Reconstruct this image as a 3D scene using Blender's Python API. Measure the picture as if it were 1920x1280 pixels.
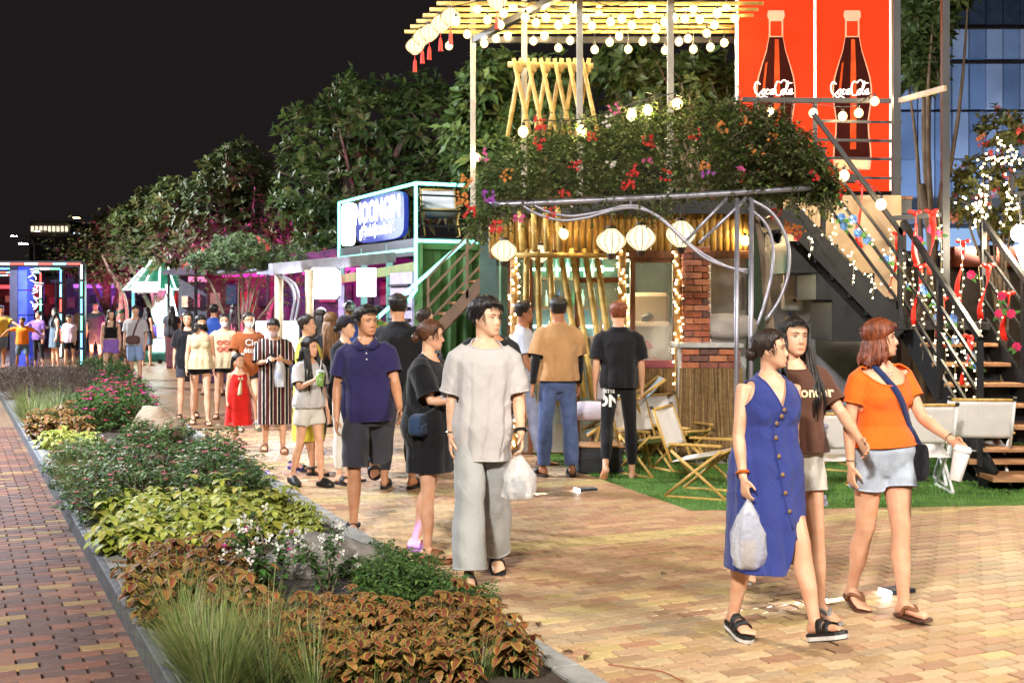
import bpy, bmesh, math, random
import numpy as np
from mathutils import Vector, Matrix
for _o in list(bpy.data.objects): bpy.data.objects.remove(_o)
SC = bpy.context.scene; COL = SC.collection
R = math.radians
# ------------------------------------------------------------------ camera, world, lights, exposure
F, CAMH, HORY = 2300., 1.73, 569.       # focal length and horizon in pixels of the 1920 x 1280 picture
cam = bpy.data.cameras.new('camera'); cam.sensor_width = 36; cam.lens = F/1920*36; cam.shift_y = -(640-HORY)/1920; cam.clip_end = 3000
camo = bpy.data.objects.new('camera', cam); COL.objects.link(camo); camo.location = (0, 0, CAMH); camo.rotation_euler = (R(90), 0, 0); SC.camera = camo
cam.dof.use_dof = True; cam.dof.focus_distance = 8.2; cam.dof.aperture_fstop = 8
W = bpy.data.worlds.new('World'); SC.world = W; W.use_nodes = True
_n = W.node_tree.nodes; _bg = _n['Background']
_sk = _n.new('ShaderNodeTexSky'); _sk.sky_type = 'NISHITA'; _sk.sun_disc = False; _sk.sun_elevation = R(-8); _sk.sun_rotation = R(200)
_mx = _n.new('ShaderNodeMix'); _mx.data_type = 'RGBA'; _mx.blend_type = 'ADD'; _mx.inputs[0].default_value = 1
_mx.inputs[7].default_value = (.078, .063, .066, 1)          # city glow on the night haze
W.node_tree.links.new(_sk.outputs[0], _mx.inputs[6]); W.node_tree.links.new(_mx.outputs[2], _bg.inputs[0]); _bg.inputs[1].default_value = .1
SC.view_settings.view_transform = 'Standard'; SC.view_settings.look = 'None'; SC.view_settings.gamma = 1; SC.view_settings.exposure = .76
SC.cycles.use_denoising = True; SC.cycles.use_light_tree = True; SC.cycles.sample_clamp_indirect = 4; SC.cycles.max_bounces = 7; SC.cycles.transparent_max_bounces = 12
SC.cycles.caustics_reflective = False; SC.cycles.caustics_refractive = False

# ------------------------------------------------------------------ helpers
def P(px, py, Y):                      # a direction in the picture at a known distance
    return Vector(((px-960)/F*Y, Y, CAMH-(py-HORY)/F*Y))
def G(px, py):                         # a point on the pavement
    Y = CAMH*F/(py-HORY); return Vector(((px-960)/F*Y, Y, 0))
def hexc(h):
    h = h.lstrip('#'); c = [int(h[i:i+2], 16)/255 for i in (0, 2, 4)]
    return tuple(x/12.92 if x < .04045 else ((x+.055)/1.055)**2.4 for x in c)
MATS = {}
def mat(name, col=(.5,.5,.5), rough=.6, metal=0, var=.12, vs=6, bump=0, bs=60, emit=None, es=1, trans=0, alpha=1, sss=0, col2=None, spec=.5, sheen=0, stretch=None, ior=1.45, rvar=0):
    if name in MATS: return MATS[name]
    m = bpy.data.materials.new(name); m.use_nodes = True; MATS[name] = m
    nt = m.node_tree; N = nt.nodes; L = nt.links; b = N['Principled BSDF']
    if isinstance(col, str): col = hexc(col)
    if isinstance(col2, str): col2 = hexc(col2)
    b.inputs['Base Color'].default_value = (*col, 1); b.inputs['Roughness'].default_value = rough
    b.inputs['Metallic'].default_value = metal; b.inputs['Transmission Weight'].default_value = trans
    b.inputs['Alpha'].default_value = alpha; b.inputs['IOR'].default_value = ior
    b.inputs['Specular IOR Level'].default_value = spec
    if sss:
        b.inputs['Subsurface Weight'].default_value = sss; b.inputs['Subsurface Radius'].default_value = (.012,.005,.003); b.inputs['Subsurface Scale'].default_value = 1
    if sheen: b.inputs['Sheen Weight'].default_value = sheen
    if emit is not None:
        if isinstance(emit, str): emit = hexc(emit)
        b.inputs['Emission Color'].default_value = (*emit, 1); b.inputs['Emission Strength'].default_value = es
    tc = N.new('ShaderNodeTexCoord'); src = tc.outputs['Object']
    if stretch:
        mp = N.new('ShaderNodeMapping'); mp.inputs['Scale'].default_value = stretch; L.new(src, mp.inputs[0]); src = mp.outputs[0]
    if var or col2:
        n = N.new('ShaderNodeTexNoise'); n.inputs['Scale'].default_value = vs; n.inputs['Detail'].default_value = 5; L.new(src, n.inputs['Vector'])
        oi = N.new('ShaderNodeObjectInfo')
        mx = N.new('ShaderNodeMix'); mx.data_type = 'RGBA'
        c2 = col2 if col2 else tuple(max(0, c*(1-2*var)) for c in col); c1 = col if col2 else tuple(min(1, c*(1+var)) for c in col)
        mx.inputs[6].default_value = (*c1, 1); mx.inputs[7].default_value = (*c2, 1)
        rp = N.new('ShaderNodeMapRange'); rp.inputs[1].default_value = .35; rp.inputs[2].default_value = .68
        L.new(n.outputs['Fac'], rp.inputs[0]); L.new(rp.outputs[0], mx.inputs[0]); L.new(mx.outputs[2], b.inputs['Base Color'])
        if rvar:
            mr = N.new('ShaderNodeMapRange'); mr.inputs[3].default_value = max(.03, rough-rvar); mr.inputs[4].default_value = min(1, rough+rvar)
            L.new(n.outputs['Fac'], mr.inputs[0]); L.new(mr.outputs[0], b.inputs['Roughness'])
    if bump:
        n2 = N.new('ShaderNodeTexNoise'); n2.inputs['Scale'].default_value = bs; n2.inputs['Detail'].default_value = 4; L.new(src, n2.inputs['Vector'])
        bp = N.new('ShaderNodeBump'); bp.inputs['Strength'].default_value = bump; bp.inputs['Distance'].default_value = .02
        L.new(n2.outputs['Fac'], bp.inputs['Height']); L.new(bp.outputs[0], b.inputs['Normal'])
    return m
def emat(name, col, strength):
    """a lit lamp, tube or sign face"""
    if name in MATS: return MATS[name]
    m = bpy.data.materials.new(name); m.use_nodes = True; MATS[name] = m
    if isinstance(col, str): col = hexc(col)
    N = m.node_tree.nodes; N.clear(); e = N.new('ShaderNodeEmission'); o = N.new('ShaderNodeOutputMaterial')
    e.inputs[0].default_value = (*col, 1); e.inputs[1].default_value = strength; m.node_tree.links.new(e.outputs[0], o.inputs[0])
    return m
def vcol_mat(name, rough=.6, bump=.0, bs=60, spec=.4, trans=0, rv=0):
    """colour from the mesh's own 'col' attribute (leaf by leaf, paver by paver)"""
    if name in MATS: return MATS[name]
    m = bpy.data.materials.new(name); m.use_nodes = True; MATS[name] = m
    N = m.node_tree.nodes; L = m.node_tree.links; b = N['Principled BSDF']
    a = N.new('ShaderNodeVertexColor'); a.layer_name = 'col'
    tc = N.new('ShaderNodeTexCoord'); n = N.new('ShaderNodeTexNoise'); n.inputs['Scale'].default_value = 23; n.inputs['Detail'].default_value = 6
    L.new(tc.outputs['Object'], n.inputs['Vector'])
    mx = N.new('ShaderNodeMix'); mx.data_type = 'RGBA'; mx.blend_type = 'MULTIPLY'; mx.inputs[0].default_value = .7
    rp = N.new('ShaderNodeMapRange'); rp.inputs[1].default_value = .3; rp.inputs[2].default_value = .7; rp.inputs[3].default_value = .62; rp.inputs[4].default_value = 1.12
    L.new(n.outputs['Fac'], rp.inputs[0]); L.new(a.outputs[0], mx.inputs[6]); L.new(rp.outputs[0], mx.inputs[7]); L.new(mx.outputs[2], b.inputs['Base Color'])
    b.inputs['Roughness'].default_value = rough; b.inputs['Specular IOR Level'].default_value = spec
    if rv:
        mr = N.new('ShaderNodeMapRange'); mr.inputs[1].default_value = .3; mr.inputs[2].default_value = .7; mr.inputs[3].default_value = rough-rv; mr.inputs[4].default_value = rough+rv
        L.new(n.outputs['Fac'], mr.inputs[0]); L.new(mr.outputs[0], b.inputs['Roughness'])
    if trans:
        t = N.new('ShaderNodeBsdfTranslucent'); ms = N.new('ShaderNodeMixShader'); ms.inputs[0].default_value = trans
        L.new(mx.outputs[2], t.inputs[0]); L.new(b.outputs[0], ms.inputs[1]); L.new(t.outputs[0], ms.inputs[2]); L.new(ms.outputs[0], N['Material Output'].inputs[0])
    if bump:
        n2 = N.new('ShaderNodeTexNoise'); n2.inputs['Scale'].default_value = bs; n2.inputs['Detail'].default_value = 5; L.new(tc.outputs['Object'], n2.inputs['Vector'])
        bp = N.new('ShaderNodeBump'); bp.inputs['Strength'].default_value = bump; bp.inputs['Distance'].default_value = .01
        L.new(n2.outputs['Fac'], bp.inputs['Height']); L.new(bp.outputs[0], b.inputs['Normal'])
    return m
def wmat(o):
    return (wmat(o.parent) @ o.matrix_parent_inverse @ o.matrix_basis) if o.parent else o.matrix_basis.copy()
def link(o, parent=None):
    COL.objects.link(o)
    if parent:
        o.parent = parent; top = parent
        while top.parent: top = top.parent
        if not top.name.startswith('person'): o.matrix_parent_inverse = wmat(parent).inverted()     # a person's parts are modelled in the person's own frame
    return o
def tag(o, label=None, cat=None, group=None, kind=None):
    if label: o['label'] = label
    if cat: o['category'] = cat
    if group: o['group'] = group
    if kind: o['kind'] = kind
    return o
def thing(name, label, cat, loc=(0,0,0), rz=0, group=None):
    o = bpy.data.objects.new(name, None); o.empty_display_size = .1; COL.objects.link(o)
    o.location = loc; o.rotation_euler = (0, 0, rz); return tag(o, label, cat, group)
def children(o): return [c for c in ALLCH.get(o.name, [])]
ALLCH = {}
def dup(root, loc=None, rz=None, scale=None, label=None, group=None, parent=None):
    """copy a thing with its parts and sub-parts"""
    c = root.copy(); COL.objects.link(c)
    if parent is not None: c.parent = parent
    for ch in KIDS.get(root.as_pointer(), []): dup(ch, parent=c)
    if loc is not None: c.location = loc
    if rz is not None: c.rotation_euler = (0, 0, rz)
    if scale is not None: c.scale = (scale,)*3 if isinstance(scale, (int, float)) else scale
    if label: c['label'] = label
    if group: c['group'] = group
    return c
KIDS = {}
def mesh_obj(name, me, m, parent=None, smooth=False):
    for x in (m if isinstance(m, (list, tuple)) else [m]):
        if x is not None: me.materials.append(x)
    if smooth: me.shade_smooth()
    o = bpy.data.objects.new(name, me); link(o, parent)
    if parent: KIDS.setdefault(parent.as_pointer(), []).append(o)
    return o
def frame(d, up=(0,0,1)):
    d = Vector(d).normalized(); u = Vector(up)
    if abs(d.dot(u)) > .98: u = Vector((0,1,0)) if abs(d.y) < .9 else Vector((1,0,0))
    x = u.cross(d).normalized(); y = d.cross(x).normalized(); return x, y, d
class MB:
    def __init__(s): s.v = []; s.f = []; s.mi = []; s.c = []; s.cur = 0; s.col = None
    def add(s, vs, fs):
        n = len(s.v); s.v += [tuple(v) for v in vs]; s.f += [tuple(i+n for i in f) for f in fs]; s.mi += [s.cur]*len(fs)
        if s.col is not None: s.c += [s.col]*len(fs)
        return s
    def box(s, c, size, rz=0, M=None):
        c = Vector(c); x, y, z = (q/2 for q in size); ca, sa = math.cos(rz), math.sin(rz); vs = []
        for dx, dy, dz in ((-1,-1,-1),(1,-1,-1),(1,1,-1),(-1,1,-1),(-1,-1,1),(1,-1,1),(1,1,1),(-1,1,1)):
            p = Vector((dx*x, dy*y, dz*z)); p = M @ p if M else Vector((p.x*ca-p.y*sa, p.x*sa+p.y*ca, p.z)); vs.append(c+p)
        return s.add(vs, [(0,3,2,1),(4,5,6,7),(0,1,5,4),(1,2,6,5),(2,3,7,6),(3,0,4,7)])
    def bar(s, a, b, w, h=None, up=(0,0,1)):
        a, b = Vector(a), Vector(b); x, y, d = frame(b-a, up); h = h or w; vs = []
        for q in (a, b):
            for i, j in ((-1,-1),(1,-1),(1,1),(-1,1)): vs.append(q+x*(i*w/2)+y*(j*h/2))
        return s.add(vs, [(0,3,2,1),(4,5,6,7),(0,1,5,4),(1,2,6,5),(2,3,7,6),(3,0,4,7)])
    def tube(s, pts, r, n=8, caps=True, flat=1, up=(0,0,1)):
        pts = [Vector(p) for p in pts]; rs = r if isinstance(r, (list, tuple, np.ndarray)) else [r]*len(pts); vs = []; px = None
        for i, p in enumerate(pts):
            d = (pts[min(i+1, len(pts)-1)]-pts[max(i-1, 0)])
            x, y, d = frame(d, up)
            if px is not None:
                x = (px-d*px.dot(d)).normalized(); y = d.cross(x)
            px = x
            for k in range(n):
                a = 2*math.pi*k/n; vs.append(p+x*(math.cos(a)*rs[i])+y*(math.sin(a)*rs[i]*flat))
        fs = []
        for i in range(len(pts)-1):
            for k in range(n):
                k2 = (k+1) % n; fs.append((i*n+k, i*n+k2, (i+1)*n+k2, (i+1)*n+k))
        if caps: fs.append(tuple(range(n-1, -1, -1))); fs.append(tuple((len(pts)-1)*n+k for k in range(n)))
        return s.add(vs, fs)
    def lathe(s, prof, c=(0,0,0), n=16, axis=(0,0,1), sx=1, sy=1):
        c = Vector(c); x, y, d = frame(axis) if tuple(axis) != (0,0,1) else (Vector((1,0,0)), Vector((0,1,0)), Vector((0,0,1))); vs = []
        for r, z in prof:
            for k in range(n):
                a = 2*math.pi*k/n; vs.append(c+x*(math.cos(a)*r*sx)+y*(math.sin(a)*r*sy)+d*z)
        fs = []
        for i in range(len(prof)-1):
            for k in range(n):
                k2 = (k+1) % n; fs.append((i*n+k, i*n+k2, (i+1)*n+k2, (i+1)*n+k))
        fs.append(tuple(range(n-1, -1, -1))); fs.append(tuple((len(prof)-1)*n+k for k in range(n)))
        return s.add(vs, fs)
    def ball(s, c, r, n=12, m=8, sx=1, sy=1, sz=1):
        prof = [(max(1e-4, r*math.sin(math.pi*i/m)), -r*sz*math.cos(math.pi*i/m)) for i in range(m+1)]
        return s.lathe(prof, c, n, sx=sx, sy=sy)
    def prism(s, poly, o, x, y, d):
        """extrude a 2-D outline (in axes x, y at o) along vector d"""
        o, x, y, d = Vector(o), Vector(x), Vector(y), Vector(d); n = len(poly)
        vs = [o+x*a+y*b for a, b in poly]+[o+x*a+y*b+d for a, b in poly]
        fs = [tuple(range(n-1, -1, -1)), tuple(range(n, 2*n))]+[(i, (i+1) % n, n+(i+1) % n, n+i) for i in range(n)]
        return s.add(vs, fs)
    def mesh(s, name):
        me = bpy.data.meshes.new(name); me.from_pydata(s.v, [], s.f)
        if any(s.mi): me.polygons.foreach_set('material_index', s.mi)
        if s.c and len(s.c) == len(s.f):
            at = me.color_attributes.new('col', 'FLOAT_COLOR', 'CORNER')
            cs = np.repeat(np.array([(*c[:3], 1) for c in s.c], dtype=np.float32), [len(f) for f in s.f], axis=0)
            at.data.foreach_set('color', cs.ravel())
        me.update(); return me
    def build(s, name, m, parent=None, smooth=False, bevel=0):
        me = s.mesh(name)
        if bevel:
            bm = bmesh.new(); bm.from_mesh(me); bmesh.ops.bevel(bm, geom=bm.edges[:], offset=bevel, segments=1, affect='EDGES', clamp_overlap=True); bm.to_mesh(me); bm.free()
        return mesh_obj(name, me, m, parent, smooth)
def solid(name, label, cat, mb, m, group=None, smooth=False, bevel=0):
    """a thing that is one mesh"""
    return tag(mb.build(name, m, None, smooth, bevel), label, cat, group)
def struct(name, mb, m, smooth=False):
    return tag(mb.build(name, m, None, smooth), kind='structure')
def bez(p0, p1, p2, p3, n=12):
    p0, p1, p2, p3 = (Vector(p) for p in (p0, p1, p2, p3)); out = []
    for i in range(n+1):
        t = i/n; out.append(p0*(1-t)**3+p1*3*t*(1-t)**2+p2*3*t*t*(1-t)+p3*t**3)
    return out
def spline(pts, sub=6):
    """smooth curve through points (Catmull-Rom)"""
    p = [Vector(q) for q in pts]; p = [p[0]*2-p[1]]+p+[p[-1]*2-p[-2]]; out = []
    for i in range(1, len(p)-2):
        for k in range(sub):
            t = k/sub; a, b, c, d = p[i-1], p[i], p[i+1], p[i+2]
            out.append(.5*((2*b)+(c-a)*t+(2*a-5*b+4*c-d)*t*t+(3*b-a-3*c+d)*t**3))
    return out+[p[-2]]
def vnoise(p, seed=0):
    """value noise, N x 3 -> N in -1..1"""
    p = np.asarray(p, dtype=np.float64)+seed*17.31; i = np.floor(p); f = p-i; u = f*f*(3-2*f); out = np.zeros(len(p))
    for dx in (0, 1):
        for dy in (0, 1):
            for dz in (0, 1):
                h = np.sin((i[:,0]+dx)*127.1+(i[:,1]+dy)*311.7+(i[:,2]+dz)*74.7)*43758.5453
                w = (u[:,0] if dx else 1-u[:,0])*(u[:,1] if dy else 1-u[:,1])*(u[:,2] if dz else 1-u[:,2])
                out += w*(h-np.floor(h))
    return out*2-1
def verts_np(me):
    a = np.empty(len(me.vertices)*3); me.vertices.foreach_get('co', a); return a.reshape(-1, 3)
def norms_np(me):
    a = np.empty(len(me.vertices)*3, dtype=np.float32); me.vertices.foreach_get('normal', a); return a.reshape(-1, 3).astype(np.float64)
def set_verts(me, a): me.vertices.foreach_set('co', np.ascontiguousarray(a).ravel()); me.update()
TMP = bpy.data.scenes.new('work')
def evaluate(o):
    TMP.collection.objects.link(o)
    with bpy.context.temp_override(scene=TMP, view_layer=TMP.view_layers[0]): dg = bpy.context.evaluated_depsgraph_get()
    dg.update(); me = bpy.data.meshes.new_from_object(o.evaluated_get(dg)); TMP.collection.objects.unlink(o); return me
def remesh(mb, vox, it=3):
    me = mb.mesh('m'); o = bpy.data.objects.new('m', me)
    md = o.modifiers.new('r', 'REMESH'); md.mode = 'VOXEL'; md.voxel_size = vox; md.adaptivity = 0
    if it: ms = o.modifiers.new('s', 'SMOOTH'); ms.factor = .5; ms.iterations = it
    out = evaluate(o); bpy.data.objects.remove(o); bpy.data.meshes.remove(me); return out
def text_mesh(txt, size, shear=0, bold=0, res=3):
    cu = bpy.data.curves.new('t', 'FONT'); cu.body = txt; cu.size = size; cu.align_x = 'CENTER'; cu.align_y = 'CENTER'; cu.shear = shear; cu.offset = bold; cu.resolution_u = res
    o = bpy.data.objects.new('t', cu); me = evaluate(o); bpy.data.objects.remove(o); bpy.data.curves.remove(cu); return me
def text_obj(name, txt, size, m, parent, o, x, y, shear=0, bold=0, depth=.004):
    """raised lettering at o in axes x (reading direction), y (up)"""
    me = text_mesh(txt, size, shear, bold); a = verts_np(me); o, x, y = Vector(o), Vector(x).normalized(), Vector(y).normalized(); n = x.cross(y)
    M = np.array([x[:], y[:], n[:]]); set_verts(me, a @ M + np.array(o[:])+np.array(n[:])*depth)
    return mesh_obj(name, me, m, parent)
def hashr(*a):
    h = math.sin(sum(v*w for v, w in zip(a, (12.9898, 78.233, 37.719, 4.581))))*43758.5453; return h-math.floor(h)
# ------------------------------------------------------------------ people
HT = np.array([  # z, half width, front, back of the head, in units of the head height
 (0.00,.100,-.335,-.17),(.05,.165,-.375,-.09),(.12,.222,-.392,.04),(.20,.262,-.396,.17),(.30,.292,-.390,.29),(.42,.316,-.374,.375),(.52,.328,-.376,.42),
 (.62,.332,-.388,.44),(.74,.322,-.368,.425),(.84,.282,-.312,.365),(.92,.212,-.228,.262),(.97,.132,-.140,.16),(1.0,.02,-.02,.02)])
HT[:,1] *= 1.055
def head_ring(t):
    return [np.interp(t, HT[:,0], HT[:,i]) for i in (1, 2, 3)]
def head_front(x, t):
    w, f, b = head_ring(t); cy = (f+b)/2; q = max(0, 1-abs(x/w)**2.3); return cy-(cy-f)*q**(1/2.3)
class Rig: pass
def skin_mat(tone):
    nm = 'skin_'+tone
    if nm in MATS: return MATS[nm]
    m = bpy.data.materials.new(nm); m.use_nodes = True; MATS[nm] = m; N = m.node_tree.nodes; L = m.node_tree.links; b = N['Principled BSDF']
    c = hexc({'light':'#d9a98a','fair':'#e2b596','mid':'#c48f6c','tan':'#a8714f'}[tone])
    a = N.new('ShaderNodeVertexColor'); a.layer_name = 'tint'; sp = N.new('ShaderNodeSeparateColor'); L.new(a.outputs[0], sp.inputs[0])
    tc = N.new('ShaderNodeTexCoord'); n = N.new('ShaderNodeTexNoise'); n.inputs['Scale'].default_value = 14; n.inputs['Detail'].default_value = 4; L.new(tc.outputs['Object'], n.inputs['Vector'])
    m1 = N.new('ShaderNodeMix'); m1.data_type = 'RGBA'; m1.inputs[6].default_value = (*c, 1); m1.inputs[7].default_value = (c[0]*.92, c[1]*.76, c[2]*.68, 1)
    rp = N.new('ShaderNodeMapRange'); rp.inputs[1].default_value = .4; rp.inputs[2].default_value = .75; L.new(n.outputs['Fac'], rp.inputs[0]); L.new(rp.outputs[0], m1.inputs[0])
    m2 = N.new('ShaderNodeMix'); m2.data_type = 'RGBA'; m2.inputs[7].default_value = (*hexc('#b4524c'), 1); L.new(m1.outputs[2], m2.inputs[6]); L.new(sp.outputs[0], m2.inputs[0])
    m3 = N.new('ShaderNodeMix'); m3.data_type = 'RGBA'; m3.inputs[7].default_value = (.05,.022,.016, 1); L.new(m2.outputs[2], m3.inputs[6]); L.new(sp.outputs[1], m3.inputs[0])
    L.new(m3.outputs[2], b.inputs['Base Color']); b.inputs['Roughness'].default_value = .45; b.inputs['Specular IOR Level'].default_value = .42
    n2 = N.new('ShaderNodeTexNoise'); n2.inputs['Scale'].default_value = 260; n2.inputs['Detail'].default_value = 3; L.new(tc.outputs['Object'], n2.inputs['Vector']); bp = N.new('ShaderNodeBump'); bp.inputs['Strength'].default_value = .18; bp.inputs['Distance'].default_value = .004; L.new(n2.outputs['Fac'], bp.inputs['Height']); L.new(bp.outputs[0], b.inputs['Normal'])
    b.inputs['Subsurface Weight'].default_value = .18; b.inputs['Subsurface Radius'].default_value = (.012,.005,.003); b.inputs['Subsurface Scale'].default_value = 1
    return m
def cloth(name, col, rough=.85, bump=.25, **k):
    new = name not in MATS; m = mat(name, col, rough, var=k.pop('var', .09), vs=k.pop('vs', 4), bump=bump or .02, bs=k.pop('bs', 420), sheen=.15, spec=.25, **k)
    if new:        # creases on top of the weave
        N = m.node_tree.nodes; L = m.node_tree.links; b = N['Principled BSDF']; weave = b.inputs['Normal'].links[0].from_node
        tc = N.new('ShaderNodeTexCoord'); mp = N.new('ShaderNodeMapping'); mp.inputs['Rotation'].default_value = (.4, .5, .3); mp.inputs['Scale'].default_value = (1, 1, .55); n = N.new('ShaderNodeTexNoise'); n.inputs['Scale'].default_value = 13; n.inputs['Detail'].default_value = 2.5; n.inputs['Distortion'].default_value = 1.4
        L.new(tc.outputs['Object'], mp.inputs[0]); L.new(mp.outputs[0], n.inputs['Vector']); mr = N.new('ShaderNodeMath'); mr.operation = 'SUBTRACT'; mr.inputs[1].default_value = .5; ab = N.new('ShaderNodeMath'); ab.operation = 'ABSOLUTE'; L.new(n.outputs['Fac'], mr.inputs[0]); L.new(mr.outputs[0], ab.inputs[0])
        bp = N.new('ShaderNodeBump'); bp.inputs['Strength'].default_value = .32; bp.inputs['Distance'].default_value = .03; L.new(ab.outputs[0], bp.inputs['Height']); L.new(weave.outputs[0], bp.inputs['Normal']); L.new(bp.outputs[0], b.inputs['Normal'])
    return m
def rings_tube(mb, pts, rads, n=14, up=(0,1,0)):
    """limb: pts with (ra, rb) or r"""
    pts = [Vector(p) for p in pts]; vs = []; px = None
    for i, p in enumerate(pts):
        x, y, d = frame(pts[min(i+1, len(pts)-1)]-pts[max(i-1, 0)], up)
        if px is not None: x = (px-d*px.dot(d)).normalized(); y = d.cross(x)
        px = x; r = rads[i]; ra, rb = r if isinstance(r, tuple) else (r, r)
        for k in range(n):
            a = 2*math.pi*k/n; vs.append(p+x*(math.cos(a)*ra)+y*(math.sin(a)*rb))
    fs = [(i*n+k, i*n+(k+1) % n, (i+1)*n+(k+1) % n, (i+1)*n+k) for i in range(len(pts)-1) for k in range(n)]
    fs += [tuple(range(n-1, -1, -1)), tuple((len(pts)-1)*n+k for k in range(n))]; mb.add(vs, fs)
def rings_torso(mb, rows, n=28, p=2.3, M=None):
    """rows: z, rx, ry, cy"""
    vs = []
    for z, rx, ry, cy in rows:
        for k in range(n):
            a = 2*math.pi*k/n; c, s = math.cos(a), math.sin(a)
            v = Vector((math.copysign(abs(c)**(2/p), c)*rx, cy+math.copysign(abs(s)**(2/p), s)*ry, z)); vs.append(M @ v if M else v)
    fs = [(i*n+k, i*n+(k+1) % n, (i+1)*n+(k+1) % n, (i+1)*n+k) for i in range(len(rows)-1) for k in range(n)]
    fs += [tuple(range(n-1, -1, -1)), tuple((len(rows)-1)*n+k for k in range(n))]; mb.add(vs, fs)
def lerp_pts(a, b, ts): return [a+(b-a)*t for t in ts]
def make_rig(H, fem, legs, arms, head, build=1.0, lean=0, kid=0, twist=0, tilt=0, shw=1.):
    """joint positions in the person's own frame: facing -y, left hand at +x"""
    r = Rig(); k = H/1.7; r.k = k; r.fem = fem; r.b = build; r.kid = kid
    hs = 1+.22*kid
    r.hip_z = .90*k*(1-.03*kid); sw = (.154 if fem else .170)*k*(.96+.04*build)*shw; r.sw = sw; r.shw = shw
    th, sh, fl = .43*k, .41*k, .235*k
    r.legs = []
    for side, (swg, abd, kn, fy, fp) in zip((-1, 1), legs):
        hp = Vector((side*.085*k, .0, r.hip_z)); a = R(swg); ab = R(abd)
        d1 = Vector((side*math.sin(ab), -math.sin(a)*math.cos(ab), -math.cos(a)*math.cos(ab))); kn_p = hp+d1*th
        b = R(swg-kn); d2 = Vector((side*math.sin(ab*.5), -math.sin(b), -math.cos(b))).normalized(); an = kn_p+d2*sh
        f = R(fp); yw = R(fy)*side
        fd = Vector((math.sin(yw)*math.cos(f), -math.cos(yw)*math.cos(f), -math.sin(f))); fu = Vector((math.sin(yw)*math.sin(f), -math.cos(yw)*math.sin(f), math.cos(f)))
        r.legs.append([side, hp, kn_p, an, fd, fu, d1, d2])
    low = min(min((L[3]-L[5]*.075*k+L[4]*.15*k).z, (L[3]-L[5]*.075*k-L[4]*.05*k).z) for L in r.legs)
    r.dz = -low
    up = Vector((math.sin(R(tilt)), -math.sin(R(lean)), math.cos(R(lean)))).normalized(); r.up = up
    r.pel = Vector((0, 0, r.hip_z))
    r.TM = Matrix.Translation(r.pel) @ Matrix.Rotation(R(twist), 4, 'Z') @ Matrix.Rotation(R(tilt), 4, 'Y') @ Matrix.Rotation(R(lean), 4, 'X') @ Matrix.Translation(-r.pel)   # torso lean
    r.arms = []
    for side, (swg, abd, el, ins, curl) in zip((-1, 1), arms):
        sp = r.TM @ Vector((side*sw, .01*k, 1.362*k)); a = R(swg); ab = R(abd)
        d1 = Vector((side*math.sin(ab), -math.sin(a)*math.cos(ab), -math.cos(a)*math.cos(ab))); e = sp+d1*.275*k
        b = R(swg+el); ib = R(abd*.6-ins); d2 = Vector((side*math.sin(ib), -math.sin(b)*math.cos(ib), -math.cos(b)*math.cos(ib))); w = e+d2*.235*k
        tdir = Vector((0, -math.cos(b), math.sin(b))); tdir = (tdir-d2*tdir.dot(d2)).normalized(); pn = d2.cross(tdir)*(-side)   # palm side
        if pn.x*side > 0 and abs(pn.x) > .3: pn = -pn
        r.arms.append([side, sp, e, w, d1, d2, tdir, pn, curl])
    r.neck = r.TM @ Vector((0, .015*k, 1.408*k)); hy, hpit, hroll = head
    r.hh = .216*k*hs
    piv = r.neck+r.up*.058*k
    r.HM = Matrix.Translation(piv) @ Matrix.Rotation(R(hy), 4, 'Z') @ Matrix.Rotation(R(hpit), 4, 'X') @ Matrix.Rotation(R(hroll), 4, 'Y') @ Matrix.Translation((0, -.012*k, .010*k))
    return r
def body_rows(r, e=0, straight=0):
    """torso rings inflated by e metres"""
    k, b = r.k, r.b
    if r.fem: rows = [(.785,.10,.080,0),(.86,.150,.105,.005),(.93,.172,.122,.01),(1.0,.155,.110,.005),(1.08,.128,.094,0),(1.16,.134,.096,0),(1.25,.148,.108,-.006),(1.32,.150,.102,0),(1.37,.148,.082,.006),(1.40,.118,.066,.010),(1.425,.078,.058,.013),(1.45,.056,.052,.015)]
    else: rows = [(.785,.10,.080,0),(.86,.145,.102,.005),(.93,.160,.115,.008),(1.0,.152,.108,.003),(1.08,.146,.104,0),(1.16,.152,.107,0),(1.25,.164,.114,-.004),(1.32,.170,.108,0),(1.37,.172,.086,.006),(1.405,.135,.070,.010),(1.43,.090,.062,.013),(1.46,.064,.058,.015)]
    return [(z*k, (x*k*(.9+.1*b)*r.shw if z > 1.3 else x*k*b)+e, y*k*b+e, c*k) for z, x, y, c in rows]
def leg_radii(r): 
    k, b = r.k, r.b
    th = [(.0,.085),(.2,.083),(.45,.074),(.7,.062),(.9,.055),(1,.052)]; sh = [(.1,.050),(.25,.054),(.4,.055),(.6,.046),(.8,.036),(1,.032)]
    return [(t, q*k*b) for t, q in th], [(t, q*k*(.5+.5*b)) for t, q in sh]
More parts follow.
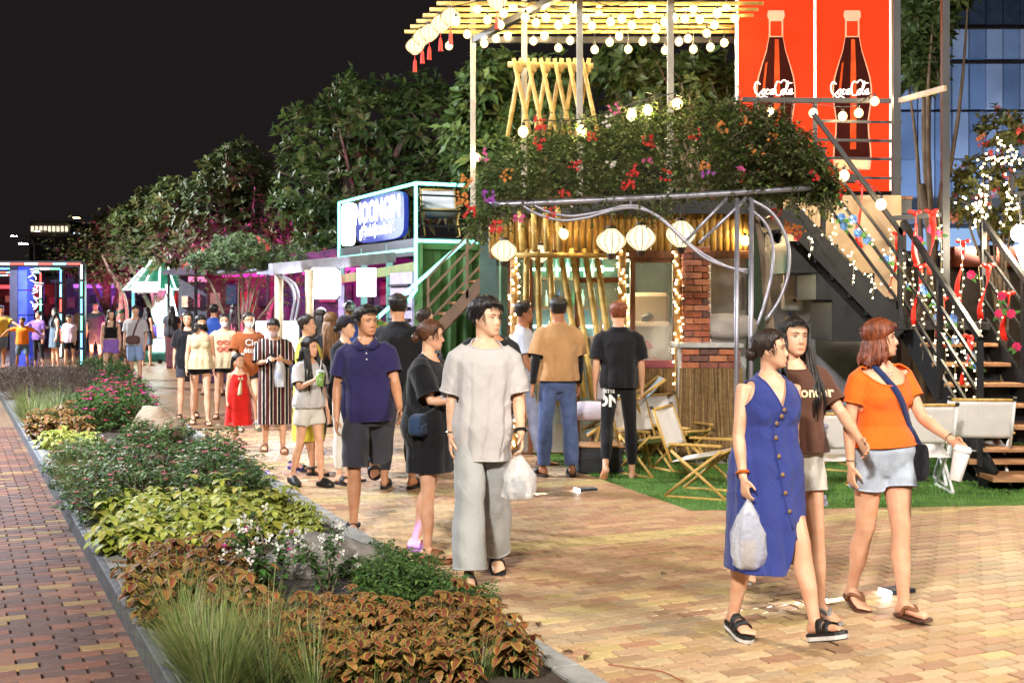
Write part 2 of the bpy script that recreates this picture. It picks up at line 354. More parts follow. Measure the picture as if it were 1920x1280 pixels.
def make_body(r, vox):
    mb = MB(); k = r.k; M = r.TM
    rings_torso(mb, body_rows(r), M=M)
    if r.fem and not r.kid:
        for s in (-1, 1):
            c = M @ Vector((s*.068*k, -.072*k, 1.235*k)); mb.ball(c, .056*k*r.b, 12, 8, sy=.85)
    # neck and head
    rn = (.046 if r.fem else .056)*k*(1-.1*r.kid)
    hb = r.HM @ Vector((0, .06*r.hh, .28*r.hh))
    rings_tube(mb, [r.neck-r.up*.05*k, r.neck+r.up*.01*k, (r.neck+hb)/2, hb], [rn*1.25, rn*1.06, rn, rn*.98])
    vs = []; n = 26
    zs = [0,.025,.06,.11,.17,.25,.34,.43,.52,.61,.70,.78,.85,.91,.955,.985,1]
    for t in zs:
        w, f, b = head_ring(t); cy = (f+b)/2
        for i in range(n):
            a = 2*math.pi*i/n; c, s = math.cos(a), math.sin(a); p = 2.3
            vs.append(r.HM @ (Vector((math.copysign(abs(c)**(2/p), c)*w, cy+math.copysign(abs(s)**(2/p), s)*(b-f)/2, t))*r.hh))
    mb.add(vs, [(i*n+q, i*n+(q+1) % n, (i+1)*n+(q+1) % n, (i+1)*n+q) for i in range(len(zs)-1) for q in range(n)]+[tuple(range(n-1, -1, -1)), tuple((len(zs)-1)*n+q for q in range(n))])
    h = r.hh
    hp = lambda x, y, z: r.HM @ (Vector((x, y, z))*h)
    mb.tube([hp(0,-.372,.53), hp(0,-.398,.45), hp(0,-.43,.365), hp(0,-.438,.335), hp(0,-.40,.305)], [.030*h,.037*h,.050*h,.054*h,.03*h], 8)
    for s in (-1, 1):
        mb.ball(hp(s*.052,-.400,.325), .034*h, 8, 6)
        mb.tube([hp(s*.31,.02,.32), hp(s*.345,.045,.38), hp(s*.355,.06,.47), hp(s*.325,.03,.53)], [.03*h,.045*h,.06*h,.03*h], 8, flat=.55)
    # limbs
    th, sh = leg_radii(r)
    for side, hpj, kn, an, fd, fu, d1, d2 in r.legs:
        pts = [hpj+(kn-hpj)*t for t, _ in th]; rr = [q for _, q in th]
        bk = Vector((0, .012*k, 0))
        pts += [kn+(an-kn)*t+(bk if .15 < t < .6 else bk*0) for t, _ in sh]; rr += [q for _, q in sh]
        rings_tube(mb, pts+[an-d2*-.02*k], rr+[.033*k])
        # foot
        fx = fd.cross(fu).normalized(); o = an-fu*.045*k
        rows = [(-.058,.018,.020,-.01),(-.050,.028,.030,-.006),(-.02,.031,.042,.006),(.03,.033,.040,.006),(.08,.040,.028,-.004),(.12,.044,.020,-.012),(.145,.042,.016,-.015),(.16,.036,.012,-.017)]
        vs = []; n = 12
        for u, rx, rz, cz in rows:
            for i in range(n):
                a = 2*math.pi*i/n; vs.append(o+fd*(u*k)+fx*(math.cos(a)*rx*k)+fu*((math.sin(a)*rz+cz)*k))
        mb.add(vs, [(i*n+q, i*n+(q+1) % n, (i+1)*n+(q+1) % n, (i+1)*n+q) for i in range(len(rows)-1) for q in range(n)]+[tuple(range(n-1, -1, -1)), tuple((len(rows)-1)*n+q for q in range(n))])
        big = -1 if fx.x*side > 0 else 1     # great toe on the inner side
        for j in range(5):
            lx = big*(.033-.0165*j)*k; ln = (.200, .196, .188, .178, .166)[j]*k; rr_ = (.0125, .0098, .0094, .009, .0088)[j]*k
            mb.tube([o+fd*(.13*k)+fx*lx*.95-fu*.016*k, o+fd*(ln-.02*k)+fx*lx-fu*.015*k, o+fd*ln+fx*lx-fu*.019*k], [rr_, rr_*1.05, rr_*.75], 8)
    for A in r.arms: 
        side, sp, e, w, d1, d2, td, pn, curl = A; b = r.b
        f = .88 if r.fem else 1.0
        rings_tube(mb, [sp-d1*.02*k]+lerp_pts(sp, e, (.0,.2,.45,.75,1))+lerp_pts(e, w, (.18,.4,.7,1)), [q*k*f*(.6+.4*b) for q in (.048,.054,.053,.047,.041,.038,.041,.038,.030,.026)])
        make_hand(mb, w, d2, td, pn, curl, k*(.93 if r.fem else 1))
    me = remesh(mb, vox, 3)
    # shape the face
    V = verts_np(me); HI = np.array(r.HM.inverted()); q = (V @ HI[:3,:3].T + HI[:3,3])/h
    inh = (q[:,2] > -.05) & (q[:,2] < 1.05) & (q[:,1] < 0) & (np.abs(q[:,0]) < .36) & (q[:,1] > -.6)
    g = lambda x0, z0, sx, sz: np.exp(-((np.abs(q[:,0])-x0)/sx)**2-((q[:,2]-z0)/sz)**2)
    dy = .030*g(.145,.50,.085,.045)-.016*g(.14,.60,.12,.035)-.012*g(.19,.36,.09,.09)-.030*g(0,.195,.085,.030)-.024*g(0,.150,.07,.022)+.016*g(0,.170,.10,.008)+.018*g(0,.105,.10,.025)-.022*g(0,.045,.09,.035)
    yd = np.array(r.HM.to_3x3() @ Vector((0, 1, 0))); V = V+(dy*h*inh)[:,None]*yd[None,:]; set_verts(me, V)
    lip = np.clip(g(0,.17,.085,.034)*1.5-.25, 0, 1)*inh*.62*(q[:,1] < -.3)
    cheek = .16*g(.18,.34,.12,.12)*inh+.10*np.exp(-(q[:,0]/.08)**2-((q[:,2]-.34)/.06)**2)*inh
    dark = inh*np.clip(.55*g(0,.172,.085,.009)+.35*g(.05,.305,.022,.014)+.22*g(.143,.525,.075,.012)+.16*g(.143,.455,.07,.02), 0, .8)  # shade at mouth line, nostrils, lids and under eyes painted into the skin
    face_shade = dark+((q[:,2] > .80) & (q[:,2] < 1.1) & (np.abs(q[:,0]) < .4) & (np.abs(q[:,1]) < .5))*0.0
    at = me.color_attributes.new('tint', 'FLOAT_COLOR', 'POINT'); c = np.zeros((len(V), 4), dtype=np.float32); c[:,0] = np.clip(lip+cheek, 0, 1); c[:,1] = face_shade; c[:,3] = 1
    at.data.foreach_set('color', c.ravel()); return me
def make_hand(mb, w, d, t, pn, curl, k):
    """palm, four unequal fingers bent by curl, thumb leaving the side of the palm"""
    d, t, pn = d.normalized(), t.normalized(), pn.normalized(); rows = [(0,.026,.021),(.02,.031,.019),(.05,.039,.017),(.085,.040,.0145),(.097,.034,.011)]
    vs = []; n = 12
    for u, a_, b_ in rows:
        for i in range(n):
            a = 2*math.pi*i/n; vs.append(w+d*(u*k)+t*(math.cos(a)*a_*k)+pn*(math.sin(a)*b_*k+ .004*k))
    mb.add(vs, [(i*n+q, i*n+(q+1) % n, (i+1)*n+(q+1) % n, (i+1)*n+q) for i in range(len(rows)-1) for q in range(n)]+[tuple(range(n-1, -1, -1)), tuple((len(rows)-1)*n+q for q in range(n))])
    for j, (off, ln) in enumerate(((.034,.074),(.0115,.082),(-.0115,.076),(-.034,.060))):
        p = w+d*((.083-.004*(j == 3)-.002*(j == 0))*k)+t*(off*k); pts = [p-d*.02*k, p]; ang = R(curl*(.55+.1*j)); a = ang*.5
        for s, fr in enumerate((.45,.32,.23)):
            dd = d*math.cos(a)+pn*math.sin(a)+t*(off*1.4); p = p+dd.normalized()*(ln*fr*k); pts.append(p); a += ang
        mb.tube(pts, [.0095*k,.0093*k,.0088*k,.0082*k,.0066*k], 8)
    b0 = w+d*.022*k+t*.024*k; p1 = b0+(d*.55+t*.75+pn*.28).normalized()*.038*k; p2 = p1+(d*.85+t*.30+pn*.45).normalized()*.030*k; p3 = p2+(d*.9+t*.05+pn*.5).normalized()*.024*k
    mb.tube([b0-t*.01*k, b0, p1, p2, p3], [.013*k,.014*k,.0108*k,.0098*k,.0072*k], 8)
def cut(me, cuts):
    """hems: (point, direction outwards, radius): trim the tube around point beyond it; radius None trims everything beyond"""
    bm = bmesh.new(); bm.from_mesh(me)
    for p, n, rad in cuts:
        n = n.normalized()
        if rad is None: fs = bm.faces[:]
        else: fs = [f for f in bm.faces if (f.calc_center_median()-p).length < rad*1.9]
        es = {e for f in fs for e in f.edges}; vs = {v for f in fs for v in f.verts}
        bmesh.ops.bisect_plane(bm, geom=fs+list(es)+list(vs), dist=1e-5, plane_co=p, plane_no=n)
        rm = []
        for f in bm.faces:
            c = f.calc_center_median(); q = c-p; dt = q.dot(n)
            if dt < 1e-6: continue
            if rad is None: rm.append(f); continue
            ra = q-n*dt
            if ra.length < rad*1.18 and dt < max(.052, rad*.6) and (ra.length < 1e-6 or f.normal.dot(ra.normalized()) > .5 or f.normal.dot(n) > .6): rm.append(f)
        bmesh.ops.delete(bm, geom=rm, context='FACES')
    # drop crumbs
    bm.to_mesh(me); bm.free(); me.update()
def folds(me, amp, seed, mode='drape', z0=0, z1=1, k=1, axis=None):
    V = verts_np(me); N = norms_np(me); q = V/k; az = np.arctan2(q[:,1], q[:,0])
    if mode == 'drape':
        t = np.clip((z1-V[:,2])/max(z1-z0, .01), 0, 1); wob = vnoise(np.c_[q[:,0]*3, q[:,1]*3, q[:,2]*2.2], seed)
        d = (np.abs(np.sin(az*4.5+wob*2.2+seed))**.7*2-1.1)*t**1.2*1.0+vnoise(np.c_[az*3.2, q[:,2]*2.1, 0*az], seed+3)*(.35+.75*t)
        dg = vnoise(np.c_[(q[:,0]+q[:,2]*.8)*11, q[:,1]*5, (q[:,2]-q[:,0]*.5)*4], seed+5); d += .38*(1-np.abs(dg)*2.4)
        dg = vnoise(np.c_[(-q[:,0]+q[:,2]*.8)*12, q[:,1]*5, (q[:,2]+q[:,0]*.5)*4], seed+8); d += .30*(1-np.abs(dg)*2.4)
    elif mode == 'tight':
        d = .6*vnoise(np.c_[q[:,0]*9, q[:,1]*9, q[:,2]*17], seed)+.6*vnoise(np.c_[(q[:,0]+q[:,2])*12, q[:,1]*8, q[:,2]*6], seed+2)
    else:  # leg: long soft creases and knee breaks
        d = .8*vnoise(np.c_[q[:,0]*16, q[:,1]*16, q[:,2]*3.2], seed)+.7*vnoise(np.c_[q[:,0]*7, q[:,1]*9, (q[:,2]+q[:,0]*.6)*13], seed+2)
    if mode != 'leg': d = d*np.clip((1.40*k-V[:,2])/(.10*k), .05, 1)
    set_verts(me, V+N*(d*amp)[:,None])
def hem_band(me): pass
def make_top(r, vox, ease=.022, flare=0, hem=.88, sleeve=.55, neck='round', sleeve_r=.068, amp=.006, seed=1, body_scale=1.0, skirt=None, thick_sh=.012, nd=.0):
    """shirt, top or dress as one garment; hem is height over the ground on the standing figure"""
    k = r.k; mb = MB(); rows = []
    for z, x, y, c in body_rows(r, 0):
        zz = z/k
        if zz < hem-.09: continue
        e = ease if zz < 1.34 else (thick_sh if zz > 1.40 else (ease+thick_sh)/2)
        if zz < 1.07 and not skirt: e = max(e, .026)
        fl = flare*max(0, (1.25-zz)/.4)
        rows.append([z, x+e*k+fl*k, y+e*k+fl*k*.8, c])
    if skirt:
        waist, hipw, hemw = skirt[:3]; fwd = skirt[3] if len(skirt) > 3 else 0; w0 = waist*k
        rows = [q for q in rows if q[0] > w0]; base = rows[0]; n = 14; z1 = (hem-.06)*k; new = []
        for i in range(n):
            t = i/n; z = z1+(w0-z1)*t; s = 1-t
            br = body_rows(r, ease*k); bx = np.interp(z, [b[0] for b in br], [b[1] for b in br]); by = np.interp(z, [b[0] for b in br], [b[2] for b in br])
            wx = hipw*k+(hemw-hipw)*k*s; wy = wx*.72
            mixt = min(1, s*4); new.append([z, (1-mixt)*max(bx, base[1])+mixt*wx, (1-mixt)*max(by, base[2])+mixt*(wy+fwd*k*s*.5), -fwd*k*s])
        rows = new+rows
    elif rows[0][0] > (hem-.06)*k:
        rows = [[(hem-.07)*k, rows[0][1]+flare*k*.25, rows[0][2]+flare*k*.2, rows[0][3]]]+rows
    if ease > .012:      # hang straight from the chest
        for i, q in enumerate(rows):
            if q[0]/k < 1.22: 
                tgt = np.interp(1.25*k, [b[0] for b in body_rows(r)], [b[1] for b in body_rows(r)])+ease*k*.6
                if not skirt: q[1] = max(q[1], tgt*(.93 if r.fem else .985), np.interp(q[0], [b[0] for b in body_rows(r)], [b[1] for b in body_rows(r)])+.036*k+ease*.3*k); q[2] = max(q[2], .108*k*r.b+ease*k*.6, q[2]+.010*k)
    rings_torso(mb, rows, M=r.TM)
    if r.fem and not r.kid:
        for s in (-1, 1):
            c = r.TM @ Vector((s*.068*k, -.074*k, 1.235*k)); mb.ball(c, (.056*r.b+ease*.8)*k, 12, 8, sy=.85)
    cuts = [(r.TM @ Vector((0, 0, hem*k)), (r.TM.to_3x3() @ Vector((0, 0, -1))), None)]
    if sleeve > 0:
        for side, sp, e, w, d1, d2, td, pn, curl in r.arms:
            if sleeve <= 1:
                end = sp+(e-sp)*sleeve; lo = Vector((0, 0, 1))*(.079*k-sleeve_r*k); pts = [sp-d1*.02*k-Vector((side*.05*k, 0, 0))+lo*.9, sp+d1*.03*k+lo*.9, sp+(end-sp)*.5+lo*.3, end, end+d1*.04*k]
                rr = [sleeve_r*.80*k, sleeve_r*.95*k, sleeve_r*k, sleeve_r*1.04*k, sleeve_r*1.06*k]; cuts.append((end, d1.copy(), sleeve_r*1.06*k))
            else:
                end = e+(w-e)*(sleeve-1); pts = [sp-d1*.03*k, sp+d1*.02*k, sp+(e-sp)*.5, e, end, end+d2*.04*k]; rr = [sleeve_r*.82*k, sleeve_r*.95*k, sleeve_r*.95*k, sleeve_r*.85*k, sleeve_r*.75*k, sleeve_r*.75*k]; cuts.append((end, d2.copy(), sleeve_r*.8*k))
            rings_tube(mb, pts, rr, 16)
    me = remesh(mb, vox, 3)
    T = lambda x, y, z: r.TM @ Vector((x*k, y*k, z*k)); D = lambda x, y, z: r.TM.to_3x3() @ Vector((x, y, z))
    folds(me, amp*k, seed, 'drape' if (ease > .012 or skirt) else 'tight', hem*k, 1.42*k, k)
    if neck == 'round': cuts.append((T(0, 0, 1.432-nd), D(0, -.50-nd*3, 1), None))
    elif neck == 'wide': cuts.append((T(0, 0, 1.418-nd), D(0, -.75-nd*2, 1), None))
    elif neck == 'scoop': cuts.append((T(0, .0, 1.420), D(0, -.85, 1), None))
    elif neck == 'tube': cuts.append((T(0, 0, 1.31), D(0, -.10, 1), None))
    else: cuts.append((T(0, 0, 1.436), D(0, -.45, 1), None))
    cut(me, cuts)
    if neck == 'v':     # a deep V: cut both sides of the opening, then drop what lies between
        bm = bmesh.new(); bm.from_mesh(me); vz = 1.26; planes = [(T(0, 0, vz), D(s*1.0, 0, -.46)) for s in (-1, 1)]
        for p, n in planes: bmesh.ops.bisect_plane(bm, geom=[f for f in bm.faces if (f.calc_center_median()-p).length < .3]+bm.edges[:]+bm.verts[:], dist=1e-5, plane_co=p, plane_no=n)
        rm = [f for f in bm.faces if all((f.calc_center_median()-p).dot(n.normalized()) < 0 for p, n in planes) and (r.TM.inverted() @ f.calc_center_median()).y < .03*k]
        bmesh.ops.delete(bm, geom=rm, context='FACES'); bm.to_mesh(me); bm.free()
    if sleeve == 0 and neck in ('v', 'scoop', 'wide', 'round', 'polo'):   # armholes
        bm = bmesh.new(); bm.from_mesh(me); rm = []; cs = [(r.arms[q][1]+Vector(((-1, 1)[q]*.022*k, 0, -.022*k)), .092*k) for q in (0, 1)]
        for f in bm.faces:
            c = f.calc_center_median()
            if any((c-o).length < rr or ((c-o).x*(1 if o.x > 0 else -1) > .02*k and (c-o).length < rr*1.25 and c.z > o.z-.03*k) for o, rr in cs): rm.append(f)
        bmesh.ops.delete(bm, geom=rm, context='FACES')
        for v in bm.verts:
            if v.is_boundary:
                for o, rr in cs:
                    d = v.co-o
                    if d.length < rr*1.3: v.co = o+d.normalized()*rr*1.01
        bm.to_mesh(me); bm.free()
    return me
def make_pants(r, vox, length=1.0, loose=.012, flare=0, amp=.005, seed=3, waist=1.03, hem_r=None):
    """length: 0.5 = at mid-thigh .. 1 = knee .. 2 = ankle"""
    k = r.k; mb = MB(); rows = [(z, x+loose*.7*k, y+loose*.7*k, c) for z, x, y, c in body_rows(r) if z < (waist+.06)*k]
    rings_torso(mb, rows, M=None); th, sh = leg_radii(r); cuts = [(Vector((0, 0, waist*k)), Vector((0, 0, 1)), None)]
    for side, hp, kn, an, fd, fu, d1, d2 in r.legs:
        pts = []; rr = []; fl = lambda u: loose*k*min(1, .25+max(0, u)*2)+flare*k*max(0, u)**1.2
        if length <= 1:
            for t in (-.06, .1, .3, .5, .7, .9, 1.05):
                if t <= length+.12: pts.append(hp+d1*(.43*k*t)); rr.append(np.interp(t, [a for a, _ in th], [b for _, b in th])+fl(t))
            end = hp+d1*(.43*k*length); cuts.append((end, d1.copy(), rr[-1]*1.05))
        else:
            for t in (-.06, .15, .4, .65, .9): pts.append(hp+d1*(.43*k*t)); rr.append(np.interp(t, [a for a, _ in th], [b for _, b in th])+fl(t*.6))
            L = length-1; tt = [x for x in (.06, .25, .45, .65, .85, 1.02) if x < L+.12]
            for t in tt: pts.append(kn+d2*(.41*k*t)+(Vector((0, .011*k, 0)) if .15 < t < .6 else Vector())); rr.append((np.interp(t, [a for a, _ in sh], [b for _, b in sh])*(1-.25*min(1, flare*20))+fl(.55+t*.6)+.25*min(1, flare*20)*.05*k))
            end = kn+d2*(.41*k*L); cuts.append((end, d2.copy(), rr[-1]*1.05))
        rings_tube(mb, pts, rr, 18)
    me = remesh(mb, vox, 3); folds(me, amp*k, seed, 'leg', 0, 1, k); cut(me, cuts); return me
HAIRC = {'black':('#14100e','#2a211c'),'brown':('#3a2216','#6a4028'),'dark':('#1d1512','#3a2a20'),'auburn':('#5a2a18','#8f4a2a'),'grey':('#2a2624','#57504a'),'tan':('#5b3a22','#8a6038')}
def hair_mat(c):
    m = mat('hair_'+c, HAIRC[c][0], .38, col2=HAIRC[c][1], vs=26, bump=.5, bs=60, stretch=(2.2,2.2,.35), spec=.5); return m
def make_hair(r, style, vox, seed=0, part=0.0, near=True):
    """cap whose thickness sinks under the skin at the hairline, plus hanging locks"""
    h = r.hh; mb = MB(); rnd = random.Random(seed); n, m_ = (48, 34) if near else (28, 18); vs = []
    T = {'short':.11,'crop':.06,'long':.075,'bob':.085,'bun':.06,'pony':.055,'top':.17}.get(style, .06)
    V = []; 
    lowback = {'short':.22,'crop':.24,'long':.10,'bob':.05,'bun':.26,'pony':.28,'top':.22}.get(style, .2)
    fringe = {'short':.80,'crop':.82,'long':.79,'bob':.70,'bun':.81,'pony':.82,'top':.81}.get(style, .84)
    for i in range(m_+1):
        t = .02+.98*(i/m_)**.9
        w, f, b = head_ring(min(t, 1)); cy = (f+b)/2
        for j in range(n):
            a = 2*math.pi*j/n; c, s = math.cos(a), math.sin(a); p = 2.3
            x = math.copysign(abs(c)**(2/p), c)*w; y = cy+math.copysign(abs(s)**(2/p), s)*(b-f)/2
            # hairline: height as a function of how far round the head (s=-1 face, s=+1 back)
            ar = math.degrees(math.atan2(abs(x), -(y-.02)))        # 0 face .. 180 nape
            fr = fringe+part*x*.5+.018*math.sin(x*31+seed)
            line = np.interp(ar, [0, 30, 48, 60, 78, 88, 100, 125, 180], [fr, fr-.02, fr-.08, .62 if style not in ('long','bob') else .52, .46 if style not in ('long','bob') else .25, .44 if style not in ('long','bob') else .18, .40, .30, lowback])
            mask = np.clip((t-line)/(.17 if style in ('short','top','crop') else .09), -1, 1); nz = .5+.5*math.sin(j*2.1+rnd.random()*.4+t*3)
            th = (T*(.62+.38*min(1, max(0, (t-.4)/.4)))+.010*nz)*max(0, mask)**.6-.05*max(0, -mask) - .012
            if style in ('short', 'top', 'crop'):
                up_ = min(1, max(0, (t-.60)/.26)); th = th*(.30+.70*up_*up_*(3-2*up_)) if th > 0 else th
                if ar < 50 and t > line: th += .025*min(1, mask)
            up = Vector((x*1.0, (y-cy)*1.0, max(0, t-.62)*1.3)); up = up.normalized() if up.length > 1e-5 else Vector((0, 0, 1))
            V.append(r.HM @ ((Vector((x, y, t))+up*th)*h))
    fs = [(i*n+q, i*n+(q+1) % n, (i+1)*n+(q+1) % n, (i+1)*n+q) for i in range(m_) for q in range(n)]+[tuple(m_*n+q for q in range(n))]
    mb.add(V, fs); hp = lambda x, y, z: r.HM @ (Vector((x, y, z))*h)
    if style in ('long', 'bob'):
        cnt = 44 if near else 20; drop = 2.0 if style == 'long' else .55
        for i in range(cnt):
            a = R(62+(298-62)*i/(cnt-1)); x0 = math.sin(a)*.36; y0 = -math.cos(a)*.40+.03; L = (drop if style == 'bob' or True else 2)*(.85+.3*rnd.random())
            fw = abs(math.sin(a)); sx = 1.06+.12*rnd.random()
            p0 = hp(x0*.9, y0*.9, .62); p1 = hp(x0*sx, y0*sx, .30); 
            dn = Vector((0, 0, -1)); out = (r.HM.to_3x3() @ Vector((x0, y0, 0))); 
            ahead = math.cos(a) > -.15; ty = (-.115 if ahead else .125)*r.k
            p2 = p1+dn*h*L*.30+out*h*.06
            if style == 'long': sx_ = max(-.115*r.k, min(.115*r.k, p2.x)); sx_ = math.copysign(rnd.uniform(.055, .135)*r.k, sx_) if ahead else sx_; p2 = Vector((p2.x*.6+sx_*.4, p2.y*.5+ty*.5, p2.z)); p3 = Vector((sx_*(.8+.3*rnd.random()), ty*(.95+.2*rnd.random()), p2.z-h*L*.34)); p4 = p3+dn*h*L*.28+Vector((rnd.uniform(-.1,.1), rnd.uniform(-.05,.05), 0))*h
            else: p3 = p2+dn*h*L*.35+out*h*(.05+.2*rnd.random()); p4 = p3+dn*h*L*.25+Vector((rnd.uniform(-.06,.06), rnd.uniform(-.06,.06), 0))*h
            q = (.092 if ahead else .075)*h*(1 if near else 1.6); mb.tube(spline([p0, p1, p2, p3, p4], 3), [q*.7]*3+[q]*3+[q]*3+[q*.8,q*.6,q*.45,q*.2], 6, flat=.5)
    if style == 'bun':
        c = hp(0, .50, .38); mb.ball(c, .155*h, 14, 10)
        for i in range(9):
            a = i*.7; mb.tube([c+Vector((math.cos(a), .3, math.sin(a)))*h*.10, c+Vector((math.cos(a+.8)*1.1, .2, math.sin(a+.8)*1.1))*h*.15, c+Vector((math.cos(a+1.6), -.2, math.sin(a+1.6)))*h*.12], .035*h, 6)
    if style in ('pony', 'top'):
        c = hp(0, .42, .72) if style == 'pony' else hp(0, .25, 1.02)
        if style == 'pony':
            for i in range(14):
                o = Vector((rnd.uniform(-1, 1), rnd.uniform(-1, 1), 0))*h*.07; bk = r.HM.to_3x3() @ Vector((0, 1, 0))
                mb.tube(spline([c-bk*h*.05, c+bk*h*.12+Vector((0, 0, .02)), c+bk*h*.22+o-Vector((0, 0, h*.5)), c+bk*h*.16+o*1.4-Vector((0, 0, h*1.25))], 3), [.05*h]*3+[.05*h]*3+[.04*h]*3+[.012*h], 6)
    if near:   # loose strands along the cap
        for i in range(300 if near == 2 else 60):
            a = rnd.uniform(R(58), R(302)) if rnd.random() < .75 else rnd.uniform(R(-40), R(40)); t0 = rnd.uniform(.5, .97) if R(58) <= a <= R(302) else rnd.uniform(.93, 1.0); w, f, b = head_ring(t0); x0, y0 = math.sin(a)*w, -math.cos(a)*(b-f)/2+(f+b)/2; k2 = 1.0+T*(1.5+.75*rnd.random())
            w2, f2, b2 = head_ring(max(.25, t0-.25)); x1, y1 = math.sin(a)*w2, -math.cos(a)*(b2-f2)/2+(f2+b2)/2
            mb.tube([hp(x0*k2, y0*k2, t0), hp(x1*k2*1.04, y1*k2*1.04, t0-.12), hp(x1*k2*1.05, y1*k2*1.05, t0-.24)], [.007*h,.006*h,.0015*h], 3)
    return mb
def face_parts(r, root, mask=None, near=True):
    h = r.hh; hp = lambda x, y, z: r.HM @ (Vector((x, y, z))*h)
    eye = [mat('eye_white', (.42,.38,.35), .25, var=0), mat('eye_dark', (.012,.008,.006), .15, var=0), mat('brow_hair', (.02,.014,.011), .7, var=0)]
    for s in (-1, 1):
        mb = MB(); xs = [.085,.105,.13,.155,.18,.20]; hz = [.001,.011,.016,.0155,.011,.002]; rows = []
        for x, z in zip(xs, hz): y = head_front(x, .5)+.012; rows.append((hp(s*x, y-.010, .497+z), hp(s*x, y-.015, .497), hp(s*x, y-.009, .497-z*.75)))
        vs = [p for q in rows for p in q]; fs = [(i*3+j, (i+1)*3+j, (i+1)*3+j+1, i*3+j+1) for i in range(5) for j in (0, 1)]
        mb.cur = 0; mb.add(vs, fs); mb.cur = 1; y = head_front(.143, .5)-.007
        mb.add([hp(s*.143+.019*math.cos(a), y, .498+.0155*math.sin(a)) for a in np.linspace(0, 2*math.pi, 9)[:-1]], [tuple(range(8))])
        top = [(rows[i][0], hp(s*xs[i], head_front(xs[i], .5)-.004, .503+hz[i]+.006)) for i in range(6)]
        mb.add([p for q in top for p in q], [(i*2, (i+1)*2, (i+1)*2+1, i*2+1) for i in range(5)]); mb.build('eye', eye, root)
        mb = MB(); pts = [hp(s*x, head_front(x, .6)-.026+.25*(x-.08)*.1, z) for x, z in ((.055,.575),(.10,.598),(.16,.606),(.215,.585))]
        mb.tube(spline(pts, 2), [.010*h,.013*h,.015*h,.014*h,.012*h,.009*h,.005*h], 5, flat=.6); mb.build('eyebrow', eye[2], root)
    if mask:
        mb = MB(); vs = []; n = 14; zs = [.0,.06,.13,.2,.27,.33,.385]
        for z in zs:
            for i in range(n+1):
                u = -1+2*i/n; w, f, b = head_ring(max(.03, z)); x = u*w*.93; bul = .075*(1-u*u)*math.sin(math.pi*(.12+.8*(z+.02)/.45)); vs.append(hp(x, head_front(x, max(.03, z))-.012-bul, z+.03*(1-abs(u))*(1 if z > .3 else -.6)))
        mb.add(vs, [(i*(n+1)+j, i*(n+1)+j+1, (i+1)*(n+1)+j+1, (i+1)*(n+1)+j) for i in range(len(zs)-1) for j in range(n)])
        o = mb.build('face_mask', mask, root, True); tag(o, 'cloth face mask over nose and mouth')
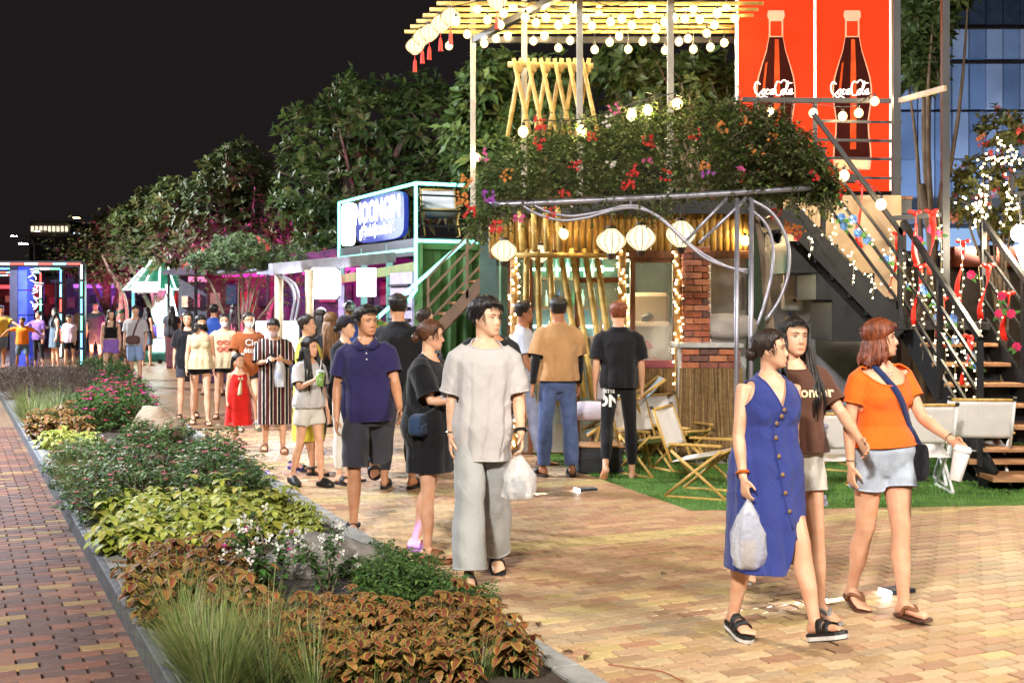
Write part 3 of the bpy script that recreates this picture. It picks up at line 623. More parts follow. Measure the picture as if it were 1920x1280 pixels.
def footwear(r, root, kind, cm, strap_m, sole2=None):
    k = r.k
    for side, hp, kn, an, fd, fu, d1, d2 in r.legs:
        fx = fd.cross(fu).normalized(); base = an-fu*.074*k; th = {'flip':.016,'slide':.026,'sandal':.026,'chunky':.046,'clog':.024}.get(kind, .02)*k
        prof = [(-.068,0),(-.060,.026),(-.03,.036),(.03,.037),(.08,.046),(.125,.051),(.165,.047),(.19,.032),(.202,0)]
        out = [(u*k, v*k) for u, v in prof]+[(u*k, -v*k) for u, v in prof[-2:0:-1]]
        mb = MB(); n = len(out); L = [0, .5, 1] if sole2 else [0, 1]
        ring = [[base+fd*(u*s)+fx*(v*s)-fu*(th*(1-t)) for u, v in out] for t, s in ([(0, .96), (.15, 1), (.62, 1.02), (1, 1)])]
        vs = [p for q in ring for p in q]; mb.cur = 0
        for i in range(3):
            mb.cur = 1 if (sole2 and i == 1) else 0; mb.add([], []); 
            mb.f += [(i*n+j, i*n+(j+1) % n, (i+1)*n+(j+1) % n, (i+1)*n+j) for j in range(n)]; mb.mi += [mb.cur]*n
        mb.v += [tuple(p) for p in vs]; mb.f += [tuple(range(n-1, -1, -1)), tuple(3*n+j for j in range(n))]; mb.mi += [0, 0]
        so = mb.build('shoe' if kind == 'clog' else ('flip_flop' if kind == 'flip' else 'sandal'), [cm, sole2 or cm], root)
        st = MB()
        def band(u0, u1, hgt, wid=1.0, lift=.006):
            vs = []; m_ = 10
            for u in (u0, u1):
                for i in range(m_+1):
                    a = math.pi*i/m_; hw = np.interp(u, [q[0] for q in prof], [q[1] for q in prof])*wid+.004; hh = hgt if u == u0 else hgt*.86
                    vs.append(base+fd*(u*k)+fx*(math.cos(a)*hw*k)+fu*((math.sin(a)**.7)*hh*k+.0*k))
            st.add(vs, [(i, i+1, m_+1+i+1, m_+1+i) for i in range(m_)])
        if kind == 'slide': band(.045, .115, .068)
        elif kind == 'chunky': band(.03, .075, .078); band(.085, .125, .060)
        elif kind == 'sandal': band(.10, .132, .052); band(.02, .045, .082, 1.1); st.tube([base-fd*.064*k+fu*.045*k+fx*.0, base-fd*.03*k+fx*.042*k+fu*.06*k, base+fd*.03*k+fx*.044*k+fu*.055*k], .008*k, 6); st.tube([base-fd*.064*k+fu*.045*k, base-fd*.03*k-fx*.042*k+fu*.06*k, base+fd*.03*k-fx*.044*k+fu*.055*k], .008*k, 6)
        elif kind == 'flip':
            t0 = base+fd*.135*k+fx*(.012*k*(-1 if fx.x*side > 0 else 1))
            for s in (-1, 1): st.tube(spline([t0+fu*.004*k, t0-fd*.03*k+fu*.040*k+fx*s*.01*k, base+fd*.05*k+fx*s*.036*k+fu*.048*k, base+fd*.02*k+fx*s*.04*k], 3), .0065*k, 6)
        elif kind == 'clog':
            vs = []; m_ = 12; us = [-.066,-.055,-.02,.02,.045,.09,.13,.17,.195,.203]; hs = [.03,.045,.04,.055,.085,.072,.056,.044,.028,.005]
            for u, hgt in zip(us, hs):
                for i in range(m_+1):
                    a = math.pi*i/m_; hw = np.interp(u, [q[0] for q in prof], [q[1] for q in prof])+.005
                    vs.append(base+fd*(u*k)+fx*(math.cos(a)*hw*k)+fu*((math.sin(a)**.6)*hgt*k))
            st.add(vs, [(i*(m_+1)+j, i*(m_+1)+j+1, (i+1)*(m_+1)+j+1, (i+1)*(m_+1)+j) for i in range(len(us)-1) for j in range(m_) if not (i < 3 and 2 < j < 9)])
        me = st.mesh('strap'); o = mesh_obj('strap' if kind != 'clog' else 'upper', me, strap_m, so, True)
        md = o.modifiers.new('t', 'SOLIDIFY'); md.thickness = .006*k; md.offset = 1
def person(label, loc, yaw, H=1.65, fem=True, legs=((0,2,0,8,0),(0,2,0,8,0)), arms=((0,9,12,4,35),(0,9,12,4,35)), head=(0,0,0), build=1., lean=0, kid=0,
           tone='light', hair=('black','long'), top=None, bottom=None, shoes=None, mask=None, lod=0, seed=1, part=0, group='people out for an evening stroll', extra=None, twist=0, tilt=0, shw=1.):
    """lod 0 near .. 2 far"""
    H = H-({'flip':.016,'slide':.026,'sandal':.026,'chunky':.046,'clog':.024}.get(shoes[0], .02) if shoes else 0)
    vb, vg = ((.0070,.0092),(.0125,.0145),(.023,.022))[lod]
    root = thing('person', label, 'person', (0,0,0), 0, group); r = make_rig(H, fem, legs, arms, head, build, lean, kid, twist, tilt, shw); r.root = root; r.lod = lod
    o = r.bodyo = mesh_obj('body', make_body(r, vb), skin_mat(tone), root, True)
    if hair:
        hb = make_hair(r, hair[1], vb, seed, part, (2, 1, 0)[lod]); mesh_obj('hair', hb.mesh('hair'), hair_mat(hair[0]), root, True)
    if lod < 2 or mask: face_parts(r, root, mask, lod == 0)
    if bottom:
        b = dict(bottom); nm = b.pop('name'); m = b.pop('mat'); r.bottom = mesh_obj(nm, make_pants(r, vg, seed=seed+2, **b), m, root, True)
        if lod < 2: hems(r, r.bottom, m, .006*r.k)
        if lod == 0: sm = r.bottom.modifiers.new('t', 'SOLIDIFY'); sm.thickness = .004; sm.offset = -1
    if top:
        t = dict(top); nm = t.pop('name'); m = t.pop('mat'); r.top = mesh_obj(nm, make_top(r, vg, seed=seed, **t), m, root, True)
        if lod < 2: hems(r, r.top, m, .0055*r.k)
        if lod == 0: sm = r.top.modifiers.new('t', 'SOLIDIFY'); sm.thickness = .004; sm.offset = -1
    if shoes: footwear(r, root, *shoes)
    if extra: extra(r, root)
    root.location = (loc[0], loc[1], loc[2]+r.dz+({'flip':.016,'slide':.026,'sandal':.026,'chunky':.046,'clog':.024}.get(shoes[0], .02)*r.k if shoes else -.0))
    root.rotation_euler = (0, 0, R(yaw)); return r
def hems(r, ob, m, rad):
    """a rolled hem along every open edge of a garment: neck, cuffs and bottom"""
    bm = bmesh.new(); bm.from_mesh(ob.data); nxt = {}
    for e in bm.edges:
        if e.is_boundary:
            a, b = e.verts; nxt.setdefault(a.index, []).append(b.index); nxt.setdefault(b.index, []).append(a.index)
    bm.verts.ensure_lookup_table(); seen = set()
    for st in list(nxt):
        if st in seen: continue
        loop = [st]; seen.add(st); cur = st
        while True:
            n = [q for q in nxt[cur] if q not in seen]
            if not n: break
            cur = n[0]; seen.add(cur); loop.append(cur)
        if len(loop) < 26: continue
        pts = [bm.verts[q].co.copy() for q in loop]; n = max(20, min(64, len(pts)//2)); sm = []
        for k_ in range(n):
            c = k_*len(pts)/n; w = max(2, len(pts)//(2*n)+2); sm.append(sum((pts[int(c+d) % len(pts)] for d in range(-w, w+1)), Vector())/(2*w+1))
        sm.append(sm[0]); mb = MB(); mb.tube(sm, rad, 6, caps=False); mb.build('hem', m, ob, True)
    bm.free()
def project_print(r, me, m, name, target, parent, M):
    """lay flat lettering on the cloth: every vertex dropped along the garment's own depth"""
    from mathutils.bvhtree import BVHTree
    tm = target.data; bv = BVHTree.FromPolygons([v.co for v in tm.vertices], [p.vertices for p in tm.polygons]); bm = bmesh.new(); bm.from_mesh(me)
    bmesh.ops.triangulate(bm, faces=bm.faces[:]); bmesh.ops.subdivide_edges(bm, edges=bm.edges[:], cuts=2, use_grid_fill=True)
    o, d = M; bad = []
    for v in bm.verts:
        p = o(v.co.x, v.co.y); hit = bv.ray_cast(p, d)
        if hit[0] is None: bad.append(v); continue
        v.co = hit[0]-d*.006
    bmesh.ops.delete(bm, geom=bad, context='VERTS'); out = bpy.data.meshes.new(name); bm.to_mesh(out); bm.free(); return mesh_obj(name, out, m, target)
# ------------------------------------------------------------------ ground, paving, planting bed, turf
AV = math.radians(24.7); VX = Vector((math.cos(AV), math.sin(AV), 0)); UX = Vector((-math.sin(AV), math.cos(AV), 0))   # paving rows run along VX
def uv2w(u, v, z=0): return UX*u+VX*v+Vector((0, 0, z))
mb = MB(); mb.add([(-400,-60,-.03),(400,-60,-.03),(400,900,-.03),(-400,900,-.03)], [(0,1,2,3)]); struct('ground', mb, mat('asphalt', (.05,.05,.052), .8, bump=.3, bs=30))
def left_line(Y): return -1.63-.46*(Y-5.6)
def right_line(Y): return .20-.425*(Y-5.64)
def paving_mat():
    m = mat('far_paving', '#a98d66', .5, var=.0); N = m.node_tree.nodes; L = m.node_tree.links; b = N['Principled BSDF']
    tc = N.new('ShaderNodeTexCoord'); mp = N.new('ShaderNodeMapping'); mp.inputs['Rotation'].default_value = (0, 0, -AV); L.new(tc.outputs['Object'], mp.inputs[0])
    br = N.new('ShaderNodeTexBrick'); br.inputs['Scale'].default_value = 1; br.inputs['Brick Width'].default_value = .2; br.inputs['Row Height'].default_value = .1; br.inputs['Mortar Size'].default_value = .004
    br.inputs['Color1'].default_value = (*hexc('#b08a5c'), 1); br.inputs['Color2'].default_value = (*hexc('#8f6a4c'), 1); br.inputs['Mortar'].default_value = (.03,.025,.02,1); L.new(mp.outputs[0], br.inputs[0])
    n = N.new('ShaderNodeTexNoise'); n.inputs['Scale'].default_value = .7; n.inputs['Detail'].default_value = 6; L.new(tc.outputs['Object'], n.inputs['Vector'])
    mx = N.new('ShaderNodeMix'); mx.data_type = 'RGBA'; mx.blend_type = 'MULTIPLY'; mx.inputs[0].default_value = .5; L.new(br.outputs[0], mx.inputs[6]); L.new(n.outputs[0], mx.inputs[7]); L.new(mx.outputs[2], b.inputs['Base Color'])
    bp = N.new('ShaderNodeBump'); bp.inputs['Strength'].default_value = .4; bp.inputs['Distance'].default_value = .01; L.new(br.outputs[1], bp.inputs['Height']); bp.invert = True; L.new(bp.outputs[0], b.inputs['Normal'])
    mr = N.new('ShaderNodeMapRange'); mr.inputs[3].default_value = .28; mr.inputs[4].default_value = .62; L.new(n.outputs[0], mr.inputs[0]); L.new(mr.outputs[0], b.inputs['Roughness']); return m
mb = MB(); mb.add([(-60,-4,-.014),(40,-4,-.014),(40,120,-.014),(-60,120,-.014)], [(0,1,2,3)])
joint = mat('paving_joint_sand', (.014,.010,.007), .95, bump=.3)
# far paving is one sheet; near paving is a joint bed under real pavers
YN = 17.0
mb = MB(); mb.add([(-60,-4,-.016),(40,-4,-.016),(40,YN,-.016),(-60,YN,-.016)], [(0,1,2,3)]); bed = struct('paving_bed', mb, joint)
mb = MB(); mb.add([(-60,YN,-.004),(40,YN,-.004),(40,130,-.004),(-60,130,-.004)], [(0,1,2,3)]); struct('promenade_beyond', mb, paving_mat())
TURF = [G(1296,957), G(1920,947), Vector((9,10.9,0)), Vector((9,15.5,0)), Vector((-.2,15.2,0)), G(1000,852), G(1098,888)]
def in_poly(p, poly):
    c = False; n = len(poly)
    for i in range(n):
        a, b = poly[i], poly[(i+1) % n]
        if (a.y > p.y) != (b.y > p.y) and p.x < (b.x-a.x)*(p.y-a.y)/(b.y-a.y)+a.x: c = not c
    return c
PAVM = vcol_mat('paver_concrete', .50, .35, 140, .45, rv=.16)
def paver_geo(h=0.0, tx=0.0, ty=0.0, gap=.0048):
    xs = [-.1,-.05,0,.05,.1]; fx = [.0048,-.0048,.0048,-.0048,.0048]; g = gap; top = []; low = []
    for ins, z, out in ((.0025, 0, top), (0, -.012, low)):
        hx, hy = .1-g-ins, .05-g-ins
        pts = [(x*hx/.1, -hy+f) for x, f in zip(xs, fx)]+[(x*hx/.1, hy+f) for x, f in zip(xs[::-1], fx[::-1])]
        for x, y in pts: out.append((x, y, z+h+tx*x+ty*y))
    n = 10; return top+low, [tuple(range(10))]+[(i, n+i, n+(i+1) % n, (i+1) % n) for i in range(n)]
def pick_col(u, v, red):
    r_ = hashr(u*3.1, v*7.7); n = float(vnoise(np.array([[u*.55, v*.55, 3.]]))[0]); n2 = float(vnoise(np.array([[u*2.3, v*2.3, 9.]]))[0])
    if red:
        if int(round(u/.1)) % 9 in (0,): c = hexc('#9a7a4c')
        else: c = [hexc('#80503e'), hexc('#70483c'), hexc('#8c5e48'), hexc('#644840')][int(r_*4)]
    else:
        band = int(round(u/.1)) % 26
        pk = n+.35*n2+(.45 if v > 4.2 else 0)
        if band in (0, 1, 2): c = [hexc('#c9aa72'), hexc('#bfa26e'), hexc('#ceb07a')][int(r_*3)]
        elif pk > .22: c = [hexc('#bc8d6c'), hexc('#b58466'), hexc('#c69c78'), hexc('#bd976c')][int(r_*4)]
        else: c = [hexc('#c8a47c'), hexc('#be9874'), hexc('#ceae86'), hexc('#b89a7a'), hexc('#c49e7c')][int(r_*5)]
    f = .86+.22*hashr(u*9.3, v*1.7); f *= .72 if hashr(u*5.1, v*8.3) > .93 else 1; return (c[0]*f*.95, c[1]*f*1.0, c[2]*f*1.0)
def lay(u0, u1, v0, v1, test, red):
    out = []
    for i in range(int(u0/.1), int(u1/.1)):
        u = i*.1
        for j in range(int(v0/.2)-1, int(v1/.2)+1):
            v = j*.2+(.1 if i % 2 else 0); p = uv2w(u, v)
            if test(p): out.append((u, v, p))
    return out
def vis(p, m=1.12): return p.y > 5.2 and abs(p.x)/p.y < 960/F*m
prom = lay(2, 17, -8, 14, lambda p: vis(p) and p.y < YN+.1 and p.x > right_line(p.y)-.03 and not (in_poly(p, TURF) and in_poly(p+Vector((-.35,-.3,0)), TURF)), False)
side = lay(2, 20, -16, 2, lambda p: vis(p) and p.y < YN+.1 and p.x < left_line(p.y)+.05, True)
def place_pavers(cells, holder, red):
    cells = sorted(cells, key=lambda c: c[2].y); near = [c for c in cells if c[2].y > 5.62 and abs(c[2].x)/c[2].y < .417][:300]; ns = {(c[0], c[1]) for c in near}
    protos = []
    rot = Matrix.Rotation(AV, 4, 'Z'); cache = {}
    for q, (u, v, p) in enumerate(near):
        key = int(hashr(u, v*3)*36); 
        if key not in cache:
            m_ = MB(); m_.col = pick_col(u, v, red); vs, fs = paver_geo(); m_.add(vs, fs); cache[key] = m_.mesh('paver'); cache[key].materials.append(PAVM)
        col = pick_col(u, v, red)
        o = bpy.data.objects.new('paver', cache[key]); COL.objects.link(o); o.parent = holder
        o.matrix_basis = Matrix.Translation(p+Vector((0, 0, -.0005+.0024*hashr(u, v)))) @ rot @ Matrix.Rotation(.012*(hashr(v, u)-.5), 4, 'X') @ Matrix.Rotation(.006*(hashr(v*2, u)-.5), 4, 'Y')
    m_ = MB()
    for u, v, p in cells:
        if (u, v) in ns: continue
        m_.col = pick_col(u, v, red); vs, fs = paver_geo(.0024*hashr(u, v), .006*(hashr(v*2, u)-.5), .012*(hashr(v, u)-.5)); m_.add([p+VX*a+UX*b+Vector((0, 0, c)) for a, b, c in vs], fs)
    o = m_.build('paver_field', PAVM, holder); o['kind'] = 'stuff'; return o
mb = MB(); mb.add([(-1,-3.9,-.013),(.5,-3.9,-.013),(.5,-3.5,-.013),(-1,-3.5,-.013)], [(0,1,2,3)])
promenade = struct('promenade', mb, joint); place_pavers(prom, promenade, False)
mb = MB(); mb.add([(-6,-3.9,-.013),(-5,-3.9,-.013),(-5,-3.5,-.013),(-6,-3.5,-.013)], [(0,1,2,3)])
side_path = struct('side_path', mb, joint); place_pavers(side, side_path, True)
# kerbs: precast lengths, each a piece of its own
conc = mat('kerb_concrete', (.33,.32,.30), .85, col2=(.20,.195,.18), vs=9, bump=.5, bs=90)
dark_edge = mat('kerb_dark_stone', (.10,.11,.13), .7, col2=(.17,.18,.2), vs=14, bump=.4, bs=70)
def kerb(name, line, y0, y1, w, h, m, off=0, step=1.0, z0=-.01):
    k_ = thing(name, {'left_kerb':'pale concrete kerb between the planting bed and the red paving','edge_stone':'dark stone edging strip along the red paving','right_kerb':'low concrete kerb between the planting bed and the promenade'}[name], 'kerb', (line(y0)+off, y0, 0))
    y = y0
    while y < y1:
        ye = min(y+step, y1)-.006; a = Vector((line(y)+off, y, z0+h/2)); b = Vector((line(ye)+off, ye, z0+h/2)); q = MB(); q.bar(a, b, w, h); q.build('kerb_stone', m, k_, bevel=.008); y += step
kerb('left_kerb', left_line, 4.6, 30, .15, .13, conc, .125); kerb('edge_stone', left_line, 4.6, 30, .045, .13, dark_edge, .02, 1.5); kerb('right_kerb', right_line, 4.6, 30, .14, .09, conc, .03)
soil = mat('soil', (.035,.024,.016), .95, col2=(.06,.042,.028), vs=20, bump=.9, bs=40)
mb = MB(); ys = np.linspace(4.4, 32, 40); vs = []; fs = []
for i, y in enumerate(ys):
    for t in np.linspace(0, 1, 7): x = left_line(y)+.24+(right_line(y)-left_line(y)-.26)*t; vs.append((x, y, .045+.05*math.sin(t*math.pi)+.02*hashr(x, y)))
for i in range(39):
    for j in range(6): fs.append((i*7+j, i*7+j+1, (i+1)*7+j+1, (i+1)*7+j))
mb.add(vs, fs); struct('planting_soil', mb, soil, True)
# artificial turf with its own short blades
turfm = mat('turf_backing', (.08,.18,.03), .9, bump=.6, bs=200)
mb = MB(); mb.prism([(p.x, p.y) for p in TURF], (0,0,-.012), (1,0,0), (0,1,0), (0,0,.018)); struct('turf_mat', mb, turfm)
rnd = random.Random(5); mb = MB(); cnt = 0
while cnt < 26000:
    x, y = rnd.uniform(-.2, 7), rnd.uniform(10.2, 15.3)
    if not in_poly(Vector((x, y, 0)), TURF) or abs(x)/y > .45: continue
    cnt += 1; a = rnd.uniform(0, 6.28); l = rnd.uniform(.016, .03); w = .004; dx, dy = math.cos(a)*w, math.sin(a)*w; g = rnd.uniform(.7, 1.3); mb.col = (.13*g, .29*g, .045*g)
    lx, ly = rnd.uniform(-.014, .014), rnd.uniform(-.014, .014); mb.add([(x-dx, y-dy, .004), (x+dx, y+dy, .004), (x+lx, y+ly, .006+l)], [(0,1,2)])
tag(mb.build('turf_blades', vcol_mat('turf_blade', .6, spec=.3)), 'short green artificial grass blades of the turf mat', 'turf', kind='stuff')
# ------------------------------------------------------------------ plants and trees
LEAFM = vcol_mat('leaf', .5, .15, 60, .4, trans=.22); PETAL = vcol_mat('petal', .6, 0, 60, .3, trans=.3); BARK = mat('bark', (.11,.075,.05), .9, col2=(.2,.15,.1), vs=14, bump=.8, bs=40, stretch=(1,1,.3)); STEM = mat('green_stem', (.08,.12,.03), .7)
def jit(c, rnd, f=.25): g = 1+rnd.uniform(-f, f); return tuple(max(0, x*g*(1+rnd.uniform(-.08, .08))) for x in c)
def leaf(mb, b, d, up, L, w, col, droop=.3, edge=None, fold=.25, simple=False):
    """one leaf: blade folded along the midrib, bending down to its tip; edge colours the margin"""
    d = Vector(d).normalized(); up = Vector(up); s = d.cross(up)
    if s.length < 1e-4: s = d.cross(Vector((1, 0, 0)))
    s.normalize(); n = s.cross(d).normalized()
    pr = [(0,.06),(.3,.85),(.6,1),(.85,.6),(1,.04)] if not simple else [(0,.12),(.5,1),(1,.05)]
    P_ = [b+d*(t*L)-Vector((0, 0, 1))*(droop*L*t*t) for t, _ in pr]; vs = []
    cols = 3 if edge is None else 5; offs = (-1, 0, 1) if edge is None else (-1, -.66, 0, .66, 1)
    for p, (t, q) in zip(P_, pr):
        for o in offs: vs.append(p+s*(o*w/2*q)+n*(abs(o)*fold*w/2*q))
    for i in range(len(pr)-1):
        for j in range(cols-1):
            mb.col = edge if (edge is not None and j in (0, cols-2)) else col
            mb.add([vs[i*cols+j], vs[i*cols+j+1], vs[(i+1)*cols+j+1], vs[(i+1)*cols+j]], [(0,1,2,3)])
def flower(mb, c, n, col, rnd, r=.012, petals=5):
    n = Vector(n).normalized(); x, y, _ = frame(n)
    for i in range(petals):
        a = 2*math.pi*i/petals+rnd.random()*.3; d = x*math.cos(a)+y*math.sin(a); s = n.cross(d); mb.col = jit(col, rnd, .15)
        mb.add([c, c+d*r*.6+s*r*.42+n*r*.2, c+d*r*1.1+n*r*.25, c+d*r*.6-s*r*.42+n*r*.2], [(0,1,2,3)])
def plant_mesh(kind, seed):
    rnd = random.Random(seed); mb = MB(); st = MB(); fl = MB()
    U = rnd.uniform
    if kind in ('coleus', 'lime'):
        for i in range(13):
            a = U(0, 6.28); rr = U(.02, .17)**1; h = U(.16, .34)*(1-rr*1.4); bx = Vector((math.cos(a)*rr*.5, math.sin(a)*rr*.5, 0)); tp = Vector((math.cos(a)*rr, math.sin(a)*rr, h)); st.tube([bx, (bx+tp)/2+Vector((0, 0, .02)), tp], [.005, .004, .003], 5)
            for lv in range(3):
                z = tp-(tp-bx)*(lv*.26); m_ = 5 if lv == 0 else 4
                for q in range(m_):
                    b = a+q*6.28/m_+lv*.8+U(-.3, .3); L = U(.055, .095)*(1 if lv else .8)
                    if kind == 'coleus': c, e = jit(rnd.choice([(.19,.05,.025),(.26,.08,.03),(.13,.03,.02),(.30,.13,.04)]), rnd), jit((.30,.24,.05), rnd)
                    else: c, e = jit(rnd.choice([(.42,.44,.06),(.48,.47,.10),(.33,.40,.05)]), rnd), jit((.36,.40,.09), rnd)
                    leaf(mb, z, (math.cos(b), math.sin(b), U(.0, .45)), (0, 0, 1), L, L*U(.6, .75), c, U(.35, .8), e, .18)
    elif kind in ('ixora', 'shrub', 'pinkbush'):
        for i in range(70):
            a = U(0, 6.28); e = math.asin(U(0, 1)); rr = U(.55, 1); tp = Vector((math.cos(a)*math.cos(e)*.30*rr, math.sin(a)*math.cos(e)*.30*rr, .08+.34*math.sin(e)*rr)); st.tube([Vector((0, 0, 0)), tp*.5+Vector((0, 0, .03)), tp], [.005, .004, .002], 4)
            for q in range(8):
                b = U(0, 6.28); L = U(.045, .085); c = jit(rnd.choice([(.055,.12,.024),(.08,.16,.033),(.04,.09,.02),(.12,.21,.05)]) if kind != 'pinkbush' else rnd.choice([(.06,.13,.03),(.09,.17,.04)]), rnd)
                leaf(mb, tp+Vector((U(-.02, .02), U(-.02, .02), U(-.04, .02))), (math.cos(b), math.sin(b), U(-.1, .7)), (0, 0, 1), L, L*.42, c, .35, None, .3, True)
            if kind == 'ixora' and rnd.random() < .34:
                col = rnd.choice([(.7,.66,.6), (.72,.7,.62), (.62,.2,.24), (.6,.26,.22)])
                for q in range(4 if col[1] > .5 else 12): flower(fl, tp+Vector((U(-.02, .02), U(-.02, .02), .015+U(0, .012))), (U(-.5, .5), U(-.5, .5), 1), col, rnd, .011)
            if kind == 'pinkbush' and rnd.random() < .3:
                for q in range(6): flower(fl, tp+Vector((U(-.02, .02), U(-.02, .02), .03)), (U(-.6, .6), U(-.6, .6), 1), rnd.choice([(.7,.08,.28),(.6,.05,.3),(.75,.12,.12)]), rnd, .017)
    elif kind == 'grass':
        for i in range(190):
            a = U(0, 6.28); rr = U(0, .10); b = Vector((math.cos(a)*rr, math.sin(a)*rr, 0)); L = U(.28, .52); o = U(.25, .9); d = Vector((math.cos(a)*o, math.sin(a)*o, 1)).normalized(); s = Vector((-math.sin(a), math.cos(a), 0))*.0028; vs = []
            for t in (0, .35, .7, 1): p = b+d*(L*t)-Vector((0, 0, .42*L*t*t*o)); w = (1-t*.92); vs += [p-s*w, p+s*w]
            mb.col = jit(rnd.choice([(.15,.22,.05),(.22,.27,.08),(.11,.17,.04),(.30,.28,.12)]), rnd); mb.add(vs, [(0,1,3,2),(2,3,5,4),(4,5,7,6)])
    elif kind == 'fuzz':
        for i in range(260):
            a = U(0, 6.28); e = math.asin(U(0, 1)); rr = U(.5, 1); tp = Vector((math.cos(a)*math.cos(e)*.34*rr, math.sin(a)*math.cos(e)*.34*rr, .05+.30*math.sin(e)*rr)); b = U(0, 6.28); L = U(.03, .06)
            leaf(mb, tp, (math.cos(b), math.sin(b), U(-.2, .8)), (0, 0, 1), L, L*.3, jit(rnd.choice([(.07,.035,.04),(.09,.05,.045),(.05,.04,.03)]), rnd), .2, None, .2, True)
            if i % 4 == 0: st.tube([Vector((0, 0, 0)), tp], [.004, .002], 4)
    elif kind == 'bougain':
        for i in range(9):
            a = U(0, 6.28); L = U(.35, .62); tp = Vector((math.cos(a)*L*.5, math.sin(a)*L*.5, L*.85)); pts = spline([Vector((0, 0, 0)), tp*.5+Vector((0, 0, .1)), tp], 4); st.tube(pts, [.008-.0007*j for j in range(len(pts))], 5)
            for p in pts[2:]:
                for q in range(6): b = U(0, 6.28); l = U(.04, .07); leaf(mb, p+Vector((U(-.02, .02),)*3), (math.cos(b), math.sin(b), U(-.2, .6)), (0, 0, 1), l, l*.62, jit((.05,.12,.025), rnd), .35, None, .25, True)
            for q in range(9): flower(fl, tp+Vector((U(-.07, .07), U(-.07, .07), U(-.1, .06))), (U(-1, 1), U(-1, 1), U(0, 1)), (.78,.76,.7) if rnd.random() < .85 else (.6,.06,.25), rnd, .024, 3)
    return mb, st, fl
PLANTS = {}
LBL = {'coleus':('coleus_plant','maroon coleus with yellow-edged leaves','plant'),'lime':('coleus_plant','lime yellow coleus','plant'),'ixora':('ixora_shrub','dark green shrub dotted with pink and white flowers','shrub'),'shrub':('leafy_shrub','small dark green leafy shrub','shrub'),'pinkbush':('flowering_bush','bush of vivid pink flowers','bush'),'grass':('grass_tuft','fine arching grass tuft','grass'),'fuzz':('ground_shrub','feathery purple brown shrub','shrub'),'bougain':('bougainvillea_bush','young bougainvillea with white papery flowers','bush')}
def plant(kind, p, scale=1., where='in the planting bed', var=None):
    rnd = random.Random(int(abs(p.x*731+p.y*977))); v = var if var is not None else rnd.randrange(3)
    if (kind, v) not in PLANTS:
        a, b, c = plant_mesh(kind, v*7+len(kind)); PLANTS[(kind, v)] = (a.mesh('foliage'), b.mesh('stems') if b.v else None, c.mesh('flowers') if c.v else None)
        for me, m in zip(PLANTS[(kind, v)], (LEAFM, BARK if kind in ('fuzz', 'bougain', 'ixora') else STEM, PETAL)):
            if me: me.materials.append(m)
    nm, lb, cat = LBL[kind]; t = thing(nm, lb+' '+where, cat, p, rnd.uniform(0, 6.28), 'planting '+where); t.scale = (scale*rnd.uniform(.9, 1.12),)*3
    for me, n in zip(PLANTS[(kind, v)], ('foliage', 'stems', 'flowers')):
        if me:
            o = bpy.data.objects.new(n, me); COL.objects.link(o); o.parent = t
            if n == 'flowers': o['kind'] = 'stuff'
    return t
def scatter(kind, quad, n, scale, where, seed):
    """quad of pavement pixels: spread n plants evenly over it"""
    rnd = random.Random(seed); pts = []; q = [G(*c) for c in quad]
    for i in range(n):
        best = None
        for _ in range(14):
            s, t = rnd.random(), rnd.random(); p = (q[0]*(1-s)+q[1]*s)*(1-t)+(q[3]*(1-s)+q[2]*s)*t; d = min([(p-o).length for o in pts] or [9])
            if best is None or d > best[0]: best = (d, p)
        pts.append(best[1]); b = best[1]; b.x = min(max(b.x, left_line(b.y)+.20), right_line(b.y)-.08); b.z = .06; plant(kind, b, scale, where)
scatter('grass', [(250,1340),(640,1340),(560,1250),(262,1205)], 19, .95, 'at the near end of the bed', 1)
scatter('grass', [(660,1345),(960,1330),(900,1300),(660,1300)], 5, .6, 'among the maroon coleus', 16)
scatter('coleus', [(560,1345),(1020,1310),(880,1205),(440,1215)], 30, .82, 'in front of the grey boulder', 2)
scatter('coleus', [(260,1215),(480,1215),(440,1110),(225,1110)], 14, 1.05, 'at the kerb beside the lime coleus', 3)
scatter('lime', [(215,1105),(400,1095),(545,985),(200,985)], 26, 1.15, 'beside the grey boulder', 4)
scatter('shrub', [(690,1195),(900,1195),(790,1125),(730,1115)], 12, .6, 'at the foot of the grey boulder', 5)
scatter('ixora', [(160,1010),(495,990),(405,892),(130,900)], 24, 1.05, 'in the middle of the bed', 6)
scatter('grass', [(110,980),(190,960),(150,880),(95,880)], 10, 1.0, 'leaning over the kerb beside the flowering shrubs', 7)
scatter('coleus', [(150,930),(190,930),(170,900),(140,900)], 3, .8, 'alone beside the kerb grass', 8)
scatter('lime', [(95,880),(190,880),(180,850),(90,850)], 8, 1.0, 'beyond the kerb grass', 9)
scatter('coleus', [(70,845),(160,845),(150,815),(60,815)], 9, 1.15, 'before the tan boulder', 10)
scatter('grass', [(35,820),(120,820),(110,785),(30,785)], 11, 1.25, 'beside the pink flower bushes', 11)
scatter('pinkbush', [(150,830),(260,815),(250,760),(150,770)], 14, 1.3, 'near the tan boulder', 12)
scatter('fuzz', [(0,765),(190,745),(170,710),(0,720)], 22, 1.45, 'at the far end of the bed', 13)
scatter('shrub', [(190,745),(265,740),(215,708),(150,708)], 9, 1.3, 'at the far end of the bed', 14)
scatter('ixora', [(250,860),(330,860),(330,845),(250,845)], 3, .9, 'around the tan boulder', 15)
scatter('lime', [(540,1060),(600,1045),(575,985),(520,985)], 9, .6, 'behind the grey boulder', 21); scatter('shrub', [(640,1120),(740,1110),(720,1070),(700,1070)], 6, .38, 'at the kerb beside the grey boulder', 22); scatter('shrub', [(440,890),(500,985),(470,985),(420,892)], 5, .6, 'at the promenade kerb beside the flowering shrubs', 23)
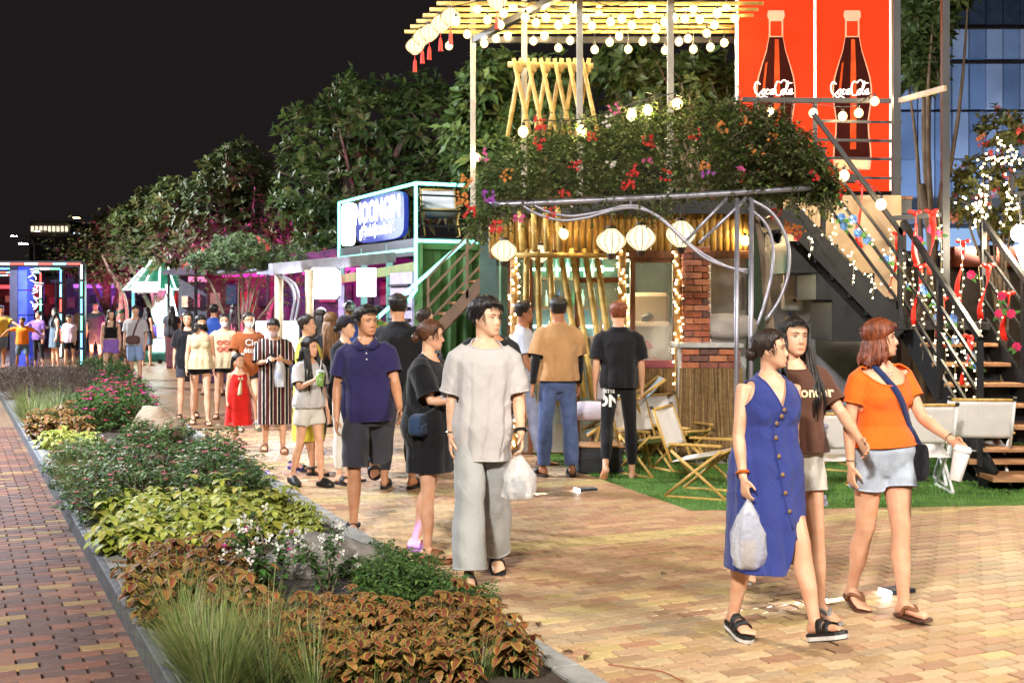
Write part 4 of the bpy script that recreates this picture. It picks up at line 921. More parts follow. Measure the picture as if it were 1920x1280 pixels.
plant('bougain', G(510,1160)+Vector((0,0,.05)), .95, 'before the grey boulder', 0); plant('bougain', G(615,1150)+Vector((0,0,.05)), .8, 'before the grey boulder', 1)
def boulder(label, c, size, seed, m, rz=0):
    mb = MB(); n, m_ = 40, 24; mb.ball((0,0,0), 1, n, m_); V = np.array(mb.v); d = V/np.linalg.norm(V, axis=1)[:,None]
    rad = 1+.22*vnoise(d*1.3, seed)+.10*vnoise(d*3.1, seed+1)+.04*vnoise(d*8, seed+2); 
    for pn in range(7):      # broken flat faces
        nn = np.array([hashr(seed, pn)-.5, hashr(pn, seed)-.5, hashr(pn*2, seed)*.8-.1]); nn /= np.linalg.norm(nn); dd = (d*rad[:,None]) @ nn; lim = .74+.12*hashr(pn, seed*3); rad = np.where(dd > lim, rad*(lim+(dd-lim)*.25)/np.maximum(dd, 1e-6), rad)
    mb.v = [tuple(x) for x in d*rad[:,None]*np.array(size)]; o = mb.build('boulder', m, None, True); tag(o, label, 'boulder'); o.location = c; o.rotation_euler = (0, 0, rz)
boulder('large grey boulder among coleus and white bougainvillea', G(592,1092)+Vector((0,0,.08)), (.47,.34,.235), 3, mat('grey_rock', (.10,.09,.08), .9, col2=(.24,.215,.19), vs=9, bump=1, bs=16), .4)
boulder('rounded tan boulder beside the pink flower bushes', G(298,842)+Vector((0,0,.20)), (.36,.30,.32), 8, mat('tan_rock', (.24,.17,.11), .85, col2=(.38,.29,.21), vs=5, bump=.7, bs=22), .8)
# ---- trees
def tree(label, base, height, lobes, trunk_r, seed, cols, n_cl=420, leafL=.17, group=None, nbranch=9, rosette=9, lean=(0,0), name='broad_leaf_tree', spread=None, aspect=.42, flowers=None):
    rnd = random.Random(seed); t = thing(name, label, 'tree', base, 0, group); tr = MB(); lf = MB(); base = Vector(base); U = rnd.uniform
    top = base+Vector((lean[0], lean[1], height*.55)); pts = spline([base-Vector((0, 0, .1)), base+(top-base)*.35+Vector((U(-.15, .15), U(-.1, .1), 0)), base+(top-base)*.7+Vector((U(-.2, .2), U(-.1, .1), 0)), top], 4); tr.tube(pts, [trunk_r*(1-.5*i/(len(pts)-1)) for i in range(len(pts))], 9)
    ends = []
    for c, rx, ry, rz in lobes:
        c = Vector(c)
        for b in range(max(2, nbranch//len(lobes))):
            a = U(0, 6.28); e = base+c+Vector((math.cos(a)*rx*.7, math.sin(a)*ry*.7, U(-.2, .7)*rz)); s = pts[int(U(.35, .95)*(len(pts)-1))]; mid = s+(e-s)*.5+Vector((U(-.2, .2), U(-.2, .2), .25)); q = spline([s, mid, e], 4); tr.tube(q, [trunk_r*.42*(1-.8*i/(len(q)-1)) for i in range(len(q))], 6)
            for w in range(3): d2 = q[-1-w]; tr.tube([d2, d2+Vector((U(-.5, .5), U(-.5, .5), U(.1, .5)))*rx*.4], [trunk_r*.1, .008], 4)
    vol = [rx*ry*rz for _, rx, ry, rz in lobes]; tot = sum(v**.8 for v in vol)
    for (c, rx, ry, rz), v in zip(lobes, vol):
        c = Vector(c); m_ = int(.82*n_cl*(v**.8)/tot)
        for _ in range(m_):
            a = U(0, 6.28); sz = U(-.85, 1); cr = math.sqrt(max(0, 1-sz*sz)); rr = U(.45, 1)**.5*U(.86, 1.1); d = Vector((math.cos(a)*cr, math.sin(a)*cr, sz)); p = base+c+Vector((d.x*rx*rr, d.y*ry*rr, d.z*rz*rr)); ax = (d+Vector((U(-.5, .5), U(-.5, .5), .7))).normalized(); x, y, z = frame(ax); col = rnd.choice(cols); tone = U(.7, 1.3)
            for q in range(rosette):
                b = q*6.28/rosette*1.6+U(-.5, .5); up = U(-.1, 1.4); dd = (x*math.cos(b)+y*math.sin(b)+z*up).normalized(); L = leafL*U(.5, 1.25)
                leaf(lf, p-ax*U(0, leafL*.8), dd, z, L, L*aspect, jit(tuple(k*tone for k in col), rnd, .18), .25, None, .2, True)
    tr.build('trunk', BARK, t, True); lf.build('crown', LEAFM, t)
    if flowers:
        fm = MB()
        for _ in range(flowers[0]):
            c, rx, ry, rz = rnd.choice(lobes); a = U(0, 6.28); sz = U(-.8, .9); cr = math.sqrt(1-sz*sz); p = base+Vector(c)+Vector((math.cos(a)*cr*rx, math.sin(a)*cr*ry, sz*rz)); col = rnd.choice(flowers[1])
            for q in range(5): flower(fm, p+Vector((U(-.05, .05), U(-.05, .05), U(-.05, .05))), (U(-1, 1), U(-1, 1), U(-.5, 1)), col, rnd, .035, 4)
        fm.build('flowers', PETAL, t)['kind'] = 'stuff'
    return t
GRN = [(.075,.13,.035),(.10,.16,.04),(.055,.10,.026),(.13,.18,.05)]; GRD = [(.07,.105,.03),(.09,.12,.034),(.11,.125,.034),(.06,.085,.025)]
def TB(px, Y): return Vector(((px-960)/F*Y, Y, 0))
def LB(px, py, Y, bx, rw, rh, rd=None):    # a crown lobe from where it stands in the picture, at the tree's own distance
    p = P(px, py, Y); return (p-Vector((bx.x, Y, 0)), rw*Y/F, rd or rw*Y/F, rh*Y/F)
b = TB(690,26.5); tree('tallest broad-leaved tree beyond the neon container', b, 6.8, [LB(690,215,26.5,b,105,75),LB(595,260,26.5,b,85,80),LB(800,230,26.5,b,95,75),LB(575,350,26.5,b,80,80),LB(700,350,26.5,b,130,100),LB(840,350,26.5,b,90,100),LB(620,430,26.5,b,90,60),LB(660,170,26.5,b,50,45),LB(780,170,26.5,b,60,45)], .22, 3, GRN, 1250, .24, 'trees along the promenade', 12)
b = TB(430,31); tree('second tree of the row with its trunk lit magenta', b, 6.0, [LB(440,330,31,b,75,55),LB(390,390,31,b,80,60),LB(490,400,31,b,80,70),LB(330,410,31,b,60,50),LB(450,300,31,b,50,40),LB(400,450,31,b,110,50),LB(540,430,31,b,70,60)], .2, 5, GRD, 1050, .25, 'trees along the promenade', 10)
b = TB(300,38); tree('third tree of the row behind the light canopy', b, 5.8, [LB(300,385,38,b,60,45),LB(255,425,38,b,60,50),LB(345,440,38,b,60,50),LB(300,470,38,b,90,40),LB(320,350,38,b,35,30)], .2, 7, GRD, 850, .28, 'trees along the promenade', 9)
b = TB(205,45); tree('pink-lit tree behind the portals', b, 5.2, [LB(215,420,45,b,45,35),LB(180,460,45,b,50,40),LB(245,470,45,b,55,45),LB(200,500,45,b,70,35)], .2, 9, GRD, 700, .3, 'trees along the promenade', 9)
b = TB(140,56); tree('small far tree beside the street lamps', b, 4.2, [LB(140,470,56,b,35,22),LB(110,490,56,b,35,22),LB(165,495,56,b,40,28)], .18, 11, GRD, 420, .32, 'trees along the promenade', 7)
b = TB(1010,18.5); tree('broad-leaved tree behind the bamboo pergola', b, 5.6, [LB(920,180,18.5,b,75,90),LB(1020,170,18.5,b,80,70),LB(930,290,18.5,b,80,80),LB(870,250,18.5,b,50,70)], .13, 13, GRN, 900, .22, None, 9)
b = TB(1330,18.5); tree('tree with pale bare limbs behind the fairy bulbs', b, 5.0, [LB(1180,130,18.5,b,70,55),LB(1310,150,18.5,b,80,60),LB(1230,200,18.5,b,90,50)], .12, 15, [(.08,.12,.03),(.06,.10,.025),(.11,.14,.04)], 620, .24, None, 12)
b = TB(1725,19); tree('tree lit from below behind the red billboard', b, 6.5, [LB(1735,40,19,b,55,60),LB(1725,120,19,b,45,60),LB(1760,-40,19,b,80,60)], .12, 17, [(.06,.10,.028),(.09,.13,.035)], 620, .21, None, 6)
b = TB(1875,15.5); fairy_tree = tree('small tree wound with warm fairy lights and red blossoms', b, 3.9, [LB(1880,240,15.5,b,50,45),LB(1830,330,15.5,b,50,45),LB(1905,330,15.5,b,50,60),LB(1810,395,15.5,b,45,30),LB(1890,420,15.5,b,60,40)], .06, 19, [(.10,.10,.025),(.14,.12,.03),(.07,.08,.02)], 520, .10, None, 9, 8, name='fairy_light_tree', flowers=(40, [(.55,.08,.06),(.6,.2,.12)]))
b = TB(455,19); tree('round-topped feathery bush trained over the second steel arch', b, 2.9, [LB(455,475,19,b,85,32,.8),LB(395,490,19,b,50,25,.6),LB(530,485,19,b,55,26,.6),LB(455,455,19,b,55,20,.6)], .05, 21, [(.09,.14,.05),(.12,.17,.07),(.06,.10,.035)], 1100, .085, None, 6, 9, name='arch_bush', aspect=.3, flowers=(8, [(.6,.12,.1)]))
# ------------------------------------------------------------------ lamps used in several places
WARM = (1,.76,.42)
bulb_m = emat('warm_bulb_glass', (1,.80,.48), 210); fairy_m = emat('fairy_bulb', (1,.80,.42), 14); sock = mat('bulb_socket', (.03,.03,.03), .5)
halo_m = bpy.data.materials.new('bulb_halo'); halo_m.use_nodes = True; MATS['bulb_halo'] = halo_m  # glowing shell around each bulb, added to imitate its yellow halo
_N = halo_m.node_tree.nodes; _L = halo_m.node_tree.links; _N.clear(); _e = _N.new('ShaderNodeEmission'); _e.inputs[0].default_value = (1,.70,.26,1); _e.inputs[1].default_value = 1.8; _t = _N.new('ShaderNodeBsdfTransparent'); _a = _N.new('ShaderNodeAddShader'); _o = _N.new('ShaderNodeOutputMaterial'); _t.inputs[0].default_value = (.75,.7,.6,1); _L.new(_e.outputs[0], _a.inputs[0]); _L.new(_t.outputs[0], _a.inputs[1]); _L.new(_a.outputs[0], _o.inputs[0])
_b = MB(); _b.cur = 1; _b.lathe([(.012,.0),(.016,.005),(.016,.035),(.012,.04)], (0,0,-.04), 8); _b.cur = 0; _b.ball((0,0,-.080), .028, 10, 8, sz=1.2); _b.cur = 2; _b.ball((0,0,-.085), .050, 14, 10, sz=1.08); BULB = _b.mesh('bulb'); BULB.materials.append(bulb_m); BULB.materials.append(sock); BULB.materials.append(halo_m); BULB.shade_smooth()
_b = MB(); _b.ball((0,0,0), .008, 6, 4); FAIRY = _b.mesh('fairy_bulb'); FAIRY.materials.append(fairy_m)
def inst(name, me, parent, loc, rz=0, s=1):
    o = bpy.data.objects.new(name, me); link(o, parent); o.matrix_basis = Matrix.Translation(loc) @ Matrix.Rotation(rz, 4, 'Z') @ Matrix.Scale(s, 4); KIDS.setdefault(parent.as_pointer(), []).append(o); return o
def light(parent, kind, loc, power, col=WARM, size=.1, aim=None, angle=90, blend=.6):
    l = bpy.data.lights.new('light', kind); l.energy = power; l.color = col; o = bpy.data.objects.new('light', l); link(o, parent)
    if kind == 'SPOT': l.spot_size = R(angle); l.spot_blend = blend; l.shadow_soft_size = size
    elif kind == 'AREA': l.size = size
    else: l.shadow_soft_size = size
    M = Matrix.Translation(loc)
    if aim is not None: M = M @ (Vector(aim)-Vector(loc)).to_track_quat('-Z', 'Y').to_matrix().to_4x4()
    o.matrix_basis = M; return o
cordm = mat('black_cord', (.015,.015,.015), .6)
def bulb_string(label, pts, drop=.0, scale=1., cord=True):
    t = thing('festoon_string', label, 'string lights', pts[0]); 
    if cord: mb = MB(); q = [Vector(p)+Vector((0,0,drop)) for p in pts]; mb.tube(spline(q, 4) if len(q) > 2 else q, .006, 5); mb.build('cord', cordm, t)
    for p in pts: inst('bulb', BULB, t, Vector(p), hashr(p[0], p[1])*6, scale)
    if drop > .02:
        for p in pts: mb = MB(); mb.tube([Vector(p)+Vector((0,0,drop)), Vector(p)], .004, 4); mb.build('hanger', cordm, t)
    return t
def fairy_strand(label, pts, n, group=None, jitter=.02, name='fairy_light_strand', seed=1, scale=1.):
    rnd = random.Random(seed); t = thing(name, label, 'fairy lights', pts[0], 0, group); q = spline(pts, 8); mb = MB(); mb.tube(q, .0025, 4); mb.build('wire', mat('clear_wire', (.25,.2,.1), .4), t)
    for i in range(n):
        p = q[int((i+.5)/n*(len(q)-1))]; inst('fairy_bulb', FAIRY, t, p+Vector((rnd.uniform(-1,1), rnd.uniform(-1,1), rnd.uniform(-1,1)))*jitter, 0, scale)
    return t
silk = emat('lit_silk', (1,.86,.50), 1.15); ribm = mat('lantern_wire', (.35,.22,.06), .6); tassm = mat('red_tassel', '#d0342a', .8)
def lantern(label, c, rx, rz, tassel=False, group='silk lanterns', power=16, silk_m=None):
    t = thing('silk_lantern', label, 'lantern', c-Vector((0,0,rz)), 0, group); mb = MB(); n = 24; prof = [(rx*max(.28, math.sin(math.pi*(.09+.82*i/12))), -rz+2*rz*i/12) for i in range(13)]
    mb.lathe(prof, c, n); mb.build('silk_shade', silk_m or silk, t, True)
    for k in range(12):
        a = 2*math.pi*k/12; mb = MB(); mb.tube([c+Vector((math.cos(a)*(r_+.003), math.sin(a)*(r_+.003), z)) for r_, z in prof], .0045, 4); mb.build('rib', ribm, t)
    mb = MB(); mb.lathe([(.05*rx/.16,0),(.06*rx/.16,.01),(.055*rx/.16,.03)], c+Vector((0,0,rz-.005)), 10); mb.tube([c+Vector((0,0,rz)), c+Vector((0,0,rz+.16))], .004, 4); mb.build('cap', mat('dark_wood', (.05,.03,.02), .6), t)
    if tassel:
        mb = MB(); b = c-Vector((0,0,rz)); mb.tube([b, b-Vector((0,0,.07))], .004, 5); mb.lathe([(.012,-.07),(.02,-.10),(.028,-.22),(.03,-.23)][::-1], b, 10); mb.build('tassel', tassm, t)
    else:
        mb = MB(); b = c-Vector((0,0,rz)); mb.lathe([(.02,-.06),(.04,-.03),(.05,0)], b, 8); mb.build('base_cap', MATS['dark_wood'], t)
    light(t, 'POINT', c, power, WARM, rx*.9); return t
steel_b = mat('black_steel', (.02,.02,.022), .45, .4, var=.1); steel_g = mat('galvanised_tube', (.36,.355,.42), .38, .7, var=.08, bump=.1, bs=120); bamb = mat('bamboo', '#c49a4e', .45, col2='#9a6f30', vs=9, bump=.15, bs=60, stretch=(3,3,.6)); bambp = mat('pale_bamboo', '#d8b868', .5, col2='#b08c48', vs=9)
timber = mat('timber', '#7a4a2a', .55, col2='#4e2c18', vs=5, stretch=(6,6,.7), bump=.25, bs=50); tread = mat('tread_timber', '#b98a62', .6, col2='#8a5f3e', vs=6, stretch=(.8,6,6), bump=.2, bs=50)
def bamboo_mesh(mb, a, b, r, n=10):
    a, b = Vector(a), Vector(b); L = (b-a).length; k = max(2, int(L/.24)); pts = []; rs = []
    for i in range(k+1):
        t = i/k; p = a+(b-a)*t
        if 0 < i < k: e = (b-a).normalized()*.012; pts += [p-e, p, p+e]; rs += [r, r*1.13, r]
        else: pts.append(p); rs.append(r*(1 if i == 0 else .92))
    mb.tube(pts, rs, n)
# ------------------------------------------------------------------ bamboo bar
YB = 14.0
bar = thing('bamboo_bar', 'bamboo and glass bar front under the upper deck', 'bar', P(1160,853,YB))
px = 922; i = 0
while px < 1404:                                  # fascia of upright bamboo
    mb = MB(); a = P(px, 388+3*hashr(i,1), YB+.03*hashr(i,2)); b = P(px, 470+8*hashr(i,3), YB+.03*hashr(i,2)); bamboo_mesh(mb, b, a, .036*(1+.12*(hashr(i,4)-.5))); mb.build('bamboo_pole', bamb, bar, True); px += 12.2; i += 1
def bx(name, m, p0, p1, Y0, Y1, parent, bevel=.004):
    """box between two picture corners at depth Y0, going back to Y1"""
    a = P(p0[0], p0[1], Y0); b = P(p1[0], p1[1], Y0); mb = MB(); mb.box(((a.x+b.x)/2, (Y0+Y1)/2, (a.z+b.z)/2), (abs(b.x-a.x), abs(Y1-Y0), abs(a.z-b.z))); return mb.build(name, m, parent, bevel=bevel)
bx('lintel', timber, (918,470), (1408,484), 13.92, 14.06, bar)
for q in (952, 990, 1078, 1160, 1182, 1262): bx('door_post', timber, (q,484), (q+9,850), 13.97, 14.07, bar)
glass = mat('window_glass', (.75,.8,.8), .04, var=0, alpha=.16, spec=.9, ior=1.5)
for a, b, top, bot in ((961,990,486,846),(999,1078,486,846),(1087,1160,486,846),(1191,1262,490,676)): bx('glass_pane', glass, (a,top), (b,bot), 14.01, 14.025, bar, 0)
bx('window_sill', mat('rose_timber', '#9a4a52', .5), (1180,676), (1272,690), 13.9, 14.08, bar)
bx('door_rail', timber, (1087,520), (1160,530), 13.98, 14.06, bar); bx('window_head', timber, (1182,484), (1272,492), 13.95, 14.07, bar)
bx('dado_panel', timber, (1182,690), (1262,850), 13.99, 14.05, bar)
for (a, b) in (((1050,470),(1096,745)),((1072,466),(1112,748)),((1096,466),(1136,742)),((1118,468),(1148,700)),((1030,468),(1046,760)),((1008,468),(1014,770)),((988,468),(984,770)),((975,390),(980,470)),((1000,388),(1003,470)),((1022,390),(1026,470)),((1046,388),(1050,470))):
    mb = MB(); bamboo_mesh(mb, P(b[0],b[1],13.55), P(a[0],a[1],13.75), .034); mb.build('bamboo_pole', bambp, bar, True)
for y in (478,): mb = MB(); bamboo_mesh(mb, P(960,y,13.68), P(1150,y+2,13.68), .03); mb.build('bamboo_rail', bambp, bar, True)
# the room behind the glass
bx('back_wall', mat('dark_green_wall', (.05,.09,.075), .6), (900,380), (1440,856), 17.4, 17.5, bar, 0)
bx('floor_slab', timber, (940,848), (1420,853), 14.1, 17.4, bar, 0)
bx('end_wall', mat('dark_green_wall', (.05,.09,.075), .6), (930,400), (936,856), 14.2, 17.4, bar, 0)
for z in (520, 575, 630): bx('shelf', timber, (985,z), (1150,z+5), 17.1, 17.38, bar)
rnd = random.Random(4); bcol = [mat('bottle_green_glass', (.03,.2,.08), .15, var=0), mat('bottle_amber_glass', (.25,.09,.02), .15, var=0), mat('bottle_clear_glass', (.6,.65,.65), .1, var=0), mat('bottle_blue_glass', (.05,.1,.35), .15, var=0)]
shelf_g = 'bottles on the back shelves of the bar'
for z in (520, 575, 630):
    for k in range(9):
        mb = MB(); p = P(994+k*17+rnd.uniform(-4,4), z, 17.22); h = rnd.uniform(.2,.3); mb.lathe([(.03,0),(.033,.01),(.033,h*.6),(.012,h*.78),(.012,h)], p, 10); solid('bottle', 'small bottle standing on the lit back shelf of the bar', 'bottle', mb, rnd.choice(bcol), shelf_g, True)
for (a, b, c, s) in (((990,505),(1150,508),'green_tube',0),((1000,612),(1140,615),'aqua_tube',1)):
    t = thing('neon_tube', ('green','aqua')[s]+' neon tube glowing behind the bar glass', 'neon tube', P(a[0],a[1],17.3)); mb = MB(); mb.tube([P(a[0],a[1],17.3), P(b[0],a[1],17.3)], .02, 8); mb.build('tube', emat(c, ((.2,1,.55),(.35,.9,1))[s], 14), t, True); light(t, 'POINT', P(1070,a[1],16.9), 16, ((.3,1,.6),(.4,.85,1))[s], .2)
ceil_l = thing('pendant_lamp', 'warm pendant lamp hanging inside the bar', 'lamp', P(1125,500,15.6)); mb = MB(); mb.ball(P(1125,505,15.6), .05, 12, 8); mb.tube([P(1125,500,15.6), P(1125,400,15.6)], .006, 5); mb.build('globe', bulb_m, ceil_l, True); light(ceil_l, 'POINT', P(1125,512,15.5), 60, (1,.7,.38), .1)
mb = MB(); mb.box(P(1215,640,15.4), (.55,.6,.5)); mb.box(P(1215,585,15.62), (.55,.12,.5)); solid('sofa', 'pale low sofa seen through the bar window', 'sofa', mb, cloth('pale_sofa_cloth', '#c9bda8'), bevel=.05)
r_in = person('seated person in a red top behind the bar window', P(1216,690,15.3).xy.to_3d()+Vector((0,0,.02)), 70, 1.62, True, ((80,4,85,6,0),(80,4,85,6,0)), ((20,8,60,10,40),(20,8,60,10,40)), (10,0,0), tone='mid', hair=('black','crop'), lod=2, seed=301, top=tshirt(c_red if 'c_red' in globals() else cloth('red_cotton', '#d3231c'), hem=.9, ease=.03) if 'tshirt' in globals() else dict(name='tee_shirt', mat=cloth('red_cotton', '#d3231c'), hem=.9, ease=.03), bottom=dict(name='trousers', mat=cloth('black_cotton', '#17161a'), length=1.9, loose=.012), group='people inside the bar'); r_in.root.location.z += .30
# posts wound with fairy lights
for pxl, top, bot, who in ((964,470,842,'beside the green container'),(1167,468,842,'between the glass door and the window'),(1271,470,845,'in front of the brick pillar')):
    a = P(pxl, bot, 13.85); b = P(pxl, top, 13.85); mb = MB(); t = thing('light_wound_post', 'slim post wound with glowing fairy lights '+who, 'post', a); mb.tube([a, b], .045, 12); mb.build('post', mat('pale_wood_post', '#b0824a', .6), t, True); n = 64; rnd = random.Random(pxl)
    mb = MB(); H_ = b.z-a.z; mb.tube([a+Vector((math.cos(i*.9)*.052, math.sin(i*.9)*.052, H_*i/150)) for i in range(151)], .004, 4); mb.build('wire', mat('clear_wire', (.25,.2,.1), .4), t)
    for i in range(n): an = -math.pi*rnd.uniform(.05,.95); inst('fairy_bulb', FAIRY, t, a+Vector((math.cos(an)*.058, math.sin(an)*.058, H_*(i+.5)/n)), 0, 1.5)
# brick pillar and counter, brick by brick
brick_ms = [mat('brick_'+c, c, .85, var=.14, vs=12, bump=.5, bs=70) for c in ('#b06a4a','#9c563c','#c07c58','#8a5244','#6b4a42','#b8785e')]; mortar = mat('mortar', (.30,.26,.22), .95, bump=.4)
def brick_wall(holder, o, x, y_up, w, h, d, bl=.2, bh=.062, j=.010, seed=0):
    """face of bricks at o in directions x and up, standing proud of a mortar core"""
    rows = int(h/(bh+j)); x = Vector(x).normalized(); n = x.cross(Vector((0,0,1))); cache = {}
    for r_ in range(rows):
        off = (bl+j)/2 if r_ % 2 else 0; u = -off
        while u < w-.01:
            a = max(0, u); b = min(w, u+bl)
            if b-a > .03:
                mb = MB(); c = Vector(o)+x*((a+b)/2)+Vector((0,0,r_*(bh+j)+bh/2+j)); q = .004*hashr(r_+seed, u*9); mb.box(c+n*(q), (b-a, d, bh), math.atan2(x.y, x.x)); mb.build('brick', brick_ms[int(hashr(r_*1.7+seed, u*5)*6)], holder, bevel=.004)
            u += bl+j
pil = thing('brick_pillar', 'square brick pillar above the bar counter', 'pillar', P(1306,645,13.7)); a = P(1284,645,13.66); b = P(1331,462,13.66); w = b.x-a.x; h = b.z-a.z
mb = MB(); mb.box(((a.x+b.x)/2, 13.66+w/2+.012, (a.z+b.z)/2), (w-.03, w-.03, h)); mb.build('mortar_core', mortar, pil); brick_wall(pil, (a.x, 13.67, a.z), (1,0,0), None, w, h, .03, .19); brick_wall(pil, (a.x+.003, 13.67+w, a.z), (0,-1,0), None, w-.02, h, .03, .19, seed=4)
ctr = thing('brick_counter', 'brick-faced bar counter with a pale slab and thatch skirt', 'counter', P(1330,850,13.2)); a = P(1278,690,13.2); b = P(1386,652,13.2); w = b.x-a.x; h = b.z-a.z
mb = MB(); mb.box(((a.x+b.x)/2, 13.2+.3+.012, (b.z)/2), (w-.03, .56, b.z-.01)); mb.build('core', mortar, ctr); brick_wall(ctr, (a.x, 13.21, a.z-.01), (1,0,0), None, w, h, .03, .19, seed=7); brick_wall(ctr, (b.x-.004, 13.215, a.z-.01), (0,1,0), None, .56, h, .03, .19, seed=9)
mb = MB(); mb.box(((a.x+b.x)/2, 13.47, b.z+.025), (w+.08, .66, .045)); mb.build('slab', mat('counter_stone', (.45,.44,.42), .4), ctr, bevel=.006)
thm = vcol_mat('thatch_straw', .85, .3, 90, .2)
def thatch(holder, a, b, ztop, zbot, Y, n, seed):
    rnd = random.Random(seed); mb = MB()
    for i in range(n):
        x = rnd.uniform(a, b); y = Y-rnd.uniform(0,.05); l = (ztop-zbot)*rnd.uniform(.7,1.0); g = rnd.uniform(.6,1.25); mb.col = rnd.choice([(.22*g,.13*g,.055*g),(.16*g,.09*g,.04*g),(.28*g,.18*g,.08*g)]); w = rnd.uniform(.004,.009); dx = rnd.uniform(-.04,.04)
        mb.add([(x-w,y,ztop),(x+w,y,ztop),(x+dx+w,y-.015,ztop-l),(x+dx-w,y-.015,ztop-l)], [(0,1,2,3)])
    o = mb.build('thatch', thm, holder); o['kind'] = 'stuff'
thatch(ctr, a.x-.02, b.x+.02, a.z, .06, 13.17, 900, 1); thatch(bar, P(1184,690,13.95).x, P(1278,690,13.95).x, P(1200,690,13.95).z, .05, 13.93, 600, 2)
fridge = thing('white_cabinet', 'tall white cabinet behind the bar counter', 'cabinet', P(1365,640,14.6)); bx('door', mat('white_enamel', (.62,.6,.6), .35), (1332,432), (1400,850), 14.5, 15.1, fridge, .01); bx('handle', steel_g, (1392,520), (1396,580), 14.46, 14.5, fridge)
mb = MB(); t = thing('notice_sign', 'small white notice with blue round symbol on the cabinet', 'sign', P(1368,445,14.48)); bx('board', mat('white_board', (.7,.7,.74), .4), (1336,414), (1398,444), 14.47, 14.49, t, 0)
mb = MB(); mb.lathe([(.001,0),(.055,0),(.055,.004)], P(1351,428,14.465), 20, axis=(0,-1,0)); mb.build('symbol', mat('sign_blue', '#3a4fa0', .4), t); text_obj('lettering', 'PHÒNG HÚT', .052, mat('sign_navy', '#28306a', .5), t, P(1378,422,14.466), (1,0,0), (0,0,1)); text_obj('lettering', 'VỊ TRÍ', .075, MATS['sign_navy'], t, P(1378,435,14.466), (1,0,0), (0,0,1), bold=.002)
mb = MB(); n = 16; mb.ball((0,0,0), 1, 22, 12); V = np.array(mb.v); V = np.sign(V)*np.abs(V)**.8*np.array([.36,.2,.15]); mb.v = [tuple(v) for v in V+np.array(P(1362,612,13.9)[:])]; solid('cushion', 'plump grey cushion lying on the counter behind the brick pillar', 'cushion', mb, cloth('grey_cushion_cloth', '#b4aaa4'), smooth=True)
# ------------------------------------------------------------------ upper deck, pergola, billboard
deck = thing('upper_deck', 'timber upper deck on black steel over the bar', 'deck', P(1160,390,YB)); zd = 2.92
for k in range(24): mb = MB(); mb.box((-.30+.205*k, 15.6, zd), (.195, 3.6, .035)); mb.build('deck_board', timber, deck, bevel=.003)
for y in (13.85, 17.3): mb = MB(); mb.box((2.05, y, zd-.1), (4.9,.10,.16)); mb.build('edge_beam', steel_b, deck, bevel=.003)
perg = thing('bamboo_pergola', 'bamboo slat pergola roof on slim posts over the deck', 'pergola', (1.2,15,zd)); zp = 5.2
for i, Y in enumerate(np.arange(12.9, 16.1, .3)):
    x0 = P(760+ (15.8-Y)*52, 57, 15.8).x*1+(15.8-Y)*.36-.0; mb = MB(); bamboo_mesh(mb, (-1.36+(15.8-Y)*.34, Y, zp+.05), (2.95, Y, zp+.05), .024); mb.build('bamboo_slat', bambp, perg, True)
side_a = Vector((-.49,16,zp-.04)); side_b = Vector((1.0,12.6,zp-.04))
mb = MB(); mb.bar(side_a, side_b, .08, .08); mb.build('side_beam', steel_b, perg); mb = MB(); mb.bar(side_a, (2.95,16,zp-.04), .08, .08); mb.build('back_beam', steel_b, perg)
for p_, Yp in ((887,16.0),(983,15.0),(1087,13.95),(1257,13.95)): x = (p_-960)/F*Yp; mb = MB(); mb.box((x, Yp, (zd+5.9)/2), (.07,.07,5.9-zd)); mb.build('post', mat('painted_post', (.30,.27,.22), .5), perg, bevel=.004)
bl = [(842,84),(908,80),(930,70),(952,65),(1000,75),(1021,64),(1047,88),(1069,74),(1115,91),(1143,77),(1161,66),(1178,90),(1205,76),(1229,70),(1247,92),(1273,76),(1290,70),(1300,90),(1332,86),(1358,78),(876,62),(1325,60)]
bulb_string('first row of round bulbs hanging under the back of the pergola', [P(x,y-10,15.9) for x, y in bl[:7]], .14); bulb_string('second row of round bulbs hanging under the back of the pergola', [P(x,y-10,15.6) for x, y in bl[7:14]], .12); bulb_string('third row of round bulbs nearest the red billboard', [P(x,y-10,15.4) for x, y in bl[14:]], .12)
bl2 = [(855,35),(895,12),(914,33),(944,20),(962,8),(1005,38),(1024,28),(1047,42),(1062,33),(1075,12),(1098,30),(1123,14),(1145,36),(1166,30),(1185,43),(1198,20),(1222,12),(1246,36),(1264,28),(1284,30),(1312,32),(1345,20),(1362,8),(1378,30),(985,28),(938,42),(1110,44),(1230,48),(1300,12),(1340,42)]
for k in range(3): bulb_string(['fourth','fifth','sixth'][k]+' row of round bulbs among the pergola slats', [P(x,y-8,14.3+.28*k) for x, y in bl2[k::3]], .10, 1.0)
# A-frame screen of crossed bamboo on the deck
scr = thing('bamboo_screen', 'crossed bamboo lattice screen standing on the deck', 'screen', P(1030,250,14.4))
mb = MB(); bamboo_mesh(mb, P(952,121,14.4), P(1112,124,14.4), .035); mb.build('top_rail', bambp, scr, True)
for k in range(6):
    c = 970+k*25.5
    for s in (-1, 1): mb = MB(); bamboo_mesh(mb, P(c-s*26+ (8 if s > 0 else -2), 255, 14.4+.05*s), P(c+s*7, 110, 14.4+.05*s), .026); mb.build('bamboo_pole', bambp, scr, True)
    mb = MB(); mb.lathe([(.045,-.05),(.06,-.02),(.06,.02),(.045,.05)], P(c+2, 128, 14.4), 10); mb.build('rope_lashing', mat('rope', '#b89a5a', .9), scr)
